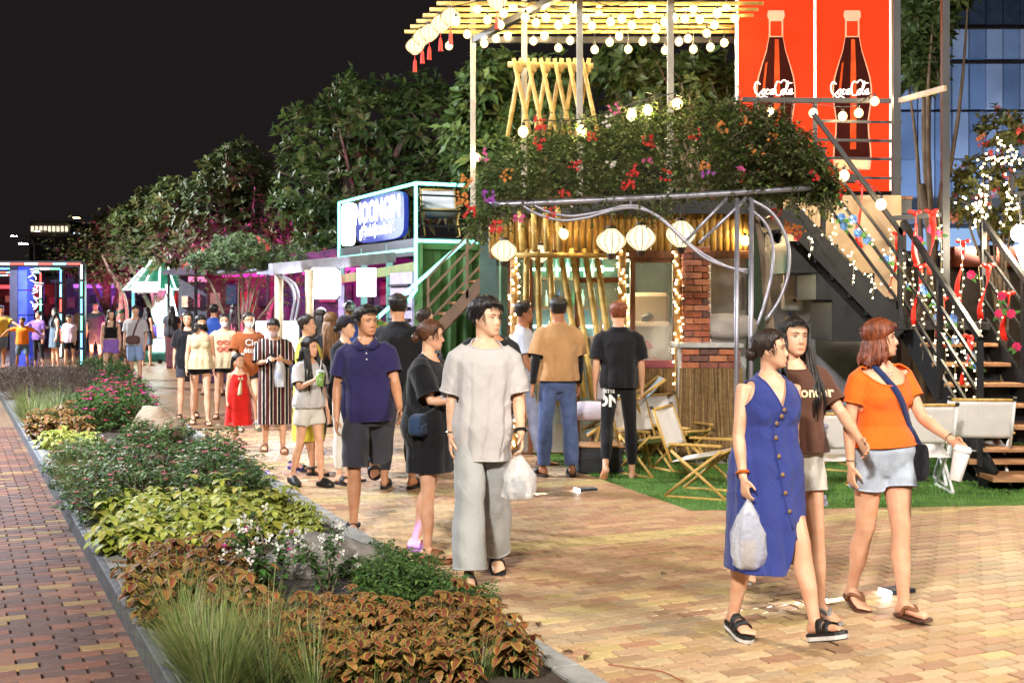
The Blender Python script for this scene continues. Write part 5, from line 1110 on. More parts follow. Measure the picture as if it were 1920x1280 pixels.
# billboard
YC = 15.2; bb = thing('cola_billboard', 'tall red backlit billboard with two cola bottles', 'billboard', P(1527,358,YC)); redm = mat('backlit_red_print', '#c4200f', .8, var=.03, vs=1.5, emit='#ee3c10', es=.5, spec=.1)
for a, b in ((1385,1526),(1531,1668)): bx('panel', redm, (a,-90), (b,358), YC, YC+.06, bb, 0)
for a, b in ((1380,1385),(1526,1531),(1668,1672)): bx('frame_bar', mat('alu_frame', (.7,.66,.6), .35, .6), (a,-90), (b,358), YC-.02, YC+.06, bb)
def outline(cx, w, rows): return [(cx+x*w, y) for x, y in rows]+[(cx-x*w, y) for x, y in rows[::-1]]
BOT = [(.38,20),(.40,34),(.36,38),(.37,70),(.50,95),(.72,120),(.92,145),(1.0,165),(1.0,188),(.92,205),(.84,225),(.86,250),(.95,275),(.98,295),(.90,318)]
lm = {'glass':mat('print_glass_edge', '#d88a70', .85, spec=.1, var=.05, emit='#e09a80', es=.4), 'cola':mat('print_cola_brown', '#2a0a06', .85, spec=.1, var=.12, vs=9, emit='#40100a', es=.2), 'hi':mat('print_cola_glow', '#a83c1a', .85, spec=.1, var=.25, vs=6, emit='#b0401a', es=.4), 'red':redm, 'white':mat('print_white', '#fbeee6', .4, var=0, emit='#fff2ea', es=.75), 'foot':mat('print_base_glass', '#e0a870', .4, emit='#e0a870', es=.4)}
def flat(name, poly, m, layer):
    mb = MB(); mb.add([P(x, y, YC-.004*layer) for x, y in poly], [tuple(range(len(poly)))]); me = mb.mesh(name); bm = bmesh.new(); bm.from_mesh(me); bmesh.ops.triangulate(bm, faces=bm.faces[:]); bm.to_mesh(me); bm.free(); mesh_obj(name, me, lm[m], bb)
def ribbon(name, pts, w, m, layer):
    mb = MB(); q = spline([Vector((x, y, 0)) for x, y in pts], 6); n = len(q)
    for i in range(n-1):
        a, b = q[i], q[i+1]; d = (b-a).normalized(); s = Vector((-d.y, d.x, 0)); wa = w*(.6+.5*abs(d.y)); e = d*.4; mb.add([P(*(k_.xy), YC-.004*layer) for k_ in (a-s*wa-e, a+s*wa-e, b+s*wa+e, b-s*wa+e)], [(0,1,2,3)])
    mb.build(name, lm[m], bb)
for cx in (1455, 1598):
    W_ = 37; flat('bottle_glass', outline(cx, W_, BOT), 'glass', 1); flat('bottle_neck', outline(cx, W_*.78, [(.36,40),(.36,68)]), 'red', 2); flat('bottle_cola', outline(cx, W_*.93, [r_ for r_ in BOT if 72 > 0 and r_[1] >= 70 and r_[1] < 300]), 'cola', 2)
    flat('bottle_highlight', [(cx-2,74),(cx+5,74),(cx+7,130),(cx+8,190),(cx+7,280),(cx-4,280),(cx-4,190),(cx-3,130)], 'hi', 3); flat('bottle_highlight', [(cx-20,120),(cx-16,116),(cx-22,180),(cx-27,185)], 'hi', 3); flat('bottle_base', outline(cx, W_*.82, [(.98,298),(.90,314)]), 'foot', 3); flat('bottle_lip', outline(cx, W_, [(.42,22),(.44,30),(.42,34)]), 'glass', 3)
    o = cx-37; S = .95; y0 = 172                   # script lettering drawn stroke by stroke
    st = [[(12,-12),(5,-16),(0,-8),(2,2),(8,6),(14,1)],[(20,-3),(16,0),(17,5),(21,5),(23,0),(20,-3),(26,-2)],[(32,-2),(28,-3),(26,2),(28,5),(33,3)],[(41,-3),(36,-2),(35,3),(38,5),(41,0),(41,-4),(41,4),(44,4)],[(45,-1),(48,-2)],
          [(60,-14),(51,-16),(46,-6),(48,5),(55,7),(61,2)],[(64,-3),(60,0),(61,5),(65,5),(67,0),(64,-3),(70,-4)],[(71,-2),(76,-14),(73,-15),(70,0),(72,5),(75,3)],[(83,-3),(78,-2),(77,3),(80,5),(83,0),(83,-4),(83,4),(87,3)],[(8,6),(14,10),(22,8),(30,11)],[(58,-14),(66,-19),(74,-14),(84,-14)]]
    for s_ in st: ribbon('script_stroke', [(o-3+x*.88*S, y0-12+ (y+12)*1.12-2) for x, y in s_], 1.15, 'white', 5)
for y in (187,227,262,296,332): x0 = 1392 if y == 187 else 1528; mb = MB(); mb.bar(P(x0,y,13.3), P(1690,y+3,13.3), .05 if y == 187 else .03, .05 if y == 187 else .03); mb.build('rail', steel_b, deck)
mb = MB(); mb.bar(P(1528,187,13.3), P(1528,330,13.3), .045); mb.build('rail_post', steel_b, deck); mb = MB(); mb.bar(P(1416,187,13.3), P(1416,330,13.3), .045); mb.build('rail_post', steel_b, deck)
spot_bb = thing('flood_lamp', 'small flood lamp clamped on the deck rail below the billboard', 'lamp', P(1600,330,13.6)); mb = MB(); mb.box(P(1600,335,13.6), (.16,.10,.10)); mb.build('housing', steel_b, spot_bb, bevel=.01); light(spot_bb, 'SPOT', P(1600,320,13.7), 40, (1,.82,.6), .05, P(1530,120,15.2), 120)
# ------------------------------------------------------------------ stairs
stair = thing('steel_stair', 'black steel staircase with timber treads and decorated railings', 'staircase', P(1780,870,12.2))
uA, uB = P(1470,374,12.6), P(1692,604,12.6)                       # upper flight, seen from its side
for dy in (0, .95): mb = MB(); mb.bar(uA+Vector((0,dy,-.10)), uB+Vector((0,dy,-.10)), .03, .24); mb.build('stringer', steel_b, stair)
for k in range(7): p = uA+(uB-uA)*((k+.5)/7); mb = MB(); mb.box(p+Vector((0,.475,-.03)), (.26,.92,.04)); mb.box(p+Vector((-.1,.475,-.12)), (.02,.92,.16)); mb.build('tread', steel_b, stair, bevel=.004)
mb = MB(); mb.box((uB.x+.42, 13.1, uB.z-.04), (.95,1.05,.08)); mb.build('landing', steel_b, stair, bevel=.005)
bx('side_panel', mat('beige_ply', '#b89c7c', .7, var=.06), (1470,366), (1690,560), 13.66, 13.7, stair, 0)
L0, L1 = Vector((4.08,12.75,1.50)), Vector((4.42,11.55,.30)); wd = Vector((.80,.0,0))
for k in range(7): p = L0+(L1-L0)*(k/6.3); mb = MB(); mb.box(p+wd/2, (.78,.27,.035)); mb.build('tread', tread, stair, bevel=.004); mb = MB(); mb.box(p+wd/2+Vector((0,.125,-.09)), (.76,.012,.15)); mb.build('riser', steel_b, stair)
for q in (Vector((0,0,0)), wd): mb = MB(); mb.bar(L0+q+Vector((0,0,.0)), L1+q+(L1-L0)*.12+Vector((0,0,-.06)), .035, .24); mb.build('stringer', steel_b, stair)
for k in range(2): mb = MB(); mb.box((4.95+.1*k, 11.75-.32*k, .24-.12*k), (1.3,.42,.05)); mb.build('base_step', tread, stair, bevel=.005); mb = MB(); mb.box((4.95+.1*k, 11.92-.32*k, .12-.06*k), (1.28,.03,.22-.1*k)); mb.build('riser', steel_b, stair)
def rail(a, b, w=.035): mb = MB(); mb.bar(a, b, w); mb.build('rail', steel_b, stair)
up = Vector((0,0,1))
for h_ in (1.0, .72, .48, .26): rail(uA+Vector((.3,0,h_-.12)), uB+Vector((0,0,h_-.1)), .045 if h_ == 1.0 else .028)
for t_ in (.33, .98): p = uA+(uB-uA)*t_; mb = MB(); mb.bar(p+up*.0, p+up*.95, .045); mb.build('rail_post', steel_b, stair)
for q in (Vector((-.02,-.02,0)), wd+Vector((.02,0,0))):
    for h_ in (1.08, .80, .54, .28): rail(L0+q+up*h_, L1+q+up*(h_+.02), .05 if h_ > 1 else .028)
    for t_ in (0, .5, 1.0): p = L0+q+(L1-L0)*t_; mb = MB(); mb.bar(p-up*.1, p+up*1.08, .05); mb.build('rail_post', steel_b, stair)
for p_, y0, y1 in ((1680,-60,365),(1772,-60,560)): mb = MB(); x = (p_-960)/F*12.9; mb.bar(P(p_,y1,12.9), P(p_,y0,12.9), .075); mb.build('tall_post', steel_b, stair)
mb = MB(); mb.bar(P(1683,190,12.9), P(1772,165,12.4), .05); mb.build('tie_bar', mat('tan_painted_steel', (.45,.33,.22), .5), stair); mb = MB(); mb.bar(P(1668,410,12.9), P(1775,402,12.9), .05); mb.build('rail', steel_b, stair)
# wall, heater and hose under the stair
mb = MB(); a, b = P(1440,420,14.1), P(1660,865,14.1); mb.box(((a.x+b.x)/2, 14.2, b.z+(a.z-b.z)/2), (b.x-a.x, .12, a.z-b.z)); solid('rendered_wall', 'grey rendered wall under the stair', 'wall', mb, mat('grey_render', (.34,.33,.37), .85, var=.16, vs=2.5, bump=.3, bs=40))
for (p0, p1) in (((1478,452),(1560,512)),((1530,512),(1640,562)),((1560,560),(1680,640))): bx('soffit_box', steel_b, p0, p1, 12.7, 13.6, stair)
hw = thing('water_heater', 'white square water heater on the grey wall', 'water heater', P(1489,580,13.95)); bx('case', mat('white_plastic', (.68,.68,.72), .3, var=.03), (1468,530), (1507,581), 13.9, 14.04, hw, .02); mb = MB(); mb.lathe([(.001,0),(.024,0),(.026,.012),(.02,.02),(.001,.02)], P(1490,562,13.9), 14, axis=(0,-1,0)); mb.build('knob', BLK if 'BLK' in globals() else sock, hw); mb = MB(); mb.tube(spline([P(1494,581,13.97), P(1496,600,13.95), P(1500,618,13.9), P(1520,600,13.9), P(1524,562,13.95)], 5), .008, 6); mb.build('hose', mat('grey_hose', (.2,.2,.22), .4), hw, True); mb = MB(); mb.tube([P(1480,581,13.97), P(1480,604,13.97)], .01, 6); mb.ball(P(1482,592,13.95), .02, 8, 6); mb.build('valve', mat('blue_valve', '#3050b0', .4), hw)
mb = MB(); mb.tube(spline([P(1508,640,13.4), P(1522,690,13.2), P(1552,740,13.1), P(1590,760,13.3)], 6), .028, 8); solid('grey_hose_pipe', 'thick grey hose curving down the wall behind the girl in brown', 'hose', mb, mat('grey_pvc', (.36,.37,.4), .4), smooth=True)
# stair decorations
YR = 12.05
redr = mat('red_satin', '#d8281c', .4, var=.08); rose_ms = {'blue':cloth('blue_silk', '#5a86c8', bump=0), 'pink':cloth('pink_silk', '#d83a6a', bump=0), 'red':cloth('red_silk', '#d02a24', bump=0), 'orange':cloth('orange_silk', '#e0842a', bump=0)}; leafg = cloth('silk_leaf', '#4a7a3a', bump=0)
def rose(c, col, r_=.05, where='on the stair railing'):
    t = thing('silk_rose', col+' silk rose '+where, 'flower', c, 0, col+' roses '+where); mb = MB(); rnd = random.Random(int(c.x*1000+c.z*777))
    for ring, (n, rr, h_) in enumerate(((3,.35,.5),(5,.65,.35),(7,1,.1))):
        for k in range(n):
            a = 2*math.pi*k/n+ring*.5; d = Vector((math.cos(a), -.25-.4*(2-ring)/2, math.sin(a))); s = Vector((-math.sin(a), 0, math.cos(a))); b0 = c+Vector((0,-.3*r_*(2-ring),0)); mb.add([b0, b0+d*r_*rr*.6+s*r_*.42*rr, b0+d*r_*rr+Vector((0,-.1*r_,0)), b0+d*r_*rr*.6-s*r_*.42*rr], [(0,1,2,3)])
    mb.build('petals', rose_ms[col], t, True); mb = MB()
    for k in range(2): leaf_d = Vector((rnd.uniform(-1,1), -.2, rnd.uniform(-1,.3))).normalized(); sd = leaf_d.cross(Vector((0,1,0))).normalized(); mb.add([c, c+leaf_d*r_*1.1+sd*r_*.4, c+leaf_d*r_*2, c+leaf_d*r_*1.1-sd*r_*.4], [(0,1,2,3)])
    mb.build('leaves', leafg, t); return t
for x, y in ((1577,408),(1599,411),(1582,424),(1608,437),(1625,450),(1663,486),(1685,499),(1696,530),(1731,543),(1755,568),(1757,596),(1786,597),(1766,634),(1791,637),(1819,667),(1832,687)): rose(P(x,y,YR+ (.5 if x < 1640 else (1.2-(x-1640)/160))), 'blue', .05+.012*hashr(x,y))
for x, y in ((1760,440),(1745,430),(1722,452),(1820,515),(1877,555),(1895,588),(1905,650),(1872,588)): rose(P(x,y,12.6-(x-1720)/200), 'pink', .05)
for x, y in ((1570,368),(1556,360)): rose(P(x,y,12.3), 'red', .06)
for x, y in ((1715,400),(1746,398),(1684,440),(1725,500),(1770,560),(1818,632),(1805,455),(1852,500),(1890,552),(1615,345)):
    t = thing('red_ribbon', 'long red satin ribbon tied to the stair railing', 'ribbon', P(x,y+90,12.1), 0, 'red ribbons tied to the stair railings'); Yq = YR+.9-(x-1640)/190 if x < 1825 else 12.2; p = P(x,y,Yq); L_ = .45+.25*hashr(x,y); vs = []; mb = MB(); w = .035; tw = hashr(y,x)*2
    for i in range(9): u = i/8; c = p+Vector((.05*math.sin(u*5+tw)*u-.10*u*(hashr(x*3,y)-.3), -.02, -L_*u)); vs += [c+Vector((-w*math.cos(u*2+tw)-.004, w*.6*math.sin(u*2+tw), 0)), c+Vector((w*math.cos(u*2+tw)+.004, -w*.6*math.sin(u*2+tw), 0))]
    mb.add(vs, [(2*i,2*i+1,2*i+3,2*i+2) for i in range(8)]); o = mb.build('tail', redr, t, True); s_ = o.modifiers.new('t','SOLIDIFY'); s_.thickness = .003
    mb = MB(); mb.ball(p, .035, 8, 6, sz=.7); 
    for s in (-1,1): mb.ball(p+Vector((s*.045,-.01,.015)), .03, 8, 6, sz=.7, sy=.5)
    mb.build('bow', redr, t, True)
for i, (x, y, l) in enumerate(((1668,412,.8),(1690,440,.95),(1708,470,.8),(1728,500,.95),(1748,520,.9),(1768,545,1.0),(1786,575,.95),(1806,600,.9),(1826,640,.7),(1516,440,.25),(1596,470,.35),(1633,515,.25),(1560,400,.3),(1760,405,.7),(1800,450,.6),(1835,500,.7),(1870,545,.5))):
    Yq = 12.9-(x-1660)/170*1.15 if 1660 <= x < 1830 else 12.3; p = P(x,y,Yq); fairy_strand('strand of warm fairy lights dripping from the stair railing', [p, p+Vector((.02,-.02,-l*.5)), p+Vector((0,-.03,-l))], int(5+l*9), 'fairy strands dripping from the stair railing', .02, seed=i)
for i, (a, b) in enumerate((((1490,372),(1660,545)),((1560,360),(1690,500)),((1668,470),(1835,690)))): fairy_strand(['fairy light strand along the lower stair stringer','fairy light strand along the beige panel','fairy light strand between the stair treads'][i], [P(*a,12.5), P((a[0]+b[0])/2,(a[1]+b[1])/2+14,12.4), P(*b,12.3 if i < 2 else 11.7)], 16, None, .03, seed=40+i)
rnd = random.Random(8); 
for k, (x0, y0, x1, y1, n) in enumerate(((1838,295,1905,300,22),(1842,320,1840,420,26),(1890,330,1885,420,22),(1870,268,1915,310,20),(1838,360,1832,435,18),(1900,350,1912,470,22),(1800,375,1830,400,10))): fairy_strand(['across the crown','down the left limb','down the middle limb','over the upper twigs','hanging in a short tail','hanging in the longest tail','on the lowest twig'][k].join(['warm fairy lights ',' of the small tree']), [P(x0,y0,15.0), P((x0+x1)/2+6,(y0+y1)/2,14.9), P(x1,y1,15.0)], n, None, .07, seed=60+k, scale=1.6)
# bulbs along rails and the arch
for lb, pts in (('bulbs strung along the top of the flowering arch', [(981,244),(1090,242),(1184,213),(1214,204),(1270,192)]),('bulbs strung along the deck rail', [(1445,210),(1525,212),(1580,218),(1610,212),(1640,190)])): bulb_string(lb, [P(x,y-14,11.0 if x < 1300 else 13.1) for x, y in pts], .02, .95)
bulb_string('bulbs along the upper stair handrail', [P(x,y-14,12.4) for x, y in ((1582,326),(1652,380))], .02, 1.1)
for lb, x, y, Yq in (('single bulb on the left pergola post',893,296,15.9),('single warm bulb under the fascia of the bar',1057,437,13.6),('single warm bulb beside the white cabinet',1397,450,13.9)):
    t = thing('bare_bulb', lb, 'bulb', P(x,y,Yq)); inst('bulb', BULB, t, P(x,y-14,Yq), 0, 1.1)
lantern('pale silk lantern beside the green stairs', P(945,470,13.2), .135, .115); lantern('silk lantern behind the bamboo poles', P(1012,476,13.9), .12, .10)
lantern('silk lantern left of the touching pair under the arch', P(1146,452,12.2), .145, .125); lantern('silk lantern touching its neighbour under the arch', P(1202,446,12.0), .145, .125); lantern('silk lantern crossed by the arch tubes', P(1277,439,12.0), .145, .13)
for k, (x, y, Yq) in enumerate(((778,87,15.9),(792,70,15.6),(805,62,15.3),(826,45,15.0),(845,32,14.7),(932,2,14.4))): lantern('small tasselled lantern on the pergola corner, '+['lowest of the row','second of the row','third of the row','fourth of the row','highest of the row','apart from the row'][k], P(x,y,Yq), .115, .105, True, 'tasselled lanterns on the pergola corner', 10)
# ------------------------------------------------------------------ flowering arch
YA = 10.8
arch = thing('steel_arch', 'bent galvanised tube arch carrying the bougainvillea', 'arch', G(1390,937))
def tube_px(name, pts, Y, r_, m, holder, sub=6): mb = MB(); q = [P(x, y, Y) for x, y in pts]; mb.tube(spline(q, sub) if len(q) > 2 else q, r_, 8); return mb.build(name, m, holder, True)
for dy in (0, .7):
    tube_px('beam', [(918,384),(1080,377),(1300,366),(1520,352)], YA+dy, .027, steel_g, arch)
    tube_px('curved_tube', [(980,386),(1010,402),(1052,413),(1100,408),(1150,394),(1190,390),(1232,404),(1272,438),(1312,472),(1365,500),(1402,506)], YA+dy, .014, steel_g, arch)
    tube_px('curved_tube', [(1000,384),(1030,398),(1070,405),(1120,398),(1172,386),(1205,390),(1250,420),(1290,458),(1330,488),(1402,512)], YA+dy, .014, steel_g, arch)
    tube_px('brace', [(1362,372),(1282,456)], YA+dy, .015, steel_g, arch); tube_px('brace', [(1400,370),(1312,456)], YA+dy, .015, steel_g, arch)
    tube_px('bow_tube', [(1404,372),(1448,400),(1476,452),(1478,510),(1462,560),(1436,600)], YA+dy, .016, steel_g, arch); tube_px('bow_tube', [(1404,390),(1436,420),(1450,465),(1446,520),(1432,575),(1420,610)], YA+dy, .014, steel_g, arch)
    tube_px('hanger', [(1182,366),(1182,388)], YA+dy, .012, steel_g, arch)
    for q in (1378, 1405): tube_px('post', [(q+4,372),(q+2,937)], YA+dy, .021, steel_g, arch)
for x in (930, 1080, 1230, 1380, 1500): mb = MB(); y = 384-(x-918)*.053; mb.tube([P(x,y,YA), P(x,y,YA)+Vector((0,.7,0))], .02, 8); mb.build('cross_tube', steel_g, arch, True)
rnd = random.Random(12); U = rnd.uniform; bg = thing('bougainvillea', 'overflowing bougainvillea with red and orange flowers on the steel arch', 'bougainvillea', G(1430,937)); lf = MB(); tw = MB()
tw.tube(spline([G(1440,935), P(1450,700,10.9), P(1438,560,10.9), P(1425,440,11), P(1400,360,11)], 5), [.05*(1-.6*i/20) for i in range(21)], 9)
env = [(885,430),(900,350),(930,290),(985,255),(1050,228),(1120,215),(1200,205),(1290,185),(1380,190),(1450,205),(1510,250),(1545,300),(1570,350)]
def topy(x): return np.interp(x, [e[0] for e in env], [e[1] for e in env])
def boty(x): return np.interp(x, [885,930,1000,1200,1400,1520,1575], [445,395,378,376,365,360,372])
GB = [(.10,.155,.035),(.13,.19,.05),(.07,.115,.028),(.16,.21,.07),(.19,.22,.09)]
for i in range(5000):
    x = U(885,1572) if i % 3 else U(1370,1575); t_ = U(0,1); y = topy(x)*(1-t_)+boty(x)*t_+U(-10,8); edge = min(1, abs(x-885)/90, abs(1575-x)/80); dep = .75*math.sqrt(max(.05, 1-(2*t_-1)**2))*(.45+.55*edge); p = P(x, y, YA)+Vector((0, .35+U(-1,1)*dep, 0)); ax = Vector((U(-1,1), U(-1.2,.6), U(-.3,1.1))).normalized(); tone = U(.7,1.35)
    c = rnd.choice(GB); L = U(.09,.18); q = [p, p+ax*L*.5, p+ax*L-Vector((0,0,L*.25))]
    if i % 3 == 0: tw.tube(q, [.004,.003,.0015], 4)
    for k in range(6):
        b = p+(q[2]-p)*(k/5); a = U(0,6.28); l = U(.04,.075); leaf(lf, b, (math.cos(a), math.sin(a), U(-.4,.6)), (0,0,1), l, l*.52, jit(tuple(v*tone for v in c), rnd), .3, None, .25, True)
for i in range(130):                              # trailing shoots below the beam
    x = rnd.choice([U(890,960), U(960,1300), U(1180,1260), U(1480,1570)]); y0 = boty(x)-8; l = U(.05,.26); p = P(x,y0,YA)+Vector((0,U(-.1,.6),0)); tw.tube([p, p-Vector((U(-.04,.04),0,l))], [.003,.0015], 4)
    for k in range(int(4+l*40)): b = p-Vector((0,0,l*rnd.random())); a = U(0,6.28); ll = U(.03,.055); leaf(lf, b, (math.cos(a), math.sin(a), U(-.8,.3)), (0,0,1), ll, ll*.55, jit(rnd.choice(GB), rnd), .3, None, .25, True)
for i in range(60):                               # upright shoots breaking the outline
    x = U(900,1550); p = P(x, topy(x)+10, YA)+Vector((0,U(0,.6),0)); e = p+Vector((U(-.12,.12), U(-.1,.1), U(.1,.28))); tw.tube([p,e], [.004,.002], 4)
    for k in range(10): b = p+(e-p)*U(.2,1); a = U(0,6.28); ll = U(.03,.055); leaf(lf, b, (math.cos(a), math.sin(a), U(-.2,.8)), (0,0,1), ll, ll*.55, jit(rnd.choice(GB), rnd), .3, None, .25, True)
lf.build('foliage', LEAFM, bg); tw.build('stems', BARK, bg, True)
RD, OR, PK, WH, PU = (.60,.035,.03), (.62,.22,.05), (.62,.10,.28), (.66,.60,.55), (.35,.06,.42)
for (x, y, c, n) in ((1012,232,RD,16),(1010,270,RD,12),(1078,312,RD,14),(1215,265,RD,14),(1185,320,RD,12),(1178,348,RD,14),(930,425,RD,20),(880,395,RD,14),(868,372,OR,18),(875,340,OR,14),(915,368,PU,14),(972,405,PK,12),(1030,400,RD,10),(1355,240,OR,10),(1300,250,RD,8),(1325,310,OR,10),(1328,324,PU,5),(1145,312,WH,8),(1140,228,WH,8),(1150,205,PK,6),(905,290,PK,8),(1215,300,PK,6),(1480,425,OR,22),(1500,432,OR,18),(1455,402,RD,12),(1490,440,RD,10),(1420,285,OR,8),(1250,330,RD,6),(1060,362,RD,8),(1385,320,PK,6),(950,330,OR,8),(1110,260,RD,7),(1450,260,OR,8),(1530,330,RD,8),(1400,225,OR,8)):
    mb = MB(); cc = P(x,y,YA-.28 if x < 1440 or y < 380 else 11.6)
    for k in range(n): flower(mb, cc+Vector((U(-.05,.05), U(-.05,.03), U(-.05,.05))), (U(-.6,.6), -1, U(-.4,.8)), c, rnd, .017, 4)
    o = mb.build('flower_cluster', PETAL, bg); o['kind'] = 'stuff'
# ------------------------------------------------------------------ chairs and things on the turf
beech = mat('beech', '#c9a45c', .45, col2='#a88444', vs=8, stretch=(6,6,1)); canvas = cloth('white_canvas', '#ddd8d6', var=.04); capm = mat('black_cap', (.02,.02,.02), .5); whitep = mat('white_painted_steel', (.72,.72,.72), .4)
def camp_chair(label, loc, rz, frame_m=beech, s=1.):
    """low folding camp chair: canvas seat and back on crossed flat legs with arm boards"""
    t = thing('camp_chair', label, 'chair', (0,0,0), 0, 'folding camp chairs on the turf'); w = .26
    for sx in (-w, w):
        for (a, b) in (((sx,-.27,.02),(sx,.20,.40)),((sx,.25,.02),(sx,-.24,.42))): mb = MB(); mb.tube([Vector(a), Vector(a)+(Vector(b)-Vector(a))*.5+Vector((0,0,.005)), Vector(b)], .014, 8); mb.build('leg', frame_m, t, True)
        mb = MB(); mb.tube(spline([Vector((sx,-.27,.03)), Vector((sx,-.25,.012)), Vector((sx,0,.012)), Vector((sx,.23,.012)), Vector((sx,.25,.03))], 3), .013, 8); mb.build('foot_bar', frame_m, t, True)
        mb = MB(); mb.tube([Vector((sx,.20,.30)), Vector((sx,.36,.74))], .014, 8); mb.build('back_post', frame_m, t, True); mb = MB(); mb.box((sx*1.08,-.02,.46), (.05,.46,.022)); mb.build('arm_board', beech, t, bevel=.006)
        mb = MB(); mb.tube([Vector((sx,.37,.745)), Vector((sx,.378,.77))], .017, 8); mb.build('end_cap', capm, t)
    mb = MB(); mb.tube([Vector((-w,.36,.745)), Vector((w,.36,.745))], .013, 8); mb.build('top_bar', beech, t, True); mb = MB(); mb.tube([Vector((-w,-.24,.40)), Vector((w,-.24,.40))], .013, 8); mb.build('front_bar', beech, t, True)
    def cloth_grid(f, name):
        m_ = MB(); n = 10; vs = [f(i/n, j/n) for i in range(n+1) for j in range(n+1)]; m_.add(vs, [(i*(n+1)+j, i*(n+1)+j+1, (i+1)*(n+1)+j+1, (i+1)*(n+1)+j) for i in range(n) for j in range(n)]); o = m_.build(name, canvas, t, True); q = o.modifiers.new('t','SOLIDIFY'); q.thickness = .006
    cloth_grid(lambda u, v: Vector((-w+2*w*u, -.25+.46*v, .40-.10*v-.035*math.sin(math.pi*u)*math.sin(math.pi*v))), 'seat'); cloth_grid(lambda u, v: Vector((-w+2*w*u, .245+.11*v+.03*math.sin(math.pi*u), .42+.31*v)), 'backrest')
    t.location = loc; t.rotation_euler = (0,0,R(rz)); t.scale = (s,)*3; return t
ch = camp_chair('white canvas camp chair showing its back beside the stair foot', G(1822,906), 172, whitep, 1.12); first = ch
ch2 = camp_chair('camp chair with beech legs and arm boards left of the woman in blue', G(1318,928), 64, beech, 1.05); second = ch2
def chair_copy(label, loc, rz, s=1., src=None): return dup(src or second, loc, R(rz), s, label)
chair_copy('white canvas camp chair half hidden behind the woman in orange', G(1712,918), 176, 1.1, first); chair_copy('camp chair behind the carved plinth', G(1562,920), 190, 1.0); 
chair_copy('camp chair of the pair facing the thatch counter', G(1222,888), 38, 1.0); chair_copy('camp chair of the pair closer to the lit post', G(1268,876), 30, 1.0); chair_copy('camp chair turned sideways under the upper stair', G(1600,880), 230, 1.0)
chair_copy('camp chair on the container roof behind the neon rail', P(826,440,21.0)-Vector((0,0,.05)), 10, 1.15)
t = thing('deck_chair', 'blue slung deck chair leaning by the bar', 'deck chair', G(1150,850)); a0, a1 = P(1098,812,13.1), P(1242,708,13.1)
for dy in (-.28,.28): mb = MB(); mb.tube([a0+Vector((0,dy,0)), a1+Vector((0,dy,0))], .018, 8); mb.build('side_rail', beech, t, True); mb = MB(); mb.tube([P(1190,752,13.1)+Vector((0,dy,0)), Vector((P(1215,850,13.1).x, 13.1+dy, .01))], .016, 8); mb.build('leg', beech, t, True); mb = MB(); mb.tube([P(1120,796,13.1)+Vector((0,dy,0)), Vector((P(1105,850,13.1).x, 13.1+dy, .01))], .016, 8); mb.build('leg', beech, t, True)
mb = MB(); n = 14; vs = []
for i in range(n+1):
    u = i/n; c = a0+(a1-a0)*u-Vector((0,0,.10*math.sin(math.pi*u)))
    for v in (-.27,-.1,.1,.27): vs.append(c+Vector((0,v,0)))
mb.add(vs, [(i*4+j, i*4+j+1, (i+1)*4+j+1, (i+1)*4+j) for i in range(n) for j in range(3)]); o = mb.build('sling', cloth('grey_blue_canvas', '#7d8a94'), t, True); q = o.modifiers.new('t','SOLIDIFY'); q.thickness = .006
mb = MB(); mb.ball((0,0,0), 1, 20, 10); V = np.array(mb.v); V = np.sign(V)*np.abs(V)**.75*np.array([.26,.22,.10]); mb.v = [tuple(v) for v in V+np.array(P(1106,770,13.0)[:])]; solid('pillow', 'pale pillow on the foot of the deck chair', 'pillow', mb, cloth('pale_pillow_cloth', '#cfc6d4'), smooth=True)
t = thing('storage_crate', 'black folding storage crate with a wooden lid', 'crate', G(1126,890)); c = G(1126,890); Yc = c.y+.22
a = P(1082,888,Yc-.2); b = P(1170,836,Yc-.2); cw, chh = b.x-a.x, b.z-.02
mb = MB(); mb.box(((a.x+b.x)/2, Yc, chh/2+.01), (cw-.03,.36,chh-.02)); mb.build('tub', mat('black_plastic', (.02,.022,.028), .4), t, bevel=.01)
for z in (.03, chh*.5, chh-.02): mb = MB(); mb.box(((a.x+b.x)/2, Yc, z), (cw,.38,.028)); mb.build('rim', MATS['black_plastic'], t, bevel=.005)
for k in range(6): mb = MB(); mb.box((a.x+cw*(k+.5)/6, Yc-.185, chh*.5), (.014,.014,chh-.06)); mb.build('rib', MATS['black_plastic'], t)
mb = MB(); mb.box(((a.x+b.x)/2, Yc, chh+.012), (cw+.02,.40,.02)); mb.build('lid', tread, t, bevel=.004)
t = thing('carved_plinth', 'carved purple-grey plaster plinth on the turf edge', 'plinth', G(1524,952)); c = G(1524,950)+Vector((0,.12,0)); pm = mat('carved_plaster', (.20,.18,.26), .6, col2=(.34,.32,.40), vs=20, bump=.7, bs=60)
def sq(mb, hw, z0, z1, hw2=None): h2 = hw2 or hw; mb.add([c+Vector((sx*q, sy*q, z)) for q, z in ((hw,z0),(h2,z1)) for sx, sy in ((-1,-1),(1,-1),(1,1),(-1,1))], [(3,2,1,0),(4,5,6,7),(0,1,5,4),(1,2,6,5),(2,3,7,6),(3,0,4,7)])
mb = MB(); sq(mb,.10,.10,.58); mb.build('shaft', pm, t, bevel=.008)
for nm, q in (('base',[(.13,0,.05),(.12,.05,.10)]),('capital',[(.11,.58,.62),(.125,.62,.67),(.135,.67,.70)])):
    mb = MB(); [sq(mb,*x) for x in q]; mb.build(nm, pm, t, bevel=.006)
for k in range(7): mb = MB(); mb.tube([c+Vector((.045*math.cos(a)*(1-k*.03), -.103, .14+k*.06+.022*math.sin(a))) for a in np.linspace(0,6.28,11)], .007, 5); mb.build('carved_scroll', pm, t, True)
for k in range(3): mb = MB(); mb.ball(c+Vector((-.07+.07*k,-.12,.06)), .034, 10, 8); mb.build('claw_boss', pm, t, True)
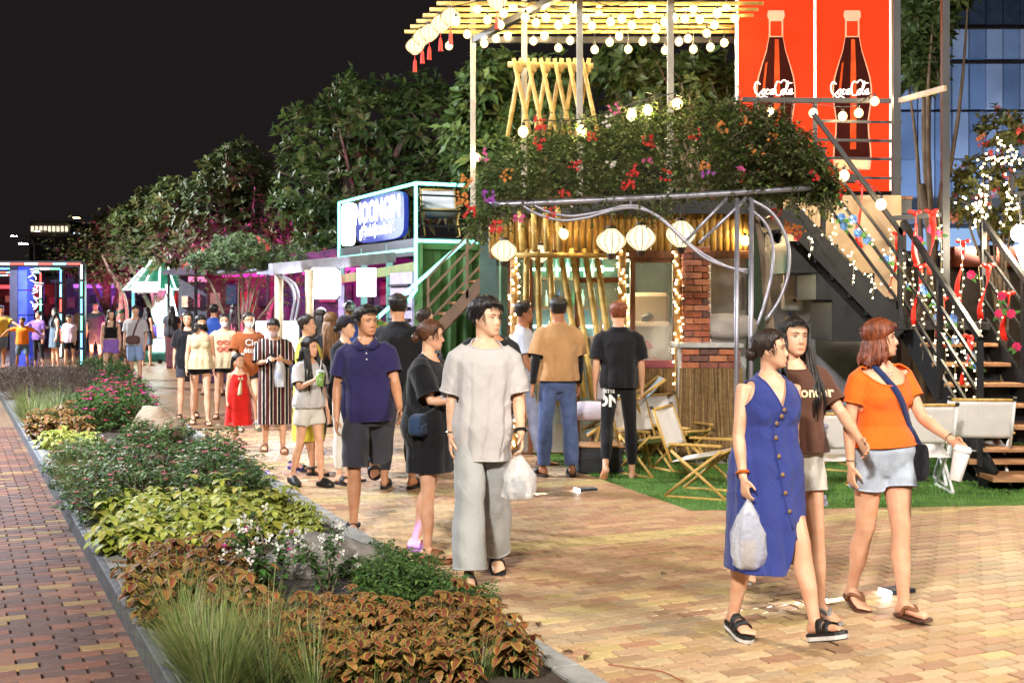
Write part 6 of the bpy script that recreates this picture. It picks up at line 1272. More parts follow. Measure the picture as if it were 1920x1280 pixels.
# ------------------------------------------------------------------ neon container stall
CK = Vector((-1.52,20,0)); V2 = VX; U2 = UX; Ls = 4.3; Wd = 3.2; HC = 2.75
cont = thing('neon_container', 'green shipping container stall outlined in aqua neon', 'container', CK); greenm = mat('green_container_paint', '#476a34', .6, col2='#385628', vs=3, bump=.15, bs=20, rvar=.1)
mb = MB(); n = 40; vs = []
for i in range(n*4+1):                            # corrugated front
    u = Wd*i/(n*4); ph = (u/.28) % 1; d = .036*(0 if ph < .42 else (1 if .52 < ph < .9 else .5)); p = CK+V2*u+U2*d; vs += [p+up*.12, p+up*(HC-.14)]
mb.add(vs, [(2*i,2*i+2,2*i+3,2*i+1) for i in range(n*4)]); mb.build('corrugated_wall', greenm, cont)
for z in (.06, HC-.07): mb = MB(); mb.bar(CK+up*z-U2*.02, CK+V2*Wd+up*z-U2*.02, .10, .14); mb.build('rail_beam', greenm, cont, bevel=.004)
for q in (CK-U2*.01, CK+V2*Wd-U2*.01): mb = MB(); mb.bar(q, q+up*HC, .14); mb.build('corner_post', greenm, cont, bevel=.005)
mb = MB(); mb.bar(CK+up*(HC+.03)+U2*Ls/2, CK+V2*Wd+up*(HC+.03)+U2*Ls/2, Ls, .06); mb.build('roof_deck', steel_b, cont)
for k in range(3): mb = MB(); q = CK+U2*(Ls*(k+1)/3); mb.bar(q, q+up*HC, .12); mb.build('corner_post', mat('aqua_paint', '#6aa898', .5), cont, bevel=.005)
mb = MB(); mb.bar(CK+up*(HC-.1)-V2*.02, CK+U2*Ls+up*(HC-.1)-V2*.02, .10, .28); mb.build('fascia_beam', steel_b, cont); mb = MB(); mb.bar(CK+up*(HC-.42)-V2*.04, CK+U2*Ls+up*(HC-.55)-V2*.04, .06, .16); mb.build('olive_beam', mat('olive_paint', '#6f7a3c', .6), cont)
bx2 = lambda nm, m, a, b, hgt, th, z0=0: (lambda mb: (mb.bar(a+up*(z0+hgt/2), b+up*(z0+hgt/2), th, hgt), mb.build(nm, m, cont)))(MB())
bx2('rear_wall', mat('dark_stall_wall', (.05,.04,.06), .7), CK+V2*2.3+U2*.2, CK+V2*2.3+U2*Ls, HC-.1, .05); bx2('counter', mat('stall_counter', (.16,.12,.1), .5), CK+U2*1.3-V2*.05, CK+U2*Ls-V2*.05, 1.0, .5)
# bottle rack panel by the corner
rk = CK+U2*.05-V2*.06; bx2('rack_panel', mat('lilac_board', '#a89ab8', .5), rk+U2*.05, rk+U2*1.15, HC-.6, .04, .1)
for k in range(9): bx2('rack_rail', steel_b, rk+U2*.1-V2*.05, rk+U2*1.1-V2*.05, .035, .05, .5+k*.19)
neon = emat('aqua_neon', (.22,1,.84), 2.6)
def neon_line(pts, label, r_=.028, col=None, pw=0):
    t = thing('neon_tube', label, 'neon tube', pts[0]); mb = MB(); mb.tube(pts, r_, 8); mb.build('tube', col or neon, t, True)
    for i in range(0, len(pts)-1):
        if pw: light(t, 'POINT', (Vector(pts[i])+Vector(pts[i+1]))/2-Vector((0,.15,0)), pw*.12, (.25,1,.85), .2)
    return t
fr_ = CK-V2*.08-U2*.08; RZ = 3.68
neon_line([fr_+up*(HC-.30), fr_+up*(HC-.02), fr_+up*RZ], 'upright aqua neon tube on the container corner', pw=0); neon_line([fr_+up*RZ, fr_+up*RZ+V2*1.3], 'aqua neon tube along the roof rail above the camp chair', pw=12); neon_line([fr_+up*(HC+.0), fr_+up*(HC+.0)+V2*1.3], 'aqua neon tube along the container roof edge', pw=12)
neon_line([fr_+up*RZ, fr_+up*RZ+U2*Ls], 'aqua neon tube above the stall sign', pw=10); neon_line([fr_+up*(HC-.14), fr_+up*(HC-.14)+U2*Ls, fr_+up*RZ+U2*Ls], 'aqua neon tube below the stall sign'); neon_line([fr_+up*(HC-.14), fr_+up*1.95, fr_+up*1.75+V2*-.15], 'short aqua neon tube below the container corner')
neon_line([P(698,604,19.0), P(876,448,19.0)], 'slanting aqua neon tube on the container stair rail', pw=18)
for z in (.25,.5,.75): mb = MB(); mb.bar(CK+up*(HC+z), CK+V2*Wd+up*(HC+z), .03); mb.build('roof_rail', steel_b, cont)
# sign of the stall, facing the promenade
sgn = thing('stall_sign', 'dark blue illuminated stall sign with white lettering', 'sign', CK+U2*2.0+up*3.2); so = CK-V2*.14+up*3.22; prof = []
for i in range(24): a = 2*math.pi*i/24; prof.append((math.copysign(abs(math.cos(a))**.35, math.cos(a))*1.30, math.copysign(abs(math.sin(a))**.35, math.sin(a))*.40))
mb = MB(); mb.prism(prof, so+U2*1.62, U2, up, V2*.08); mb.build('board', mat('sign_navy_board', '#141c46', .3, var=.05, emit='#2a3aa8', es=.5), sgn)
lit = emat('sign_white_letters', (.9,.93,1), 2.6); rd = -U2
text_obj('lettering', 'NOONGIN', .50, lit, sgn, so+U2*1.66+up*.12-V2*.03, rd, up, bold=.022); text_obj('lettering', 'giải nhiệt mùa hè', .27, lit, sgn, so+U2*1.66-up*.20-V2*.03, rd, up, bold=.012)
mb = MB(); e = []; 
for i in range(20): a = 2*math.pi*i/20; e.append((math.copysign(abs(math.cos(a))**.4, math.cos(a))*.34, math.copysign(abs(math.sin(a))**.4, math.sin(a))*.40))
mb.prism(e, so+U2*3.55, U2, up, V2*.08); mb.build('round_panel', lit, sgn); light(sgn, 'POINT', so+U2*2-V2*.6, 40, (.6,.7,1), .5)
# stair of the container
cs = thing('container_stair', 'brown steel stair climbing to the container roof', 'staircase', P(815,610,18.6)); brown = mat('brown_paint_steel', '#6a503c', .55)
A0, A1 = P(800,640,18.6), P(952,478,18.6)
for dy in (0,.8): mb = MB(); mb.bar(A0+Vector((0,dy,0)), A1+Vector((0,dy,0)), .04, .17); mb.build('stringer', brown, cs)
for k in range(8): p = A0+(A1-A0)*((k+.2)/8); mb = MB(); mb.box(p+Vector((-.05,.4,.06)), (.28,.76,.04)); mb.build('tread', tread, cs, bevel=.003)
for h_ in (.95,.72,.5,.28): mb = MB(); mb.bar(A0+up*h_, A1+up*h_, .035); mb.build('rail', brown, cs)
for t_ in (.02,.5,.95): p = A0+(A1-A0)*t_; mb = MB(); mb.bar(p, p+up*.95, .04); mb.build('rail_post', brown, cs)
# light boxes
boxm = emat('light_box_face', (.92,.95,1), 2.0)
def light_box(label, px_, py_, w, h, Y, notch, rz=0):
    t = thing('light_box', label, 'light box', P(px_,py_+h/2,Y)); c = P(px_,py_,Y); W_, H_ = w/F*Y/2, h/F*Y/2; q = notch*W_; poly = [(-W_+q,-H_),(W_-q,-H_),(W_-q*.5,-H_+q*.5),(W_,-H_+q),(W_,H_-q),(W_-q*.5,H_-q*.5),(W_-q,H_),(-W_+q,H_),(-W_+q*.5,H_-q*.5),(-W_,H_-q),(-W_,-H_+q),(-W_+q*.5,-H_+q*.5)]
    x = Vector((math.cos(rz), math.sin(rz), 0)); nrm = Vector((math.sin(rz), -math.cos(rz), 0)); mb = MB(); mb.prism(poly, c, x, up, -nrm*.10); mb.build('case', steel_b, t); mb = MB(); mb.prism([(a*.96,b*.96) for a,b in poly], c, x, up, nrm*.006); mb.build('face', boxm, t); light(t, 'AREA', c+nrm*.08, 16, (.85,.92,1), W_*1.6, c+nrm*2); return t
light_box('white notched light box hanging under the awning', 608, 531, 58, 62, 17.6, .22); light_box('plain white light box leaning beside the bottle rack', 687, 529, 38, 56, 18.6, .02, R(8)); light_box('low white light panel behind the striped dress', 520, 640, 84, 80, 17.2, .02)
# awning over the notched light box
aw = thing('stall_awning', 'steel awning frame with posts over the light boxes', 'awning', P(560,800,17.5)); mb = MB(); mb.bar(P(508,505,17), P(738,482,19.5), .08, .16); mb.build('beam', mat('lilac_grey_steel', (.30,.29,.36), .5), aw); mb = MB(); mb.bar(P(508,512,17.6), P(590,500,18.6), .5, .04); mb.build('panel', MATS['lilac_grey_steel'], aw)
for x in (523, 580): mb = MB(); mb.tube([P(x,506,17.2), P(x,800,17.2)], .06, 10); mb.build('post', mat('pale_column', '#b8a88c', .6), aw, True)
for x in (548, 556): mb = MB(); mb.tube(spline([P(x-30,515,17.1), P(x-6,530,17.1), P(x+4,560,17.1), P(x-2,600,17.1)], 6), .02, 8); mb.build('bow_tube', steel_g, aw, True)
tube_px('beam', [(398,512),(470,508),(592,500)], 19, .04, steel_g, aw)
def stick(label, a, b, r_, m, cat='pole', name='pole'): mb = MB(); mb.tube([a,b], r_, 10); return solid(name, label, cat, mb, m, smooth=True)
# ------------------------------------------------------------------ far stalls, trunks lit magenta, portals, canopy, lamps
def up_light(label, p, power, col=(1,.05,.55), aim=None, ang=70):
    t = thing('garden_spotlight', label, 'spotlight', p, 0, 'magenta garden spotlights'); mb = MB(); mb.lathe([(.05,0),(.06,.02),(.06,.10),(.05,.12)], Vector(p), 12); mb.build('housing', steel_b, t); light(t, 'SPOT', Vector(p)+up*.14, power*1.1, col, .05, aim if aim else Vector(p)+Vector((0,.25,3)), ang)
for i, (px_, Y, pw, dz) in enumerate(((690,22.6,900,3.5),(780,22.4,500,4.5),(575,23.0,500,4),(430,29,1100,3.5),(350,29,700,3),(480,29,700,3),(300,35.5,900,3),(205,42,1100,3),(250,41,700,3),(140,53,700,3),(520,30,500,2.5),(880,21,200,4))):
    up_light('magenta spotlight at the foot of the tree '+['beyond the container','right of the container sign','behind the light boxes','with the magenta trunk','behind the carousel canopy','beside the second arch','third in the row','behind the portals','between portals and canopy','by the street lamps','behind the awning','behind the pergola'][i], TB(px_,Y), pw, (1,.04,.5) if i % 3 else (.75,.08,1), TB(px_,Y)+Vector((.1,1.6,dz)), 80)
for i, (pts, Y, r_) in enumerate(((((452,640),(456,590),(470,560),(462,520)),25,.09),(((500,640),(505,585),(525,548)),24,.06),(((205,640),(228,560),(205,505),(192,478)),36,.09),(((240,640),(236,565),(212,530)),36,.06))):
    mb = MB(); q = [P(x,y,Y) for x, y in pts]; q[0].z = 0; mb.tube(spline(q, 5), [r_*(1-.04*k) for k in range(len(spline(q,5)))], 8); t = thing('slim_trunk_tree', ['leaning trunk lit magenta beside the second arch','thin trunk lit magenta behind the awning','forked trunk lit orange and pink beside the canopy','thin trunk beside the forked one'][i], 'tree', q[0]); mb.build('trunk', BARK, t, True)
    cb = MB(); rnd = random.Random(70+i); top = q[-1]
    for k in range(420): d = Vector((rnd.gauss(0,.7), rnd.gauss(0,.6), rnd.gauss(.25,.35))); a = rnd.uniform(0,6.28); leaf(cb, top+d, (math.cos(a), math.sin(a), rnd.uniform(-.3,.7)), up, .16, .07, jit(rnd.choice(GRD), rnd), .3, None, .2, True)
    cb.build('crown', LEAFM, t); up_light('magenta spotlight under the slim trunk '+['beside the second arch','behind the awning','left of the canopy','left of its forked neighbour'][i], Vector((q[0].x, Y-1.2, 0)), 420 if Y > 30 else 300, (1,.04,.5) if i != 2 else (1,.3,.25), Vector((q[0].x,Y,2.2)), 90)
stallm = [mat('stall_dark_red', (.12,.03,.04), .7), mat('stall_plum', (.09,.04,.10), .7), mat('stall_slate', (.07,.08,.10), .7)]
def stall(label, px_, w, Y, h, cm, lit_col, power, i):
    c = TB(px_, Y); t = thing('market_stall', label, 'stall', c, 0, 'far market stalls'); mb = MB(); mb.box(c+Vector((0,1.0,h/2)), (w,.06,h)); mb.build('back_panel', cm, t); mb = MB(); mb.box(c+Vector((0,0,.45)), (w,.5,.9)); mb.build('counter', stallm[(i+1) % 3], t, bevel=.02)
    for s in (-1,1): mb = MB(); mb.box(c+Vector((s*w/2,0,h/2)), (.06,.06,h)); mb.build('post', steel_b, t)
    mb = MB(); mb.prism([(-w/2-.1,0),(w/2+.1,0),(w/2+.1,.1),(0,.35),(-w/2-.1,.1)], c+Vector((0,-.3,h)), (1,0,0), up, Vector((0,1.4,0))); mb.build('roof', stallm[i % 3], t)
    mb = MB(); mb.box(c+Vector((0,-.26,h-.12)), (w*.5,.04,.14)); mb.build('lit_fascia', emat('fascia_%d' % i, lit_col, .9), t); light(t, 'POINT', c+Vector((0,.4,h-.35)), power*.14, lit_col, .2)
    rnd = random.Random(i)
    for k in range(14): mb = MB(); mb.box(c+Vector((-w*.42+w*.14*(k % 7), .93, h*(.46+.28*(k//7))+rnd.uniform(-.1,.1))), (w*rnd.uniform(.06,.12), .1, h*rnd.uniform(.1,.2))); mb.build('display_box', [brick_ms[1], mat('box_cream','#cbb89a',.7), mat('box_teal','#2c6a70',.6), mat('box_navy','#20264a',.6), mat('box_rose','#a04a6a',.6), mat('box_black','#141218',.6)][rnd.randrange(6)], t)
    for k in range(5): mb = MB(); hh_ = rnd.uniform(.15,.4); mb.lathe([(.06,0),(.09,.02),(.08,hh_),(.04,hh_+.03)], c+Vector((-w*.4+w*.2*k, -.05, .9)), 10); mb.build('goods_jar', brick_ms[rnd.randrange(6)], t, True)
for i, (px_, w, Y, lb, cc, pw) in enumerate(((478,2.6,27,'plum stall with magenta light behind the second arch',(1,.05,.55),130),(640,3.0,25,'dark stall glowing pink behind the light boxes',(1,.08,.5),110),(400,2.4,33,'slate stall behind the masked women',(1,.25,.5),90),(330,3.0,45,'far stall glowing red beyond the canopy',(1,.15,.2),130),(180,3.0,46,'far stall glowing violet between the portals',(.6,.15,1),150),(105,3.2,50,'far stall with white light behind the portals',(.8,.85,1),150),(40,3.2,48,'far stall with red light beyond the blue column',(1,.1,.12),150),(250,2.6,48,'far stall with green light left of the canopy',(.2,1,.5),110))): stall(lb, px_, w, Y, 2.5, stallm[i % 3], cc, pw, i)
# LED portals
ledc = [emat('led_white', (.9,.95,1), 3), emat('led_blue', (.12,.3,1), 3.5), emat('led_red', (1,.08,.06), 3), emat('led_green', (.2,1,.5), 2.5), emat('led_cyan', (.25,.8,1), 3)]
def portal(label, x0, x1, ytop, Y, i):
    t = thing('led_portal', label, 'portal', TB((x0+x1)/2, Y), 0, 'portal frames outlined in coloured LEDs'); a, b = P(x0,ytop,Y), P(x1,ytop,Y)
    for q, nm in ((a,'post'),(b,'post')): mb = MB(); mb.box((q.x, Y, q.z/2), (.16,.16,q.z)); mb.build(nm, steel_b, t, bevel=.01)
    mb = MB(); mb.bar(a, b, .16); mb.build('lintel', steel_b, t); segs = []
    for q in (a, b): segs += [(Vector((q.x, Y-.1, q.z*k/6+.05)), Vector((q.x, Y-.1, q.z*(k+1)/6-.02))) for k in range(6)]
    L_ = (b-a); segs += [(a+L_*(k/7)+Vector((0,-.1,-.0)), a+L_*((k+.9)/7)+Vector((0,-.1,-.0))) for k in range(7)]
    for k, (p, q) in enumerate(segs): mb = MB(); mb.tube([p,q], .026, 6); mb.build('led_strip', ledc[(k*2+i+k//3) % 5], t)
    light(t, 'POINT', (a+b)/2+Vector((0,-.5,-.6)), 60, ((.4,.5,1),(1,.4,.4),(.5,.7,1),(.4,1,.8))[i % 4], .3)
portal('nearest LED portal with the tallest frame', -30, 155, 495, 34, 0); portal('second LED portal behind the first', -20, 116, 504, 39, 1); portal('third LED portal seen through the second', -10, 78, 511, 44, 2); portal('farthest LED portal at the end of the row', -40, 40, 516, 50, 3)
t = thing('blue_column', 'square blue column with white calligraphy strokes beside the portals', 'column', G(42,686)); Yq = G(42,686).y; bluem = mat('blue_panel', '#3444c0', .45, emit='#3040d0', es=.25)
for k in range(4): bx('panel', bluem, (34,498+k*47), (51,543+k*47), Yq, Yq+.5, t)
bx('dark_side', mat('column_dark', (.03,.03,.06), .6), (18,498), (33,690), Yq, Yq+.45, t); bx('plinth', bluem, (30,668), (56,690), Yq-.05, Yq+.5, t)
rnd = random.Random(3)
for k in range(16): mb = MB(); c = P(60+rnd.uniform(-7,7), 505+k*5, Yq-.02); a = rnd.uniform(-1,1); mb.tube(spline([c, c+Vector((.13*math.cos(a),0,.10*math.sin(a))), c+Vector((.22*math.cos(a*1.4),0,.16*math.sin(a*1.4)))], 3), [.03,.04,.035,.03,.03,.02,.012], 5, flat=.4); mb.build('calligraphy_stroke', emat('white_stroke', (.95,.95,1), 1.6), t)
# cone canopy of LED strips
kc = TB(302,38); kio = thing('light_canopy', 'carousel-like kiosk roofed by a cone of white green LED strips', 'kiosk', kc); ap = P(302,481,38); nb = 14; rad = 1.12; zb = P(302,543,38).z; ledw = emat('led_mint', (.7,1,.9), 3.5)
for k in range(nb):
    a = 2*math.pi*k/nb; e = Vector((kc.x+math.cos(a)*rad, 38+math.sin(a)*rad, zb)); s0 = ap+Vector((math.cos(a)*.22, math.sin(a)*.22, 0)); mb = MB(); mb.tube([s0, e], .024, 6); mb.build('led_rib', ledw, kio)
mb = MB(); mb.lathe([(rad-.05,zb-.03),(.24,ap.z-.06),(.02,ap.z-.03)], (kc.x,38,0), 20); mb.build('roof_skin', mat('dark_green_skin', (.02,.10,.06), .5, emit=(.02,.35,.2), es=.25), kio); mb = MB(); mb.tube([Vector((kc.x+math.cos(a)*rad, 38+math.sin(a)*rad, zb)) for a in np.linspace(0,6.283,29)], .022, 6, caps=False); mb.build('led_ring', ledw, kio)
for k in range(5): a = 2*math.pi*k/5+.3; mb = MB(); q = Vector((kc.x+math.cos(a)*(rad-.1), 38+math.sin(a)*(rad-.1), 0)); mb.tube([q, q+up*zb], .05, 8); mb.build('post', mat('teal_post', (.08,.3,.3), .4), kio, True)
mb = MB(); mb.lathe([(rad+.25,0),(rad+.25,.22),(rad+.2,.24)], (kc.x,38,0), 28); mb.build('base', mat('teal_base', (.05,.2,.16), .5), kio); mb = MB(); mb.lathe([(.30,.24),(.32,.9),(.25,1.0),(.30,1.5),(.2,1.9),(.12,2.1)], (kc.x,38,0), 14); mb.build('centre_drum', emat('drum_glow', (.7,1,.9), 1.0), kio)
mb = MB(); mb.box(P(272,538,36.6), (.75,.06,.32)); mb.build('sign_panel', emat('canopy_sign', (.95,1,1), 1.6), kio); mb = MB(); mb.box(P(330,585,36.6)+Vector((-.05,0,0)), (.12,.12,1.7), 0, Matrix.Rotation(R(-14),3,'Y')); mb.build('led_mast', ledw, kio)
for k in range(4): mb = MB(); p = P(262+k*22,622,36.8); mb.box(p, (.32,.3,.4)); mb.build('toy_block', [mat('block_green','#2a9a5a',.4),mat('block_blue','#4a6ac0',.4),mat('block_pale','#c0d8d8',.4)][k % 3], kio, bevel=.03)
light(kio, 'POINT', Vector((kc.x,36.2,1.9)), 130, (.7,1,.92), .6)
# street lamps and far buildings
def street_lamp(label, base, h, arm, col, power, spot=None, strength=30):
    t = thing('street_lamp', label, 'street lamp', base, 0, 'street lamps'); base = Vector(base); mb = MB(); mb.tube(spline([base, base+up*h*.6, base+up*h*.93, base+up*h+Vector(arm)*.45, base+up*h+Vector(arm)], 5), [.09-.0026*k for k in range(21)], 8); mb.build('pole', mat('lamp_pole', (.22,.22,.23), .5, .4), t, True); hd = base+up*h+Vector(arm); d = Vector(arm).normalized()
    mb = MB(); mb.bar(hd-d*.05, hd+d*.55, .22, .09); mb.build('head', mat('lamp_head', (.15,.15,.16), .5), t, bevel=.02); mb = MB(); mb.box(hd+d*.28-up*.06, (.38,.17,.04), math.atan2(d.y,d.x)); mb.build('lens', emat('lamp_lens_%s' % ('w' if col[2] > .7 else 'o'), col, strength), t)
    if spot: light(t, 'SPOT', hd+d*.28-up*.12, power, col, .45, spot, 130, .8)
    elif power: light(t, 'POINT', hd+d*.28-up*.3, power, col, .2)
for lb, px_, py_, Y, col in (('white street lamp beyond the portals',33,446,90,(.95,.97,1)),('first orange street lamp beyond the trees',76,436,110,(1,.55,.2)),('second orange street lamp beyond the trees',152,412,80,(1,.55,.2)),('unlit-looking grey street lamp with a bent arm',55,462,60,(.9,.92,1))):
    p = P(px_,py_,Y); street_lamp(lb, (p.x+1.2,Y,0), p.z, (-1.2,0,.15), col, 0, None, 60 if Y != 60 else .6)
# unseen lamps: a warm key from the right, then three added as fill
street_lamp('street lamp lighting the promenade from beside the stair', (8.2,1.2,0), 6.5, (-.9,.3,.1), (1,.915,.80), 2600, (0,10,0))
street_lamp('added fill lamp lighting the bed from behind the viewer', (-3.0,-4.4,0), 7.0, (.5,.8,.1), (1,.95,.87), 6000, (-3.5,10,0))
street_lamp('added unseen cool lamp beside the planting bed', (-9.3,13.0,0), 6.5, (.9,.1,.1), (.84,.9,1), 5200, (-3,16,0)); street_lamp('added unseen cool lamp lighting the tree row', (-19,29,0), 7.5, (.9,.1,.1), (.95,.96,1), 14000, (-6,30,3))
fb = thing('far_building', 'far low building with a row of lit windows', 'building', TB(92,150)); Yq = 150; bx('wall', mat('far_wall', (.10,.085,.08), .8), (55,414), (132,566), Yq, Yq+10, fb, 0)
for k in range(9): bx('window', emat('far_window', (1,.85,.6), 1.6 if k % 3 else .8), (58+k*8,424), (62+k*8,434), Yq-.3, Yq-.05, fb, 0)
for k in range(4): bx('window', emat('far_window_blue', (.6,.75,1), 1.5), (138+k*9,436), (144+k*9,442), 120, 120.2, fb, 0)
# building on the right
rb = thing('glass_building', 'blue-lit building with tall panels behind the stair', 'building', TB(1880,27)); panel_ms = [mat('blue_panel_%d' % k, c, .35, var=.12, vs=1.2) for k, c in enumerate(('#6a7c98','#7b8aa2','#5c6e8a','#8893a8'))]
YR2 = 27
for k in range(9):
    for j, (y0, y1) in enumerate(((-60,45),(55,110),(120,205),(210,300),(300,392))): bx('wall_panel', panel_ms[(k*3+j*2) % 4] if j != 0 else mat('dark_glazing', (.03,.04,.06), .2), (1690+k*32,y0), (1720+k*32,y1), YR2+.1*hashr(k,j), YR2+.4, rb)
bx('dark_soffit', mat('dark_soffit', (.03,.03,.04), .6), (1690,392), (1990,420), YR2-1, YR2+1, rb); bx('lit_base', emat('blue_lit_base', (.35,.55,.9), .55), (1690,425), (1990,470), YR2+.5, YR2+.6, rb); bx('terracotta_wall', mat('terracotta', '#a8502c', .7), (1790,462), (1990,500), 24, 24.3, rb); bx('plinth_wall', mat('dim_wall', (.16,.12,.09), .8), (1690,500), (1990,720), 24.5, 24.8, rb)
wl = thing('wall_floodlight', 'cool floodlight washing the blue building', 'floodlight', P(1850,470,23)); mb = MB(); mb.box(P(1850,470,23), (.3,.2,.2)); mb.build('housing', steel_b, wl); light(wl, 'SPOT', P(1850,462,23.2), 700, (.55,.72,1), .1, P(1840,180,27), 120)
pl = thing('post_lantern', 'square black post lantern with a glowing bulb and tube at the right', 'lamp', G(1935,900)); Yq = 12.4
for a, b in (((1898,326),(1930,326)),((1898,362),(1930,362)),((1898,326),(1898,362))): mb = MB(); mb.bar(P(*a,Yq), P(*b,Yq), .035); mb.build('frame_bar', steel_b, pl)
mb = MB(); mb.tube([P(1912,364,Yq), P(1914,420,Yq)], .012, 6); mb.build('stem', steel_b, pl); mb = MB(); mb.ball(P(1912,438,Yq), .085, 14, 10); mb.build('globe', bulb_m, pl, True); mb = MB(); mb.tube([P(1908,460,Yq), P(1925,505,Yq)], .04, 8); mb.build('tube', emat('white_tube', (1,.95,.85), 12), pl); mb = MB(); mb.tube([P(1948,470,Yq), Vector((P(1948,470,Yq).x,Yq,0))], .035, 8); mb.build('post', steel_b, pl); light(pl, 'POINT', P(1908,445,Yq-.3), 120, (1,.85,.6), .12)
for i in range(6): plant('shrub', Vector((4.4+.5*i, 13.6+.2*hashr(i,2), 0)), 1.2, 'behind the steel stair')
# in-ground wash lights
def ground_light(label, p, d, col, power, blue=False):
    t = thing('ground_light', label, 'ground light', p); p = Vector(p); d = Vector(d).normalized(); mb = MB(); mb.bar(p-d*.02+up*.012, p+d*.16+up*.012, .12, .028); mb.build('housing', mat('dark_housing', (.03,.035,.05), .35), t, bevel=.006); mb = MB(); mb.bar(p+d*.165+up*.016, p+d*.172+up*.016, .10, .018); mb.build('lens', emat('ground_lens_b' if blue else 'ground_lens_w', col, 6 if blue else 30), t); light(t, 'SPOT', p+d*.2+up*.05, power, col, .01, p+d*1.3+up*(.3 if blue else -.02), 80 if blue else 17, .4)
rv = -VX
ground_light('flat ground light washing white across the paving behind the woman in orange', G(1700,1107), rv, (.95,.97,1), 130); ground_light('flat ground light at the turf edge beside the man in tan', G(1112,918), rv, (.95,.97,1), 130)
ground_light('ground light washing blue at the grey boulder', G(690,1050), VX, (.14,.12,1), 4.5, True); ground_light('ground light washing blue behind the girl in white', G(470,890), VX, (.14,.12,1), 4.5, True); ground_light('ground light washing violet near the strolling couple', G(235,735), VX, (.4,.2,1), 60, True)
# fallen leaves
rnd = random.Random(31)
for i, (x, y) in enumerate(((818,1112),(935,1140),(1075,1228),(1105,1232),(1450,1130),(1788,952),(1890,927),(1008,1170),(1240,1080),(820,1215),(1830,895))):
    mb = MB(); p = G(x,y)+up*.012; a = rnd.uniform(0,6.28); leaf(mb, p, (math.cos(a), math.sin(a), .15), up, .07, .035, (.10,.055,.025), .25, None, .5); solid('fallen_leaf', 'curled brown leaf lying on the paving', 'leaf', mb, LEAFM, 'fallen leaves on the paving')
mb = MB(); mb.tube(spline([G(1140,1248)+up*.008, G(1190,1255)+up*.008, G(1240,1262)+up*.01, G(1282,1280)+up*.008], 5), .0026, 5); solid('red_string', 'thin red string lying on the paving', 'string', mb, mat('faded_red_string', '#8a3a24', .8))
# ------------------------------------------------------------------ the crowd
BLK = mat('black_rubber', (.012,.012,.013), .55); WHT = mat('white_rubber', (.7,.68,.65), .5); TANL = mat('tan_leather', '#8a5a3c', .6); GREYR = mat('grey_rubber', '#8d8a86', .6)
GOLD = mat('gold_metal', '#c9a050', .25, 1, 0); SILV = mat('silver_metal', (.8,.8,.8), .2, 1, 0)
c_navydress = cloth('blue_linen', '#333d80', bump=.35); c_orange = cloth('orange_jersey', '#f06a1c', var=.04); c_denim = cloth('light_denim', '#a9b2c0', vs=18, var=.1); c_white = cloth('white_cotton', '#bcb6b4', var=.03)
c_greyp = cloth('grey_twill', '#a6a6a4'); c_navy = cloth('navy_pique', '#2a2450'); c_char = cloth('charcoal_twill', '#393840'); c_black = cloth('black_cotton', '#17161a'); c_brown = cloth('brown_cotton', '#5b3a2c')
c_tan = cloth('tan_cotton', '#b58a5e'); c_jean = cloth('blue_jean', '#4a5a82', vs=12, var=.14); c_pale = cloth('pale_grey_cotton', '#b9bfcf'); c_pjean = cloth('pale_jean', '#9aa4c4', vs=12); c_yellow = cloth('yellow_cotton', '#e8d64a'); c_red = cloth('red_cotton', '#d3231c')
c_cream = cloth('cream_cotton', '#cfbd98'); c_rust = cloth('rust_cotton', '#9a5228'); c_lilac = cloth('lilac_cotton', '#9b6fc4'); c_or2 = cloth('bright_orange_cotton', '#ef7a18'); c_purp = cloth('purple_cotton', '#7d5a9c'); c_slate = cloth('slate_cotton', '#5a6a78'); c_bluet = cloth('blue_cotton', '#2f4f9f'); c_green = cloth('green_cotton', '#3d7a46'); c_wshorts = cloth('white_shorts', '#cfc8be', var=.03)
def stripe_mat():
    m = cloth('maroon_stripe', '#401820'); N = m.node_tree.nodes; L = m.node_tree.links; b = N['Principled BSDF']
    tc = N.new('ShaderNodeTexCoord'); sx = N.new('ShaderNodeSeparateXYZ'); L.new(tc.outputs['Object'], sx.inputs[0])
    mu = N.new('ShaderNodeMath'); mu.operation = 'MULTIPLY'; mu.inputs[1].default_value = 11.5; L.new(sx.outputs[0], mu.inputs[0]); fr = N.new('ShaderNodeMath'); fr.operation = 'FRACT'; L.new(mu.outputs[0], fr.inputs[0])
    cr = N.new('ShaderNodeValToRGB'); cr.color_ramp.interpolation = 'CONSTANT'; e = cr.color_ramp.elements; e[0].position = 0; e[0].color = (*hexc('#4a1820'), 1); e[1].position = .34; e[1].color = (*hexc('#d9cdbd'), 1)
    for p, c in ((.46, '#17141c'), (.80, '#d9cdbd'), (.88, '#4a1820')): q = e.new(p); q.color = (*hexc(c), 1)
    L.new(fr.outputs[0], cr.inputs[0]); L.new(cr.outputs[0], b.inputs['Base Color']); return m
c_stripe = stripe_mat()
M_BLACK = cloth('black_mask_cloth', '#111014'); M_WHITE = cloth('white_mask_cloth', '#dcd6d4', var=.02); M_PINK = cloth('pink_mask_cloth', '#dcc0c4', var=.02)
WALK_L = ((-14,2,24,8,26),(16,2,4,8,-8)); WALK_R = ((16,2,4,8,-8),(-14,2,24,8,26)); STAND = ((2,3,3,10,0),(-2,3,3,10,0)); STROLL = ((8,2,4,8,0),(-8,2,12,8,10)); STROLL2 = ((-8,2,12,8,10),(8,2,4,8,0))
def W(r, p): return wmat(r.root) @ Vector(p)
def hand_pos(r, side, f=.09): A = r.arms[0 if side < 0 else 1]; return W(r, A[3]+A[5]*f*r.k+A[7]*.02*r.k)
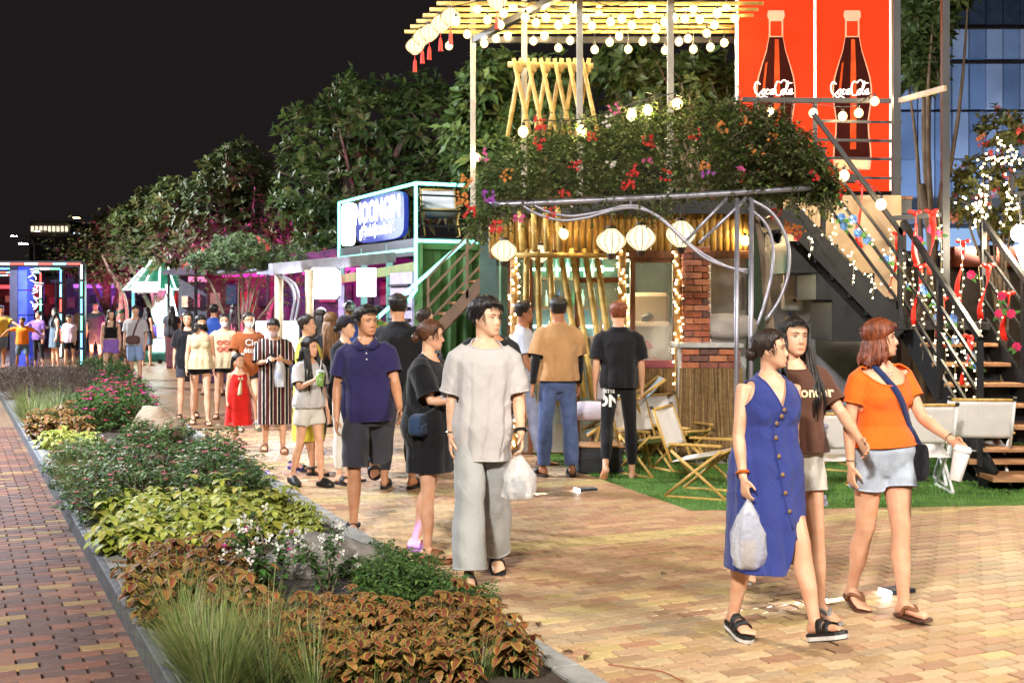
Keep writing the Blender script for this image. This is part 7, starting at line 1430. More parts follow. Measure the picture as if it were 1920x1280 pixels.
def bracelet(r, side, m, t=.93, rad=.031, thick=.005):
    A = r.arms[0 if side < 0 else 1]; e, w = A[2], A[3]; c = e+(w-e)*t; x, y, d = frame(w-e); mb = MB()
    mb.tube([c+x*math.cos(a)*rad*r.k+y*math.sin(a)*rad*r.k for a in np.linspace(0, 2*math.pi, 17)], thick, 6, caps=False); mb.build('bracelet', m, r.root)
def tshirt(m, **k): return dict(name='tee_shirt', mat=m, **k)
def plastic_bag(label, hand, h=.30, w=.16, content='#4a342c', seed=0):
    rnd = random.Random(seed); t = thing('plastic_bag', label, 'bag', (hand.x, hand.y, hand.z-h)); pm = mat('thin_plastic', (.93,.93,.95), .18, var=0, alpha=.38, spec=.8, bump=.6, bs=30)
    mb = MB(); rows = [(0,.55),(.04,.9),(.2,1),(.5,.95),(.72,.62),(.86,.30),(.94,.12),(1.0,.08)]; n = 20; vs = []
    for tt, s in rows:
        for i in range(n):
            a = 2*math.pi*i/n; q = 1+.16*math.sin(a*5+tt*7+seed)+.08*rnd.uniform(-1, 1); vs.append((hand.x+math.cos(a)*w/2*s*q, hand.y+math.sin(a)*w*.30*s*q, hand.z-h+h*tt))
    mb.add(vs, [(i*n+j, i*n+(j+1) % n, (i+1)*n+(j+1) % n, (i+1)*n+j) for i in range(len(rows)-1) for j in range(n)]+[tuple(range(n-1, -1, -1))])
    mb.build('film', pm, t, True)
    mb = MB(); mb.lathe([(.028,0),(.036,.005),(.042,.10),(.044,.115),(.03,.125)], (hand.x, hand.y, hand.z-h+.012), 14); mb.build('cup', mat('bag_cup_'+content, content, .4), t, True); return t
def cross_bag(label, r, hip, over, size, m, sm, behind=False, name='shoulder_bag'):
    """hip and over: local points where the bag hangs and where the strap crosses the shoulder"""
    t = thing(name, label, 'bag', W(r, hip)); c = W(r, hip); y = R(0); mb = MB(); w, d, h = size
    M = wmat(r.root).to_3x3(); prof = []
    for i in range(16): a = 2*math.pi*i/16; prof.append((math.copysign(abs(math.cos(a))**.6, math.cos(a))*w/2, math.copysign(abs(math.sin(a))**.6, math.sin(a))*h/2))
    fw = M @ Vector((0, -1, 0)); sx = M @ Vector((1, 0, 0)); mb.prism(prof, c-fw*d/2, sx, Vector((0, 0, 1)), fw*d); mb.prism([(a*.86, b*.5-h*.16) for a, b in prof], c+fw*d/2, sx, Vector((0, 0, 1)), fw*.012); mb.build('pouch', m, t, False, .006)
    from mathutils.bvhtree import BVHTree
    vv, ff = [], []
    for tm in (r.top.data, r.bodyo.data): n0 = len(vv); vv += [v.co.copy() for v in tm.vertices]; ff += [[n0+q for q in p.vertices] for p in tm.polygons]
    bv = BVHTree.FromPolygons(vv, ff)
    a = Vector(hip)+Vector((0, 0, h*.45)); b = Vector(over); 
    for sgn in (-1, 1):
        pts = []
        for i in range(15):
            q = a+(b-a)*(i/14); hit = bv.ray_cast(Vector((q.x, sgn*.6, q.z)), Vector((0, -sgn, 0))); 
            pts.append(W(r, (hit[0]+Vector((0, sgn*.006, 0))) if hit[0] is not None and abs(hit[0].y) < .3 else Vector((q.x, sgn*.05+q.y*.3, q.z))))
        mb = MB(); fwv = (M @ Vector((0, sgn, 0))); dirv = (pts[-1]-pts[0]).normalized(); sd = dirv.cross(fwv).normalized(); vs = []
        for p in pts: vs += [p-sd*.018, p+sd*.018, p+sd*.018+fwv*.004, p-sd*.018+fwv*.004]
        fs = []
        for i in range(14):
            for j in range(4): fs.append((i*4+j, i*4+(j+1) % 4, (i+1)*4+(j+1) % 4, (i+1)*4+j))
        mb.add(vs, fs); mb.build('strap', sm, t, True)
    return t
def collar(r, m, root):
    k = r.k
    for q in (-1, 1):
        mb = MB(); p = [(0,-.088,1.392),(q*.030,-.098,1.418),(q*.062,-.070,1.450),(q*.070,-.010,1.468),(q*.050,.060,1.478),(0,.082,1.480)]; o = [(q*.012,-.112,1.368),(q*.062,-.122,1.372),(q*.100,-.082,1.408),(q*.106,-.012,1.424),(q*.078,.082,1.432),(0,.108,1.434)]
        vs = [r.TM @ (Vector(v)*k) for v in p+o]; mb.add(vs, [(i, i+1, 7+i, 6+i) for i in range(5)]); ob = mb.build('collar', m, root, True); s = ob.modifiers.new('t', 'SOLIDIFY'); s.thickness = .005
    mb = MB(); mb.bar(r.TM @ Vector((0,-.118*k,1.375*k)), r.TM @ Vector((0,-.150*k,1.27*k)), .026*k, .006, (0,-1,0)); mb.build('placket', m, root)
    for z, y in ((1.345,-.129),(1.30,-.143)): mb = MB(); mb.lathe([(.001,0),(.006,.001),(.006,.003),(.001,.004)], r.TM @ Vector((0,y*k,z*k)), 10, axis=(0,-1,0)); mb.build('button', WHT, root, True)
def print_on(r, target, txt, size, m, x=0, z=1.2, shear=0, bold=.002, name='print', side=1):
    me = text_mesh(txt, size*r.k, shear, bold); k = r.k
    project_print(r, me, m, name, target, r.root, (lambda a, b: Vector((x*k+a*side, -.6*side, z*k+b)), Vector((0, side, 0))))
INK_W = mat('white_ink', (.8,.78,.74), .7, var=0); INK_R = mat('red_ink', '#c02a1e', .7, var=0); INK_D = mat('dark_ink', '#2a2a30', .7, var=0); INK_B = mat('blue_ink', '#8ac0e0', .7, var=0)

# --- woman in the blue dress
r1 = person('woman in a sleeveless blue buttoned dress looking aside, plastic bag in hand', G(1436,1200), 24, 1.59, True, ((-6,2,10,6,8),(24,3,9,10,-16)), ((6,13,14,2,60),(-12,9,16,6,40)), (44,-3,0), 1.10, twist=-5, tilt=2, lean=2, tone='light', hair=('dark','bun'), lod=0, seed=11,
    top=dict(name='dress', mat=c_navydress, hem=.355, ease=.02, sleeve=0, neck='v', skirt=(1.10,.212,.222,.055), amp=.010), shoes=('chunky', BLK, BLK, WHT))
def slit(r, x0, zs, sl):
    bm = bmesh.new(); bm.from_mesh(r.top.data); k = r.k; pl = [(Vector((x0*k, 0, zs*k)), Vector((s, 0, sl))) for s in (-1, 1)]
    for p, n in pl: bmesh.ops.bisect_plane(bm, geom=[f for f in bm.faces if f.calc_center_median().y < 0 and f.calc_center_median().z < zs*k+.05]+bm.edges[:]+bm.verts[:], dist=1e-5, plane_co=p, plane_no=n)
    bmesh.ops.delete(bm, geom=[f for f in bm.faces if f.calc_center_median().y < 0 and all((f.calc_center_median()-p).dot(n) < 0 for p, n in pl)], context='FACES'); bm.to_mesh(r.top.data); bm.free()
slit(r1, .055, .56, .30)
for o in list(KIDS.get(r1.top.as_pointer(), [])):
    if verts_np(o.data)[:,2].mean() < .5: bpy.data.objects.remove(o)
def dress_details(r):
    from mathutils.bvhtree import BVHTree
    tm = r.top.data; bv = BVHTree.FromPolygons([v.co for v in tm.vertices], [p.vertices for p in tm.polygons]); k = r.k; wood = mat('wood_button', '#8a6a48', .5)
    line = [(.0,1.255),(-.015,1.22),(-.038,1.18),(-.042,1.10),(-.034,1.0),(-.024,.90),(-.012,.80),(.004,.70),(.03,.60)]; pts = []
    for x, z in line:
        h = bv.ray_cast(Vector((x*k, -.6, z*k)), Vector((0, 1, 0)))
        if h[0]: pts.append(h[0])
    mb = MB(); mb.tube(spline(pts, 4), .0075, 6); mb.build('placket', c_navydress, r.root, True)
    for i, p in enumerate(spline(pts, 1)):
        if i < 8: mb = MB(); mb.lathe([(.001,0),(.011,.001),(.012,.004),(.008,.007),(.001,.007)], p+Vector((0, -.009, 0)), 10, axis=(0,-1,0)); mb.build('button', wood, r.root, True)
dress_details(r1); bracelet(r1, -1, mat('amber_beads', '#b05a20', .3), .86, .032, .008)
plastic_bag('clear plastic bag with a drink cup held by the woman in blue', hand_pos(r1, -1, .10), .36, .17, '#7a4a38', 1)
# --- girl in brown behind her
r2 = person('girl with long dark hair in a brown tee and white shorts', G(1486,1150), 10, 1.655, True, ((-18,2,38,8,42),(12,2,6,8,0)), ((0,8,14,4,35),(32,20,24,8,55)), (8,-2,3), 1.02, tone='light', hair=('black','long'), lod=0, seed=23,
    top=tshirt(c_brown, hem=.93, ease=.024, sleeve=.72, sleeve_r=.066, amp=.006), bottom=dict(name='shorts', mat=c_wshorts, length=.48, loose=.02), shoes=('flip', GREYR, GREYR))
print_on(r2, r2.top, 'wonder', .085, mat('cream_ink', '#d9c7a0', .7, var=0), x=.06, z=1.27)
# --- woman in orange
r3 = person('woman with auburn hair in an orange tee and light denim shorts', G(1655,1150), 16, 1.635, True, ((-8,-1,13,6,12),(12,-3,6,10,-4)), ((-4,10,14,2,40),(22,15,38,-6,58)), (52,-4,0), 1.10, twist=5, tilt=-2, lean=1, tone='light', hair=('auburn','bob'), lod=0, seed=35, part=.6,
    top=tshirt(c_orange, hem=.965, ease=.0118, sleeve=.52, sleeve_r=.061, neck='scoop', amp=.0045), bottom=dict(name='shorts', mat=c_denim, length=.43, loose=.024, flare=.02, amp=.006, waist=1.0), shoes=('flip', mat('brown_rubber', '#5a3a2c', .6), TANL))
bracelet(r3, -1, SILV, .9, .030, .003); bracelet(r3, 1, SILV, .9, .030, .003)
mb = MB(); k = r3.k; mb.tube([r3.TM @ Vector((math.sin(a)*.070*k, -math.cos(a)*.062*k-.012*k, (1.405+.028*abs(math.sin(a/2))-.022*(math.cos(a)+1)/2)*k)) for a in np.linspace(-2.2, 2.2, 24)], .0016, 5); mb.ball(r3.TM @ Vector((0, -.082*k, 1.375*k)), .009, 8, 6); mb.build('necklace', SILV, r3.root, True)
for s in (-1, 1): mb = MB(); mb.ball(r3.HM @ (Vector((s*.35,.0,.30))*r3.hh), .006, 8, 6); mb.build('earring', SILV, r3.root, True)
cross_bag('small black crossbody bag with navy strap on the woman in orange', r3, Vector((.20,-.06,.86))*r3.k, Vector((-.10,.0,1.44))*r3.k, (.10,.07,.21), cloth('bag_black_nylon', '#1c1a22'), cloth('navy_webbing', '#24305c'))
hc = hand_pos(r3, 1, .095); t = thing('takeaway_cup', 'tall white takeaway cup held by the woman in orange', 'cup', hc-Vector((0,0,.15)))
mb = MB(); ax = Vector((.24,0,1)); mb.lathe([(.030,-.165),(.032,-.163),(.044,-.01),(.044,.0)], hc, 20, axis=ax); mb.build('cup', mat('white_card', (.82,.8,.78), .45, var=.02), t, True)
mb = MB(); mb.lathe([(.047,-.008),(.048,.006),(.044,.008),(.042,.024),(.036,.027),(.001,.025)], hc, 20, axis=ax); mb.build('lid', mat('white_lid', (.85,.84,.82), .3, var=0), t, True)
# --- man in the white tee
r4 = person('young man in an oversized white tee and wide grey trousers', G(905,1088), 6, 1.755, False, ((15,1,6,6,-4),(-11,1,18,8,18)), ((-8,9,16,3,45),(8,10,20,5,62)), (46,-3,0), .88, twist=6, tilt=2, shw=.93, tone='fair', hair=('black','top'), lod=0, seed=41,
    top=tshirt(c_white, hem=.725, ease=.034, flare=.012, sleeve=.86, sleeve_r=.078, amp=.015, nd=.0), bottom=dict(name='trousers', mat=c_greyp, length=1.98, loose=.022, flare=.042, amp=.010, waist=1.0), shoes=('slide', BLK, BLK))
bracelet(r4, -1, SILV, .9, .032, .003); bracelet(r4, 1, mat('watch_strap', (.02,.02,.02), .4), .88, .033, .010)
plastic_bag('white carrier bag hanging from the hand of the young man in white', hand_pos(r4, 1, .10), .30, .20, '#8d8a88', 5)
# --- woman in black beside him, face turned away
r5 = person('woman in an oversized black tee dress turned away, hair pinned up', G(806,1046), 70, 1.61, True, ((4,2,4,6,0),(-6,2,10,8,8)), ((25,12,70,20,50),(5,10,30,6,40)), (30,4,0), 1.0, tone='light', hair=('brown','bun'), lod=0, seed=53,
    top=dict(name='tee_dress', mat=c_black, hem=.60, ease=.05, flare=.02, sleeve=.85, sleeve_r=.085, amp=.010), shoes=('slide', TANL, TANL))
cross_bag('dusty navy half-moon bag on the woman in black', r5, Vector((-.20,-.02,.95))*r5.k, Vector((.10,.0,1.44))*r5.k, (.24,.08,.15), cloth('bag_navy', '#2c3f5c'), cloth('thin_strap', '#3a3a40'))
# --- man in the navy polo
r6 = person('man in a navy polo shirt and charcoal shorts, striding', G(690,1000), 14, 1.70, False, ((6,3,4,10,0),(-26,3,62,8,46)), ((-6,10,18,2,45),(16,11,26,4,45)), (26,0,0), .98, twist=-6, tilt=-2, shw=.95, tone='mid', hair=('black','short'), lod=0, seed=61,
    top=dict(name='polo_shirt', mat=c_navy, hem=.83, ease=.030, flare=.004, sleeve=.66, sleeve_r=.076, neck='polo', amp=.007), bottom=dict(name='shorts', mat=c_char, length=.97, loose=.026, flare=.022, amp=.008), shoes=('sandal', BLK, BLK), extra=lambda r, root: collar(r, c_navy, root))

# --- people further back
r7 = person('man in black half hidden behind the young man in white', G(918,1000), 20, 1.74, False, STROLL, ((0,10,30,6,50),(-5,14,40,10,50)), (18,6,0), .98, tone='mid', hair=('dark','short'), lod=1, seed=71,
    top=tshirt(c_black, hem=.86, ease=.03, sleeve=.72, amp=.008), bottom=dict(name='trousers', mat=c_char, length=1.9, loose=.02), shoes=('slide', BLK, BLK))
r8 = person('man in a pale grey tee and pale jeans stepping onto the turf', G(982,868), 84, 1.76, False, ((16,2,6,6,0),(-20,2,42,8,34)), ((10,8,26,6,50),(-14,8,16,4,45)), (14,2,0), .92, tone='tan', hair=('dark','short'), lod=1, seed=73,
    top=tshirt(c_pale, hem=.84, ease=.03, sleeve=.75, sleeve_r=.074, amp=.008), bottom=dict(name='jeans', mat=c_pjean, length=1.9, loose=.014, amp=.006))
r9 = person('man in a tan tee with black arm sleeves and blue jeans, back turned', G(1046,893), 194, 1.78, False, ((-2,4,2,12,0),(3,5,3,14,0)), ((2,9,10,2,45),(-4,12,14,2,45)), (-6,-4,0), 1.0, tone='tan', hair=('black','short'), lod=1, seed=77,
    top=tshirt(c_tan, hem=.90, ease=.036, flare=.004, sleeve=.80, sleeve_r=.080, amp=.010), bottom=dict(name='jeans', mat=c_jean, length=1.95, loose=.018, flare=.012, amp=.008), shoes=('slide', mat('dark_brown_rubber', '#3a2a20', .6), BLK))
for A in r9.arms:
    mb = MB(); rings_tube(mb, lerp_pts(A[1], A[2], (.45,.7,1))+lerp_pts(A[2], A[3], (.2,.5,.98)), [q*r9.k for q in (.058,.053,.047,.046,.042,.031)]); mb.build('arm_sleeve', c_black, r9.root, True)
r10 = person('barefoot man in a black tee and black joggers, back turned', G(1160,897), 176, 1.735, False, ((4,4,3,10,0),(-14,4,22,10,26)), ((4,10,14,3,55),(-6,10,18,3,50)), (6,2,0), .90, tone='light', hair=('auburn','short'), lod=1, seed=79,
    top=tshirt(c_black, hem=.88, ease=.034, sleeve=.78, sleeve_r=.078, amp=.009), bottom=dict(name='joggers', mat=cloth('black_jogger', '#121115'), length=1.86, loose=.012, amp=.006))
print_on(r10, r10.bottom, 'ON', .155, INK_W, x=.105, z=.745, bold=.006, side=-1); print_on(r10, r10.bottom, 'NET12', .045, INK_W, x=.105, z=.84, side=-1)
t = thing('menu_sheet', 'white menu sheet held flat against the leg of the man in black joggers', 'menu', W(r10, r10.arms[1][3])); mb = MB(); hp_ = hand_pos(r10, 1, .08); mb.box(hp_+Vector((.03,-.04,.12)), (.012,.21,.30), R(20)); mb.build('sheet', mat('laminated_paper', (.72,.74,.8), .3, var=.05), t, bevel=.003)
r11 = person('girl in a white tee and white shorts sipping a green drink', G(580,912), 44, 1.39, True, ((-6,2,16,8,14),(8,2,4,8,0)), ((26,14,92,28,70),(4,8,14,4,40)), (20,2,0), .92, kid=.35, tone='light', hair=('black','long'), lod=1, seed=81,
    top=tshirt(c_white, hem=.89, ease=.034, sleeve=.78, sleeve_r=.075, amp=.008), bottom=dict(name='shorts', mat=c_wshorts, length=.52, loose=.03, flare=.02), shoes=('clog', BLK, BLK))
hc = hand_pos(r11, -1, .075); t = thing('drink_cup', 'clear plastic cup of green drink with a straw, held by the girl in white', 'cup', hc-Vector((0,0,.1)))
mb = MB(); mb.lathe([(.030,-.085),(.031,-.083),(.043,.045)], hc, 16); mb.build('cup', mat('green_drink', '#7d9a52', .25, var=.3, vs=40), t, True); mb = MB(); mb.lathe([(.044,.045),(.045,.052),(.03,.07),(.001,.074)], hc, 16); mb.build('lid', mat('clear_lid', (.8,.85,.85), .15, alpha=.5), t, True)
mb = MB(); mb.tube([hc+Vector((0,0,.06)), hc+Vector((.012,-.01,.17))], .005, 6); mb.build('straw', WHT, t)
r12 = person('woman in a yellow dress looking towards the stalls', G(578,888), 78, 1.61, True, STROLL, ((4,9,20,4,40),(0,9,14,4,40)), (12,-6,0), 1.06, tone='light', hair=('dark','crop'), lod=1, seed=83,
    top=dict(name='dress', mat=c_yellow, hem=.34, ease=.02, sleeve=.5, sleeve_r=.062, skirt=(1.08,.19,.22), amp=.008), shoes=('sandal', BLK, BLK))
r13 = person('woman in a maroon striped shirt dress looking down at her phone', G(514,848), 12, 1.57, True, STROLL2, ((22,10,78,34,50),(22,10,80,30,50)), (-10,26,0), 1.0, tone='light', hair=('black','bun'), lod=1, seed=85, mask=M_PINK,
    top=dict(name='shirt_dress', mat=c_stripe, hem=.34, ease=.035, flare=.01, sleeve=.95, sleeve_r=.082, neck='round', skirt=(1.02,.195,.215), amp=.012), shoes=('slide', TANL, TANL))
hc = (hand_pos(r13, -1, .06)+hand_pos(r13, 1, .06))/2; mb = MB(); mb.box(hc+Vector((-.05,0,.02)), (.075,.012,.15), 0, Matrix.Rotation(R(-50), 3, 'X')); solid('phone', 'dark phone held by the woman in the striped dress', 'phone', mb, mat('phone_glass', (.02,.02,.025), .15, var=0), bevel=.004)
hb = hand_pos(r13, 1, .07); t = thing('water_bottle', 'water bottle with a blue label hanging from a clear bag', 'bottle', hb-Vector((0,0,.3))); mb = MB(); mb.lathe([(.028,-.30),(.031,-.29),(.031,-.22),(.029,-.21),(.031,-.2),(.031,-.12),(.014,-.075),(.014,-.05)], hb, 14); mb.build('bottle', mat('clear_pet', (.75,.8,.88), .1, var=.05, alpha=.55), t, True)
mb = MB(); mb.lathe([(.0325,-.21),(.0325,-.15)], hb, 14); mb.build('wrapper', mat('blue_label', '#3a5ab0', .4), t, True); mb = MB(); mb.lathe([(.055,-.31),(.06,-.2),(.055,-.05),(.012,0)], hb, 12); mb.build('film', MATS['thin_plastic'], t, True)
def bow_dress(r, root):
    mb = MB(); k = r.k; top = Vector((.0,-.135*k,1.27*k)); mb.tube(spline([top, Vector((-.02*k,-.15*k,1.15*k)), Vector((-.05*k,-.17*k,.98*k))], 4), [.012*k+.002*i for i in range(9)], 6, flat=.3); mb.tube(spline([top, Vector((.0,-.15*k,1.15*k)), Vector((-.025*k,-.17*k,1.0*k))], 4), [.010*k+.002*i for i in range(9)], 6, flat=.3)
    for s in (-1, 1): mb.ball(top+Vector((s*.03*k,0,.01*k)), .025*k, 8, 6, sy=.5)
    mb.build('ribbon', c_cream, root, True); mb = MB()
    for s in (-1, 1): mb.ball(r.HM @ (Vector((s*.08+.22,-.25,.93))*r.hh), .075*r.hh*1.2, 8, 6)
    mb.build('hair_bow', WHT, root, True)
r14 = person('small girl in a red dress with a white ribbon and hair bow', G(447,845), 30, 1.10, True, ((2,2,4,6,0),(-22,2,50,8,44)), ((0,12,14,2,40),(6,14,30,2,40)), (26,-4,0), .95, kid=1, tone='fair', hair=('black','pony'), lod=1, seed=87,
    top=dict(name='dress', mat=c_red, hem=.42, ease=.02, sleeve=0, neck='wide', skirt=(1.2,.19,.27), amp=.016), shoes=('slide', mat('pink_rubber', '#d8a0a0', .5), mat('pink_rubber', '#d8a0a0', .5)), extra=bow_dress)
r15 = person('woman in a rust tee with white lettering and a white face mask', G(466,808), 14, 1.60, True, ((2,2,3,8,0),(24,3,50,8,20)), ((20,12,60,20,50),(6,10,20,4,40)), (10,2,0), 1.05, tone='light', hair=('black','bun'), lod=1, seed=89, mask=M_WHITE,
    top=tshirt(c_rust, hem=.78, ease=.045, flare=.01, sleeve=.85, sleeve_r=.082, amp=.009), bottom=dict(name='shorts', mat=c_black, length=.45, loose=.02), shoes=('flip', mat('green_rubber', '#5a7a5a', .6), GREYR))
print_on(r15, r15.top, 'Ciel', .13, INK_W, x=.05, z=1.26); print_on(r15, r15.top, 'étoilé', .11, INK_W, x=.05, z=1.15)
r16 = person('woman in a cream tee with a red looped emblem and a white face mask', G(420,783), 10, 1.57, True, STROLL, ((6,12,24,4,40),(8,10,40,12,40)), (6,2,0), .97, tone='light', hair=('black','pony'), lod=1, seed=91, mask=M_WHITE,
    top=tshirt(c_cream, hem=.80, ease=.036, sleeve=.85, sleeve_r=.078, amp=.008), bottom=dict(name='shorts', mat=c_black, length=.4, loose=.02), shoes=('slide', TANL, TANL))
def loops_emblem(r):
    me = bpy.data.meshes.new('e'); mb = MB(); s = .1*r.k
    for cx, cy in ((-.55,.55),(.55,.55),(-.55,-.55),(.55,-.55)):
        for q in (1, .55):
            pts = [Vector((cx*s+math.cos(a)*.5*s*q+.12*s*math.sin(2*a), cy*s+math.sin(a)*.42*s*q, 0)) for a in np.linspace(0, 2*math.pi, 15)]
            for i in range(14):
                a, b = pts[i], pts[i+1]; n = Vector((-(b-a).y, (b-a).x, 0)).normalized()*.055*s; mb.add([a-n, b-n, b+n, a+n], [(0,1,2,3)])
    k = r.k; project_print(r, mb.mesh('e'), INK_R, 'print', r.top, r.root, (lambda a, b: Vector((a, -.6, 1.16*k+b)), Vector((0, 1, 0))))
loops_emblem(r16)
r17 = person('woman in a cream peplum camisole and black shorts with a black mask', G(376,796), 16, 1.56, True, STROLL2, ((4,10,10,2,45),(0,9,16,4,45)), (16,2,0), .95, tone='fair', hair=('black','bob'), lod=1, seed=93, mask=M_BLACK,
    top=dict(name='camisole', mat=c_cream, hem=.86, ease=.012, sleeve=0, neck='tube', skirt=(1.10,.17,.225), amp=.012), bottom=dict(name='shorts', mat=c_black, length=.32, loose=.012), shoes=('flip', TANL, TANL))
def straps(r):
    mb = MB(); k = r.k
    for s in (-1, 1): mb.tube(spline([r.TM @ Vector(p) for p in ((s*.075*k,-.13*k,1.30*k),(s*.085*k,-.055*k,1.425*k),(s*.08*k,.06*k,1.40*k),(s*.07*k,.105*k,1.30*k))], 4), .004, 5)
    mb.build('shoulder_strap', r.top.data.materials[0], r.root)
straps(r17)
hc = hand_pos(r17, -1, .09); mb = MB(); mb.box(hc-Vector((0,0,.03)), (.075,.011,.15), R(40)); solid('phone', 'phone held low by the woman in the camisole', 'phone', mb, MATS['phone_glass'], bevel=.003)
r18 = person('woman in a loose black tee walking behind the camisole', G(352,785), 8, 1.60, True, STROLL, ((2,9,12,2,40),(2,9,12,2,40)), (-5,2,0), 1.0, tone='light', hair=('black','long'), lod=1, seed=95, top=tshirt(c_black, hem=.80, ease=.04, sleeve=.85, sleeve_r=.08, amp=.008), bottom=dict(name='shorts', mat=c_char, length=.6, loose=.02), shoes=('slide', BLK, BLK))
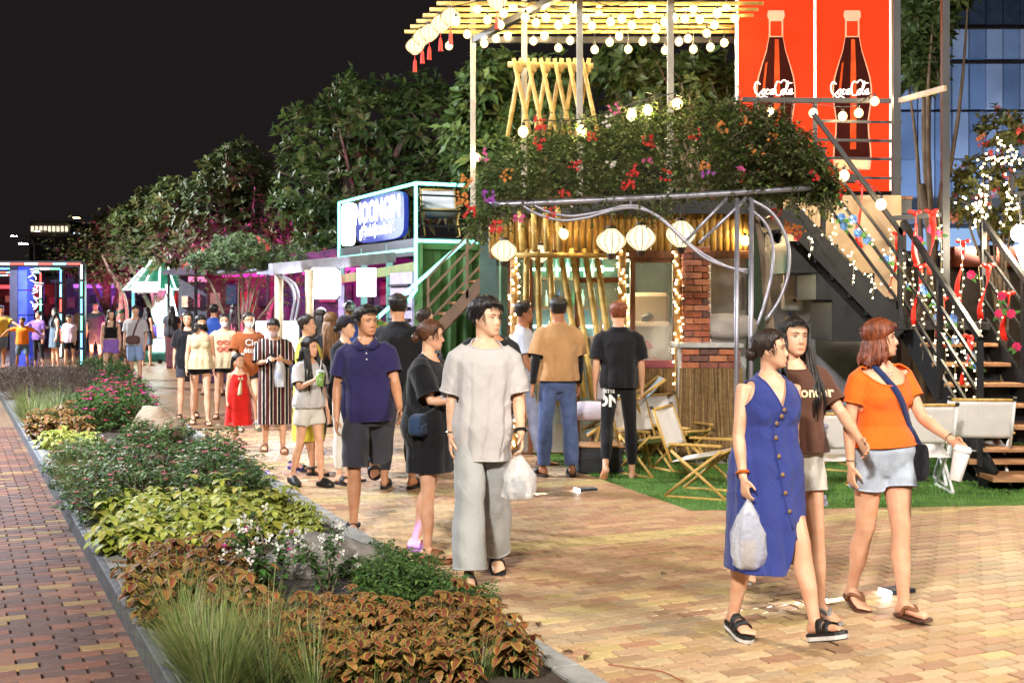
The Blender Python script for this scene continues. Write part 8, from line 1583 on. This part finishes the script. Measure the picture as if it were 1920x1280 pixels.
FAR = [ # label, px, py, yaw, H, fem, legs, arms, head, tone, hair, top, bottom
 ('woman in a black halter top and lilac skirt', 208, 724, 14, 1.60, True, STROLL, None, (10,0,0), 'fair', ('black','long'), dict(name='halter_top', mat=c_black, hem=1.05, ease=.008, sleeve=0, neck='tube', amp=.003), dict(name='skirt', mat=c_lilac, length=.40, loose=.035, flare=.02)),
 ('man in a white tee with a brown bag across his chest', 254, 726, 6, 1.68, False, STROLL2, None, (14,0,0), 'light', ('dark','short'), tshirt(c_white, hem=.86, ease=.035, sleeve=.8, sleeve_r=.078, amp=.008), dict(name='shorts', mat=cloth('sky_denim', '#8fa3c8'), length=.85, loose=.025)),
 ('woman in a spotted skirt behind the strolling couple', 228, 712, 4, 1.58, True, STROLL, None, (0,0,0), 'light', ('dark','short'), tshirt(c_char, hem=.9, ease=.02), dict(name='skirt', mat=cloth('spotted_cotton', '#c9b28a', col2='#2a2420', vs=30), length=.9, loose=.035)),
 ('tall man in black tee and black shorts on the promenade', 179, 682, 4, 1.76, False, STAND, None, (0,0,0), 'mid', ('black','short'), tshirt(c_black, hem=.85, ease=.035, sleeve=.8), dict(name='shorts', mat=c_black, length=.9, loose=.02)),
 ('child in a pale pink shirt with head bowed', 130, 692, 8, 1.42, True, STAND, None, (0,24,0), 'fair', ('black','crop'), tshirt(cloth('pale_pink_cotton', '#d9c0cc'), hem=.82, ease=.035, sleeve=.7), dict(name='shorts', mat=c_black, length=.6, loose=.03)),
 ('woman with wavy hair in a sleeveless slate dress', 103, 690, -50, 1.60, True, STAND, ((30,8,70,10,40),(0,8,10,2,40)), (0,0,0), 'fair', ('black','long'), dict(name='dress', mat=c_slate, hem=.58, ease=.02, sleeve=0, neck='round', skirt=(1.1,.17,.21), amp=.008), None),
 ('girl in a purple tee near the blue column', 72, 690, -20, 1.52, True, STAND, ((60,30,30,10,30),(0,8,10,2,40)), (-20,0,0), 'light', ('black','pony'), tshirt(c_purp, hem=.84, ease=.03, sleeve=.75), dict(name='leggings', mat=c_black, length=1.6, loose=.006)),
 ('boy in an orange tee with both arms spread wide', 42, 696, 20, 1.35, False, ((-10,8,10,8,0),(14,8,10,8,0)), ((0,78,0,0,10),(0,70,10,0,10)), (-30,0,0), 'tan', ('black','short'), tshirt(c_or2, hem=.86, ease=.03, sleeve=.75), dict(name='shorts', mat=c_slate, length=.85, loose=.03)),
 ('person in a yellow tee reaching out beside the blue column', 2, 690, 60, 1.66, False, STAND, ((50,40,20,0,20),(60,10,10,0,20)), (0,0,0), 'tan', ('black','short'), tshirt(cloth('mustard_cotton', '#caa030'), hem=.86, ease=.03, sleeve=.75), dict(name='shorts', mat=c_slate, length=.85, loose=.03)),
 ('woman in a black vest with long hair facing the light canopy', 276, 686, 150, 1.62, True, STAND, None, (0,0,0), 'light', ('black','long'), dict(name='vest', mat=c_black, hem=.96, ease=.012, sleeve=0, neck='round', amp=.004), dict(name='skirt', mat=c_slate, length=.7, loose=.02)),
 ('man in a blue tee walking away past the stalls', 402, 742, 160, 1.70, False, STROLL, None, (20,0,0), 'mid', ('black','short'), tshirt(c_bluet, hem=.86, ease=.035, sleeve=.75), dict(name='shorts', mat=c_char, length=.9, loose=.02)),
 ('woman with long loose hair and beige coat seen from behind', 441, 738, 185, 1.72, True, STROLL, None, (10,0,0), 'light', ('black','long'), tshirt(cloth('beige_cotton', '#8f7a66'), hem=.70, ease=.04, sleeve=1.6, sleeve_r=.065), dict(name='trousers', mat=c_black, length=1.8, loose=.01)),
 ('tall man in a black tee seen from behind beside the green stairs', 748, 915, 168, 1.80, False, STAND, None, (30,6,0), 'mid', ('black','short'), tshirt(c_black, hem=.86, ease=.035, sleeve=.8, sleeve_r=.08), dict(name='trousers', mat=c_char, length=1.9, loose=.015)),
 ('man in grey glimpsed beyond the pinned-up hair', 798, 872, 120, 1.66, False, STAND, None, (-20,0,0), 'light', ('dark','short'), tshirt(c_slate, hem=.86, ease=.035), dict(name='trousers', mat=c_char, length=1.9, loose=.015)),
 ('woman in a dark cap and black tee', 648, 905, 60, 1.60, True, STAND, ((20,8,60,10,40),(0,8,10,2,40)), (20,4,0), 'fair', ('black','bun'), tshirt(c_black, hem=.86, ease=.03, sleeve=.75), dict(name='trousers', mat=cloth('white_jean', '#d8d4cc'), length=1.9, loose=.012)),
 ('woman with long brown hair seen from behind', 620, 850, 190, 1.62, True, STAND, None, (0,0,0), 'light', ('tan','long'), tshirt(c_black, hem=.86, ease=.03), dict(name='trousers', mat=c_char, length=1.9, loose=.012)),
 ('woman with long black hair facing the light boxes', 602, 800, 175, 1.66, True, STAND, None, (0,0,0), 'light', ('black','long'), tshirt(c_slate, hem=.86, ease=.03), dict(name='trousers', mat=c_black, length=1.9, loose=.012)),
 ('person in a silver helmet and blue shirt by the stall', 655, 775, 200, 1.75, False, STAND, None, (0,0,0), 'mid', ('black','short'), tshirt(c_bluet, hem=.86, ease=.03), dict(name='trousers', mat=c_black, length=1.9, loose=.012)),
 ('person in a green patterned shirt at the stall counter', 708, 768, 190, 1.68, False, STAND, None, (0,0,0), 'mid', ('black','short'), tshirt(cloth('leaf_print', '#3d7a36', col2='#c9a23a', vs=14), hem=.86, ease=.035), dict(name='trousers', mat=c_black, length=1.9, loose=.012)),
 ('dark-haired person in navy waiting at the stall counter', 681, 762, 185, 1.68, True, STAND, None, (0,0,0), 'mid', ('black','short'), tshirt(c_navy, hem=.86, ease=.03), dict(name='trousers', mat=c_black, length=1.9, loose=.012)),
 ('person in dark clothes near the lit kiosk counter', 322, 690, 190, 1.66, True, STAND, None, (0,0,0), 'light', ('black','long'), tshirt(c_char, hem=.86, ease=.03), dict(name='trousers', mat=c_black, length=1.9, loose=.012)),
 ('man in teal standing between the portals and the kiosk', 222, 668, 170, 1.72, False, STAND, None, (30,0,0), 'mid', ('dark','short'), tshirt(cloth('teal_cotton', '#2f7a6a'), hem=.86, ease=.03), dict(name='trousers', mat=c_black, length=1.9, loose=.012)),
 ('person in a beige jacket, back turned, between the portals', 152, 664, 185, 1.68, False, STAND, None, (0,0,0), 'mid', ('black','short'), tshirt(cloth('khaki_cotton', '#8a7458'), hem=.86, ease=.035, sleeve=1.5, sleeve_r=.06), dict(name='trousers', mat=c_black, length=1.9, loose=.012)),
 ('woman in white passing behind the child in pink', 115, 668, 90, 1.62, True, STROLL, None, (0,0,0), 'fair', ('black','long'), tshirt(c_white, hem=.86, ease=.03), dict(name='skirt', mat=c_lilac, length=.9, loose=.03)),
 ('person in dark red near the farther stalls', 338, 668, 20, 1.66, True, STROLL, None, (0,0,0), 'light', ('black','long'), tshirt(cloth('wine_cotton', '#6a2430'), hem=.86, ease=.03), dict(name='trousers', mat=c_black, length=1.9, loose=.012)),
 ('man in a grey tee walking between the farther stalls', 305, 664, 10, 1.70, False, STROLL, None, (0,0,0), 'mid', ('black','short'), tshirt(c_greyp, hem=.86, ease=.03), dict(name='trousers', mat=c_black, length=1.9, loose=.012)),
 ('woman in pink walking near the magenta trunk', 470, 690, 30, 1.62, True, STROLL2, None, (0,0,0), 'light', ('black','long'), tshirt(cloth('pink_cotton', '#c87a94'), hem=.86, ease=.03), dict(name='trousers', mat=c_black, length=1.9, loose=.012)),
 ('man in a white shirt walking past the second arch', 545, 712, 200, 1.70, False, STROLL, None, (0,0,0), 'mid', ('black','short'), tshirt(c_white, hem=.86, ease=.03), dict(name='trousers', mat=c_char, length=1.9, loose=.012)),
]
FARR = []
for i, (lb, px, py, yaw, H_, fem, lg, ar, hd, tone, hr, tp, bt) in enumerate(FAR):
    nearish = py > 800
    FARR.append(person(lb, G(px, py), yaw, H_, fem, lg, ar or ((4,9,14,4,40),(-2,9,14,4,40)), hd, 1.0, tone=tone, hair=hr, top=tp, bottom=bt, shoes=None if py < 700 and not nearish else ('slide', BLK, BLK), lod=1 if nearish else 2, seed=100+i*3, kid=.6 if H_ < 1.45 else 0))
cross_bag('brown leather bag slung across the man in the white tee', FARR[1], Vector((-.02,-.17,.98))*FARR[1].k, Vector((.09,0,1.43))*FARR[1].k, (.28,.07,.17), mat('brown_bag_leather', '#5a2f22', .5), mat('brown_bag_leather', '#5a2f22', .5), name='crossbody_bag')
def headgear(r, kind, m, label):
    h = r.hh; mb = MB()
    if kind == 'helmet':
        t = thing('helmet', label, 'helmet', W(r, r.HM @ Vector((0,0,.5*h)))); M = wmat(r.root) @ r.HM; vs = []; n = 20
        for i in range(9):
            a = R(-25)+R(115)*i/8
            for j in range(n): b = 2*math.pi*j/n; vs.append(M @ (Vector((math.cos(b)*math.cos(a)*.47, .02+math.sin(b)*math.cos(a)*.55, .58+math.sin(a)*.52))*h))
        mb.add(vs, [(i*n+j, i*n+(j+1) % n, (i+1)*n+(j+1) % n, (i+1)*n+j) for i in range(8) for j in range(n)]+[tuple(8*n+j for j in range(n))]); mb.build('shell', m, t, True); return
    t = thing('cap', label, 'cap', W(r, r.HM @ Vector((0,0,.8*h)))); M = wmat(r.root) @ r.HM; vs = []; n = 20
    for i in range(7):
        a = R(5)+R(85)*i/6
        for j in range(n): b = 2*math.pi*j/n; vs.append(M @ (Vector((math.cos(b)*math.cos(a)*.42, .02+math.sin(b)*math.cos(a)*.49, .68+math.sin(a)*.42))*h))
    mb.add(vs, [(i*n+j, i*n+(j+1) % n, (i+1)*n+(j+1) % n, (i+1)*n+j) for i in range(6) for j in range(n)]+[tuple(6*n+j for j in range(n))]); mb.build('crown', m, t, True)
    mb = MB(); out = [(math.sin(a)*.34, -.36-math.cos(a)*.34) for a in np.linspace(-1.5, 1.5, 12)]; mb.add([M @ (Vector((x, y, .69-.1*max(0, -y-.5)))*h) for x, y in out]+[M @ (Vector((x, y, .72-.1*max(0, -y-.5)))*h) for x, y in out], [tuple(range(12)), tuple(range(23, 11, -1))]+[(i, (i+1) % 12, 12+(i+1) % 12, 12+i) for i in range(12)]); mb.build('brim', m, t, False)
headgear(FARR[14], 'cap', cloth('dark_cap', '#241f2c'), 'dark cap on the woman in the black tee'); headgear(FARR[17], 'helmet', mat('silver_helmet', (.55,.56,.58), .25, .6), 'silver motorbike helmet with dark dots worn at the stall')
headgear(FARR[2], 'cap', cloth('green_cap', '#3a6a4a'), 'green cap worn behind the strolling couple')
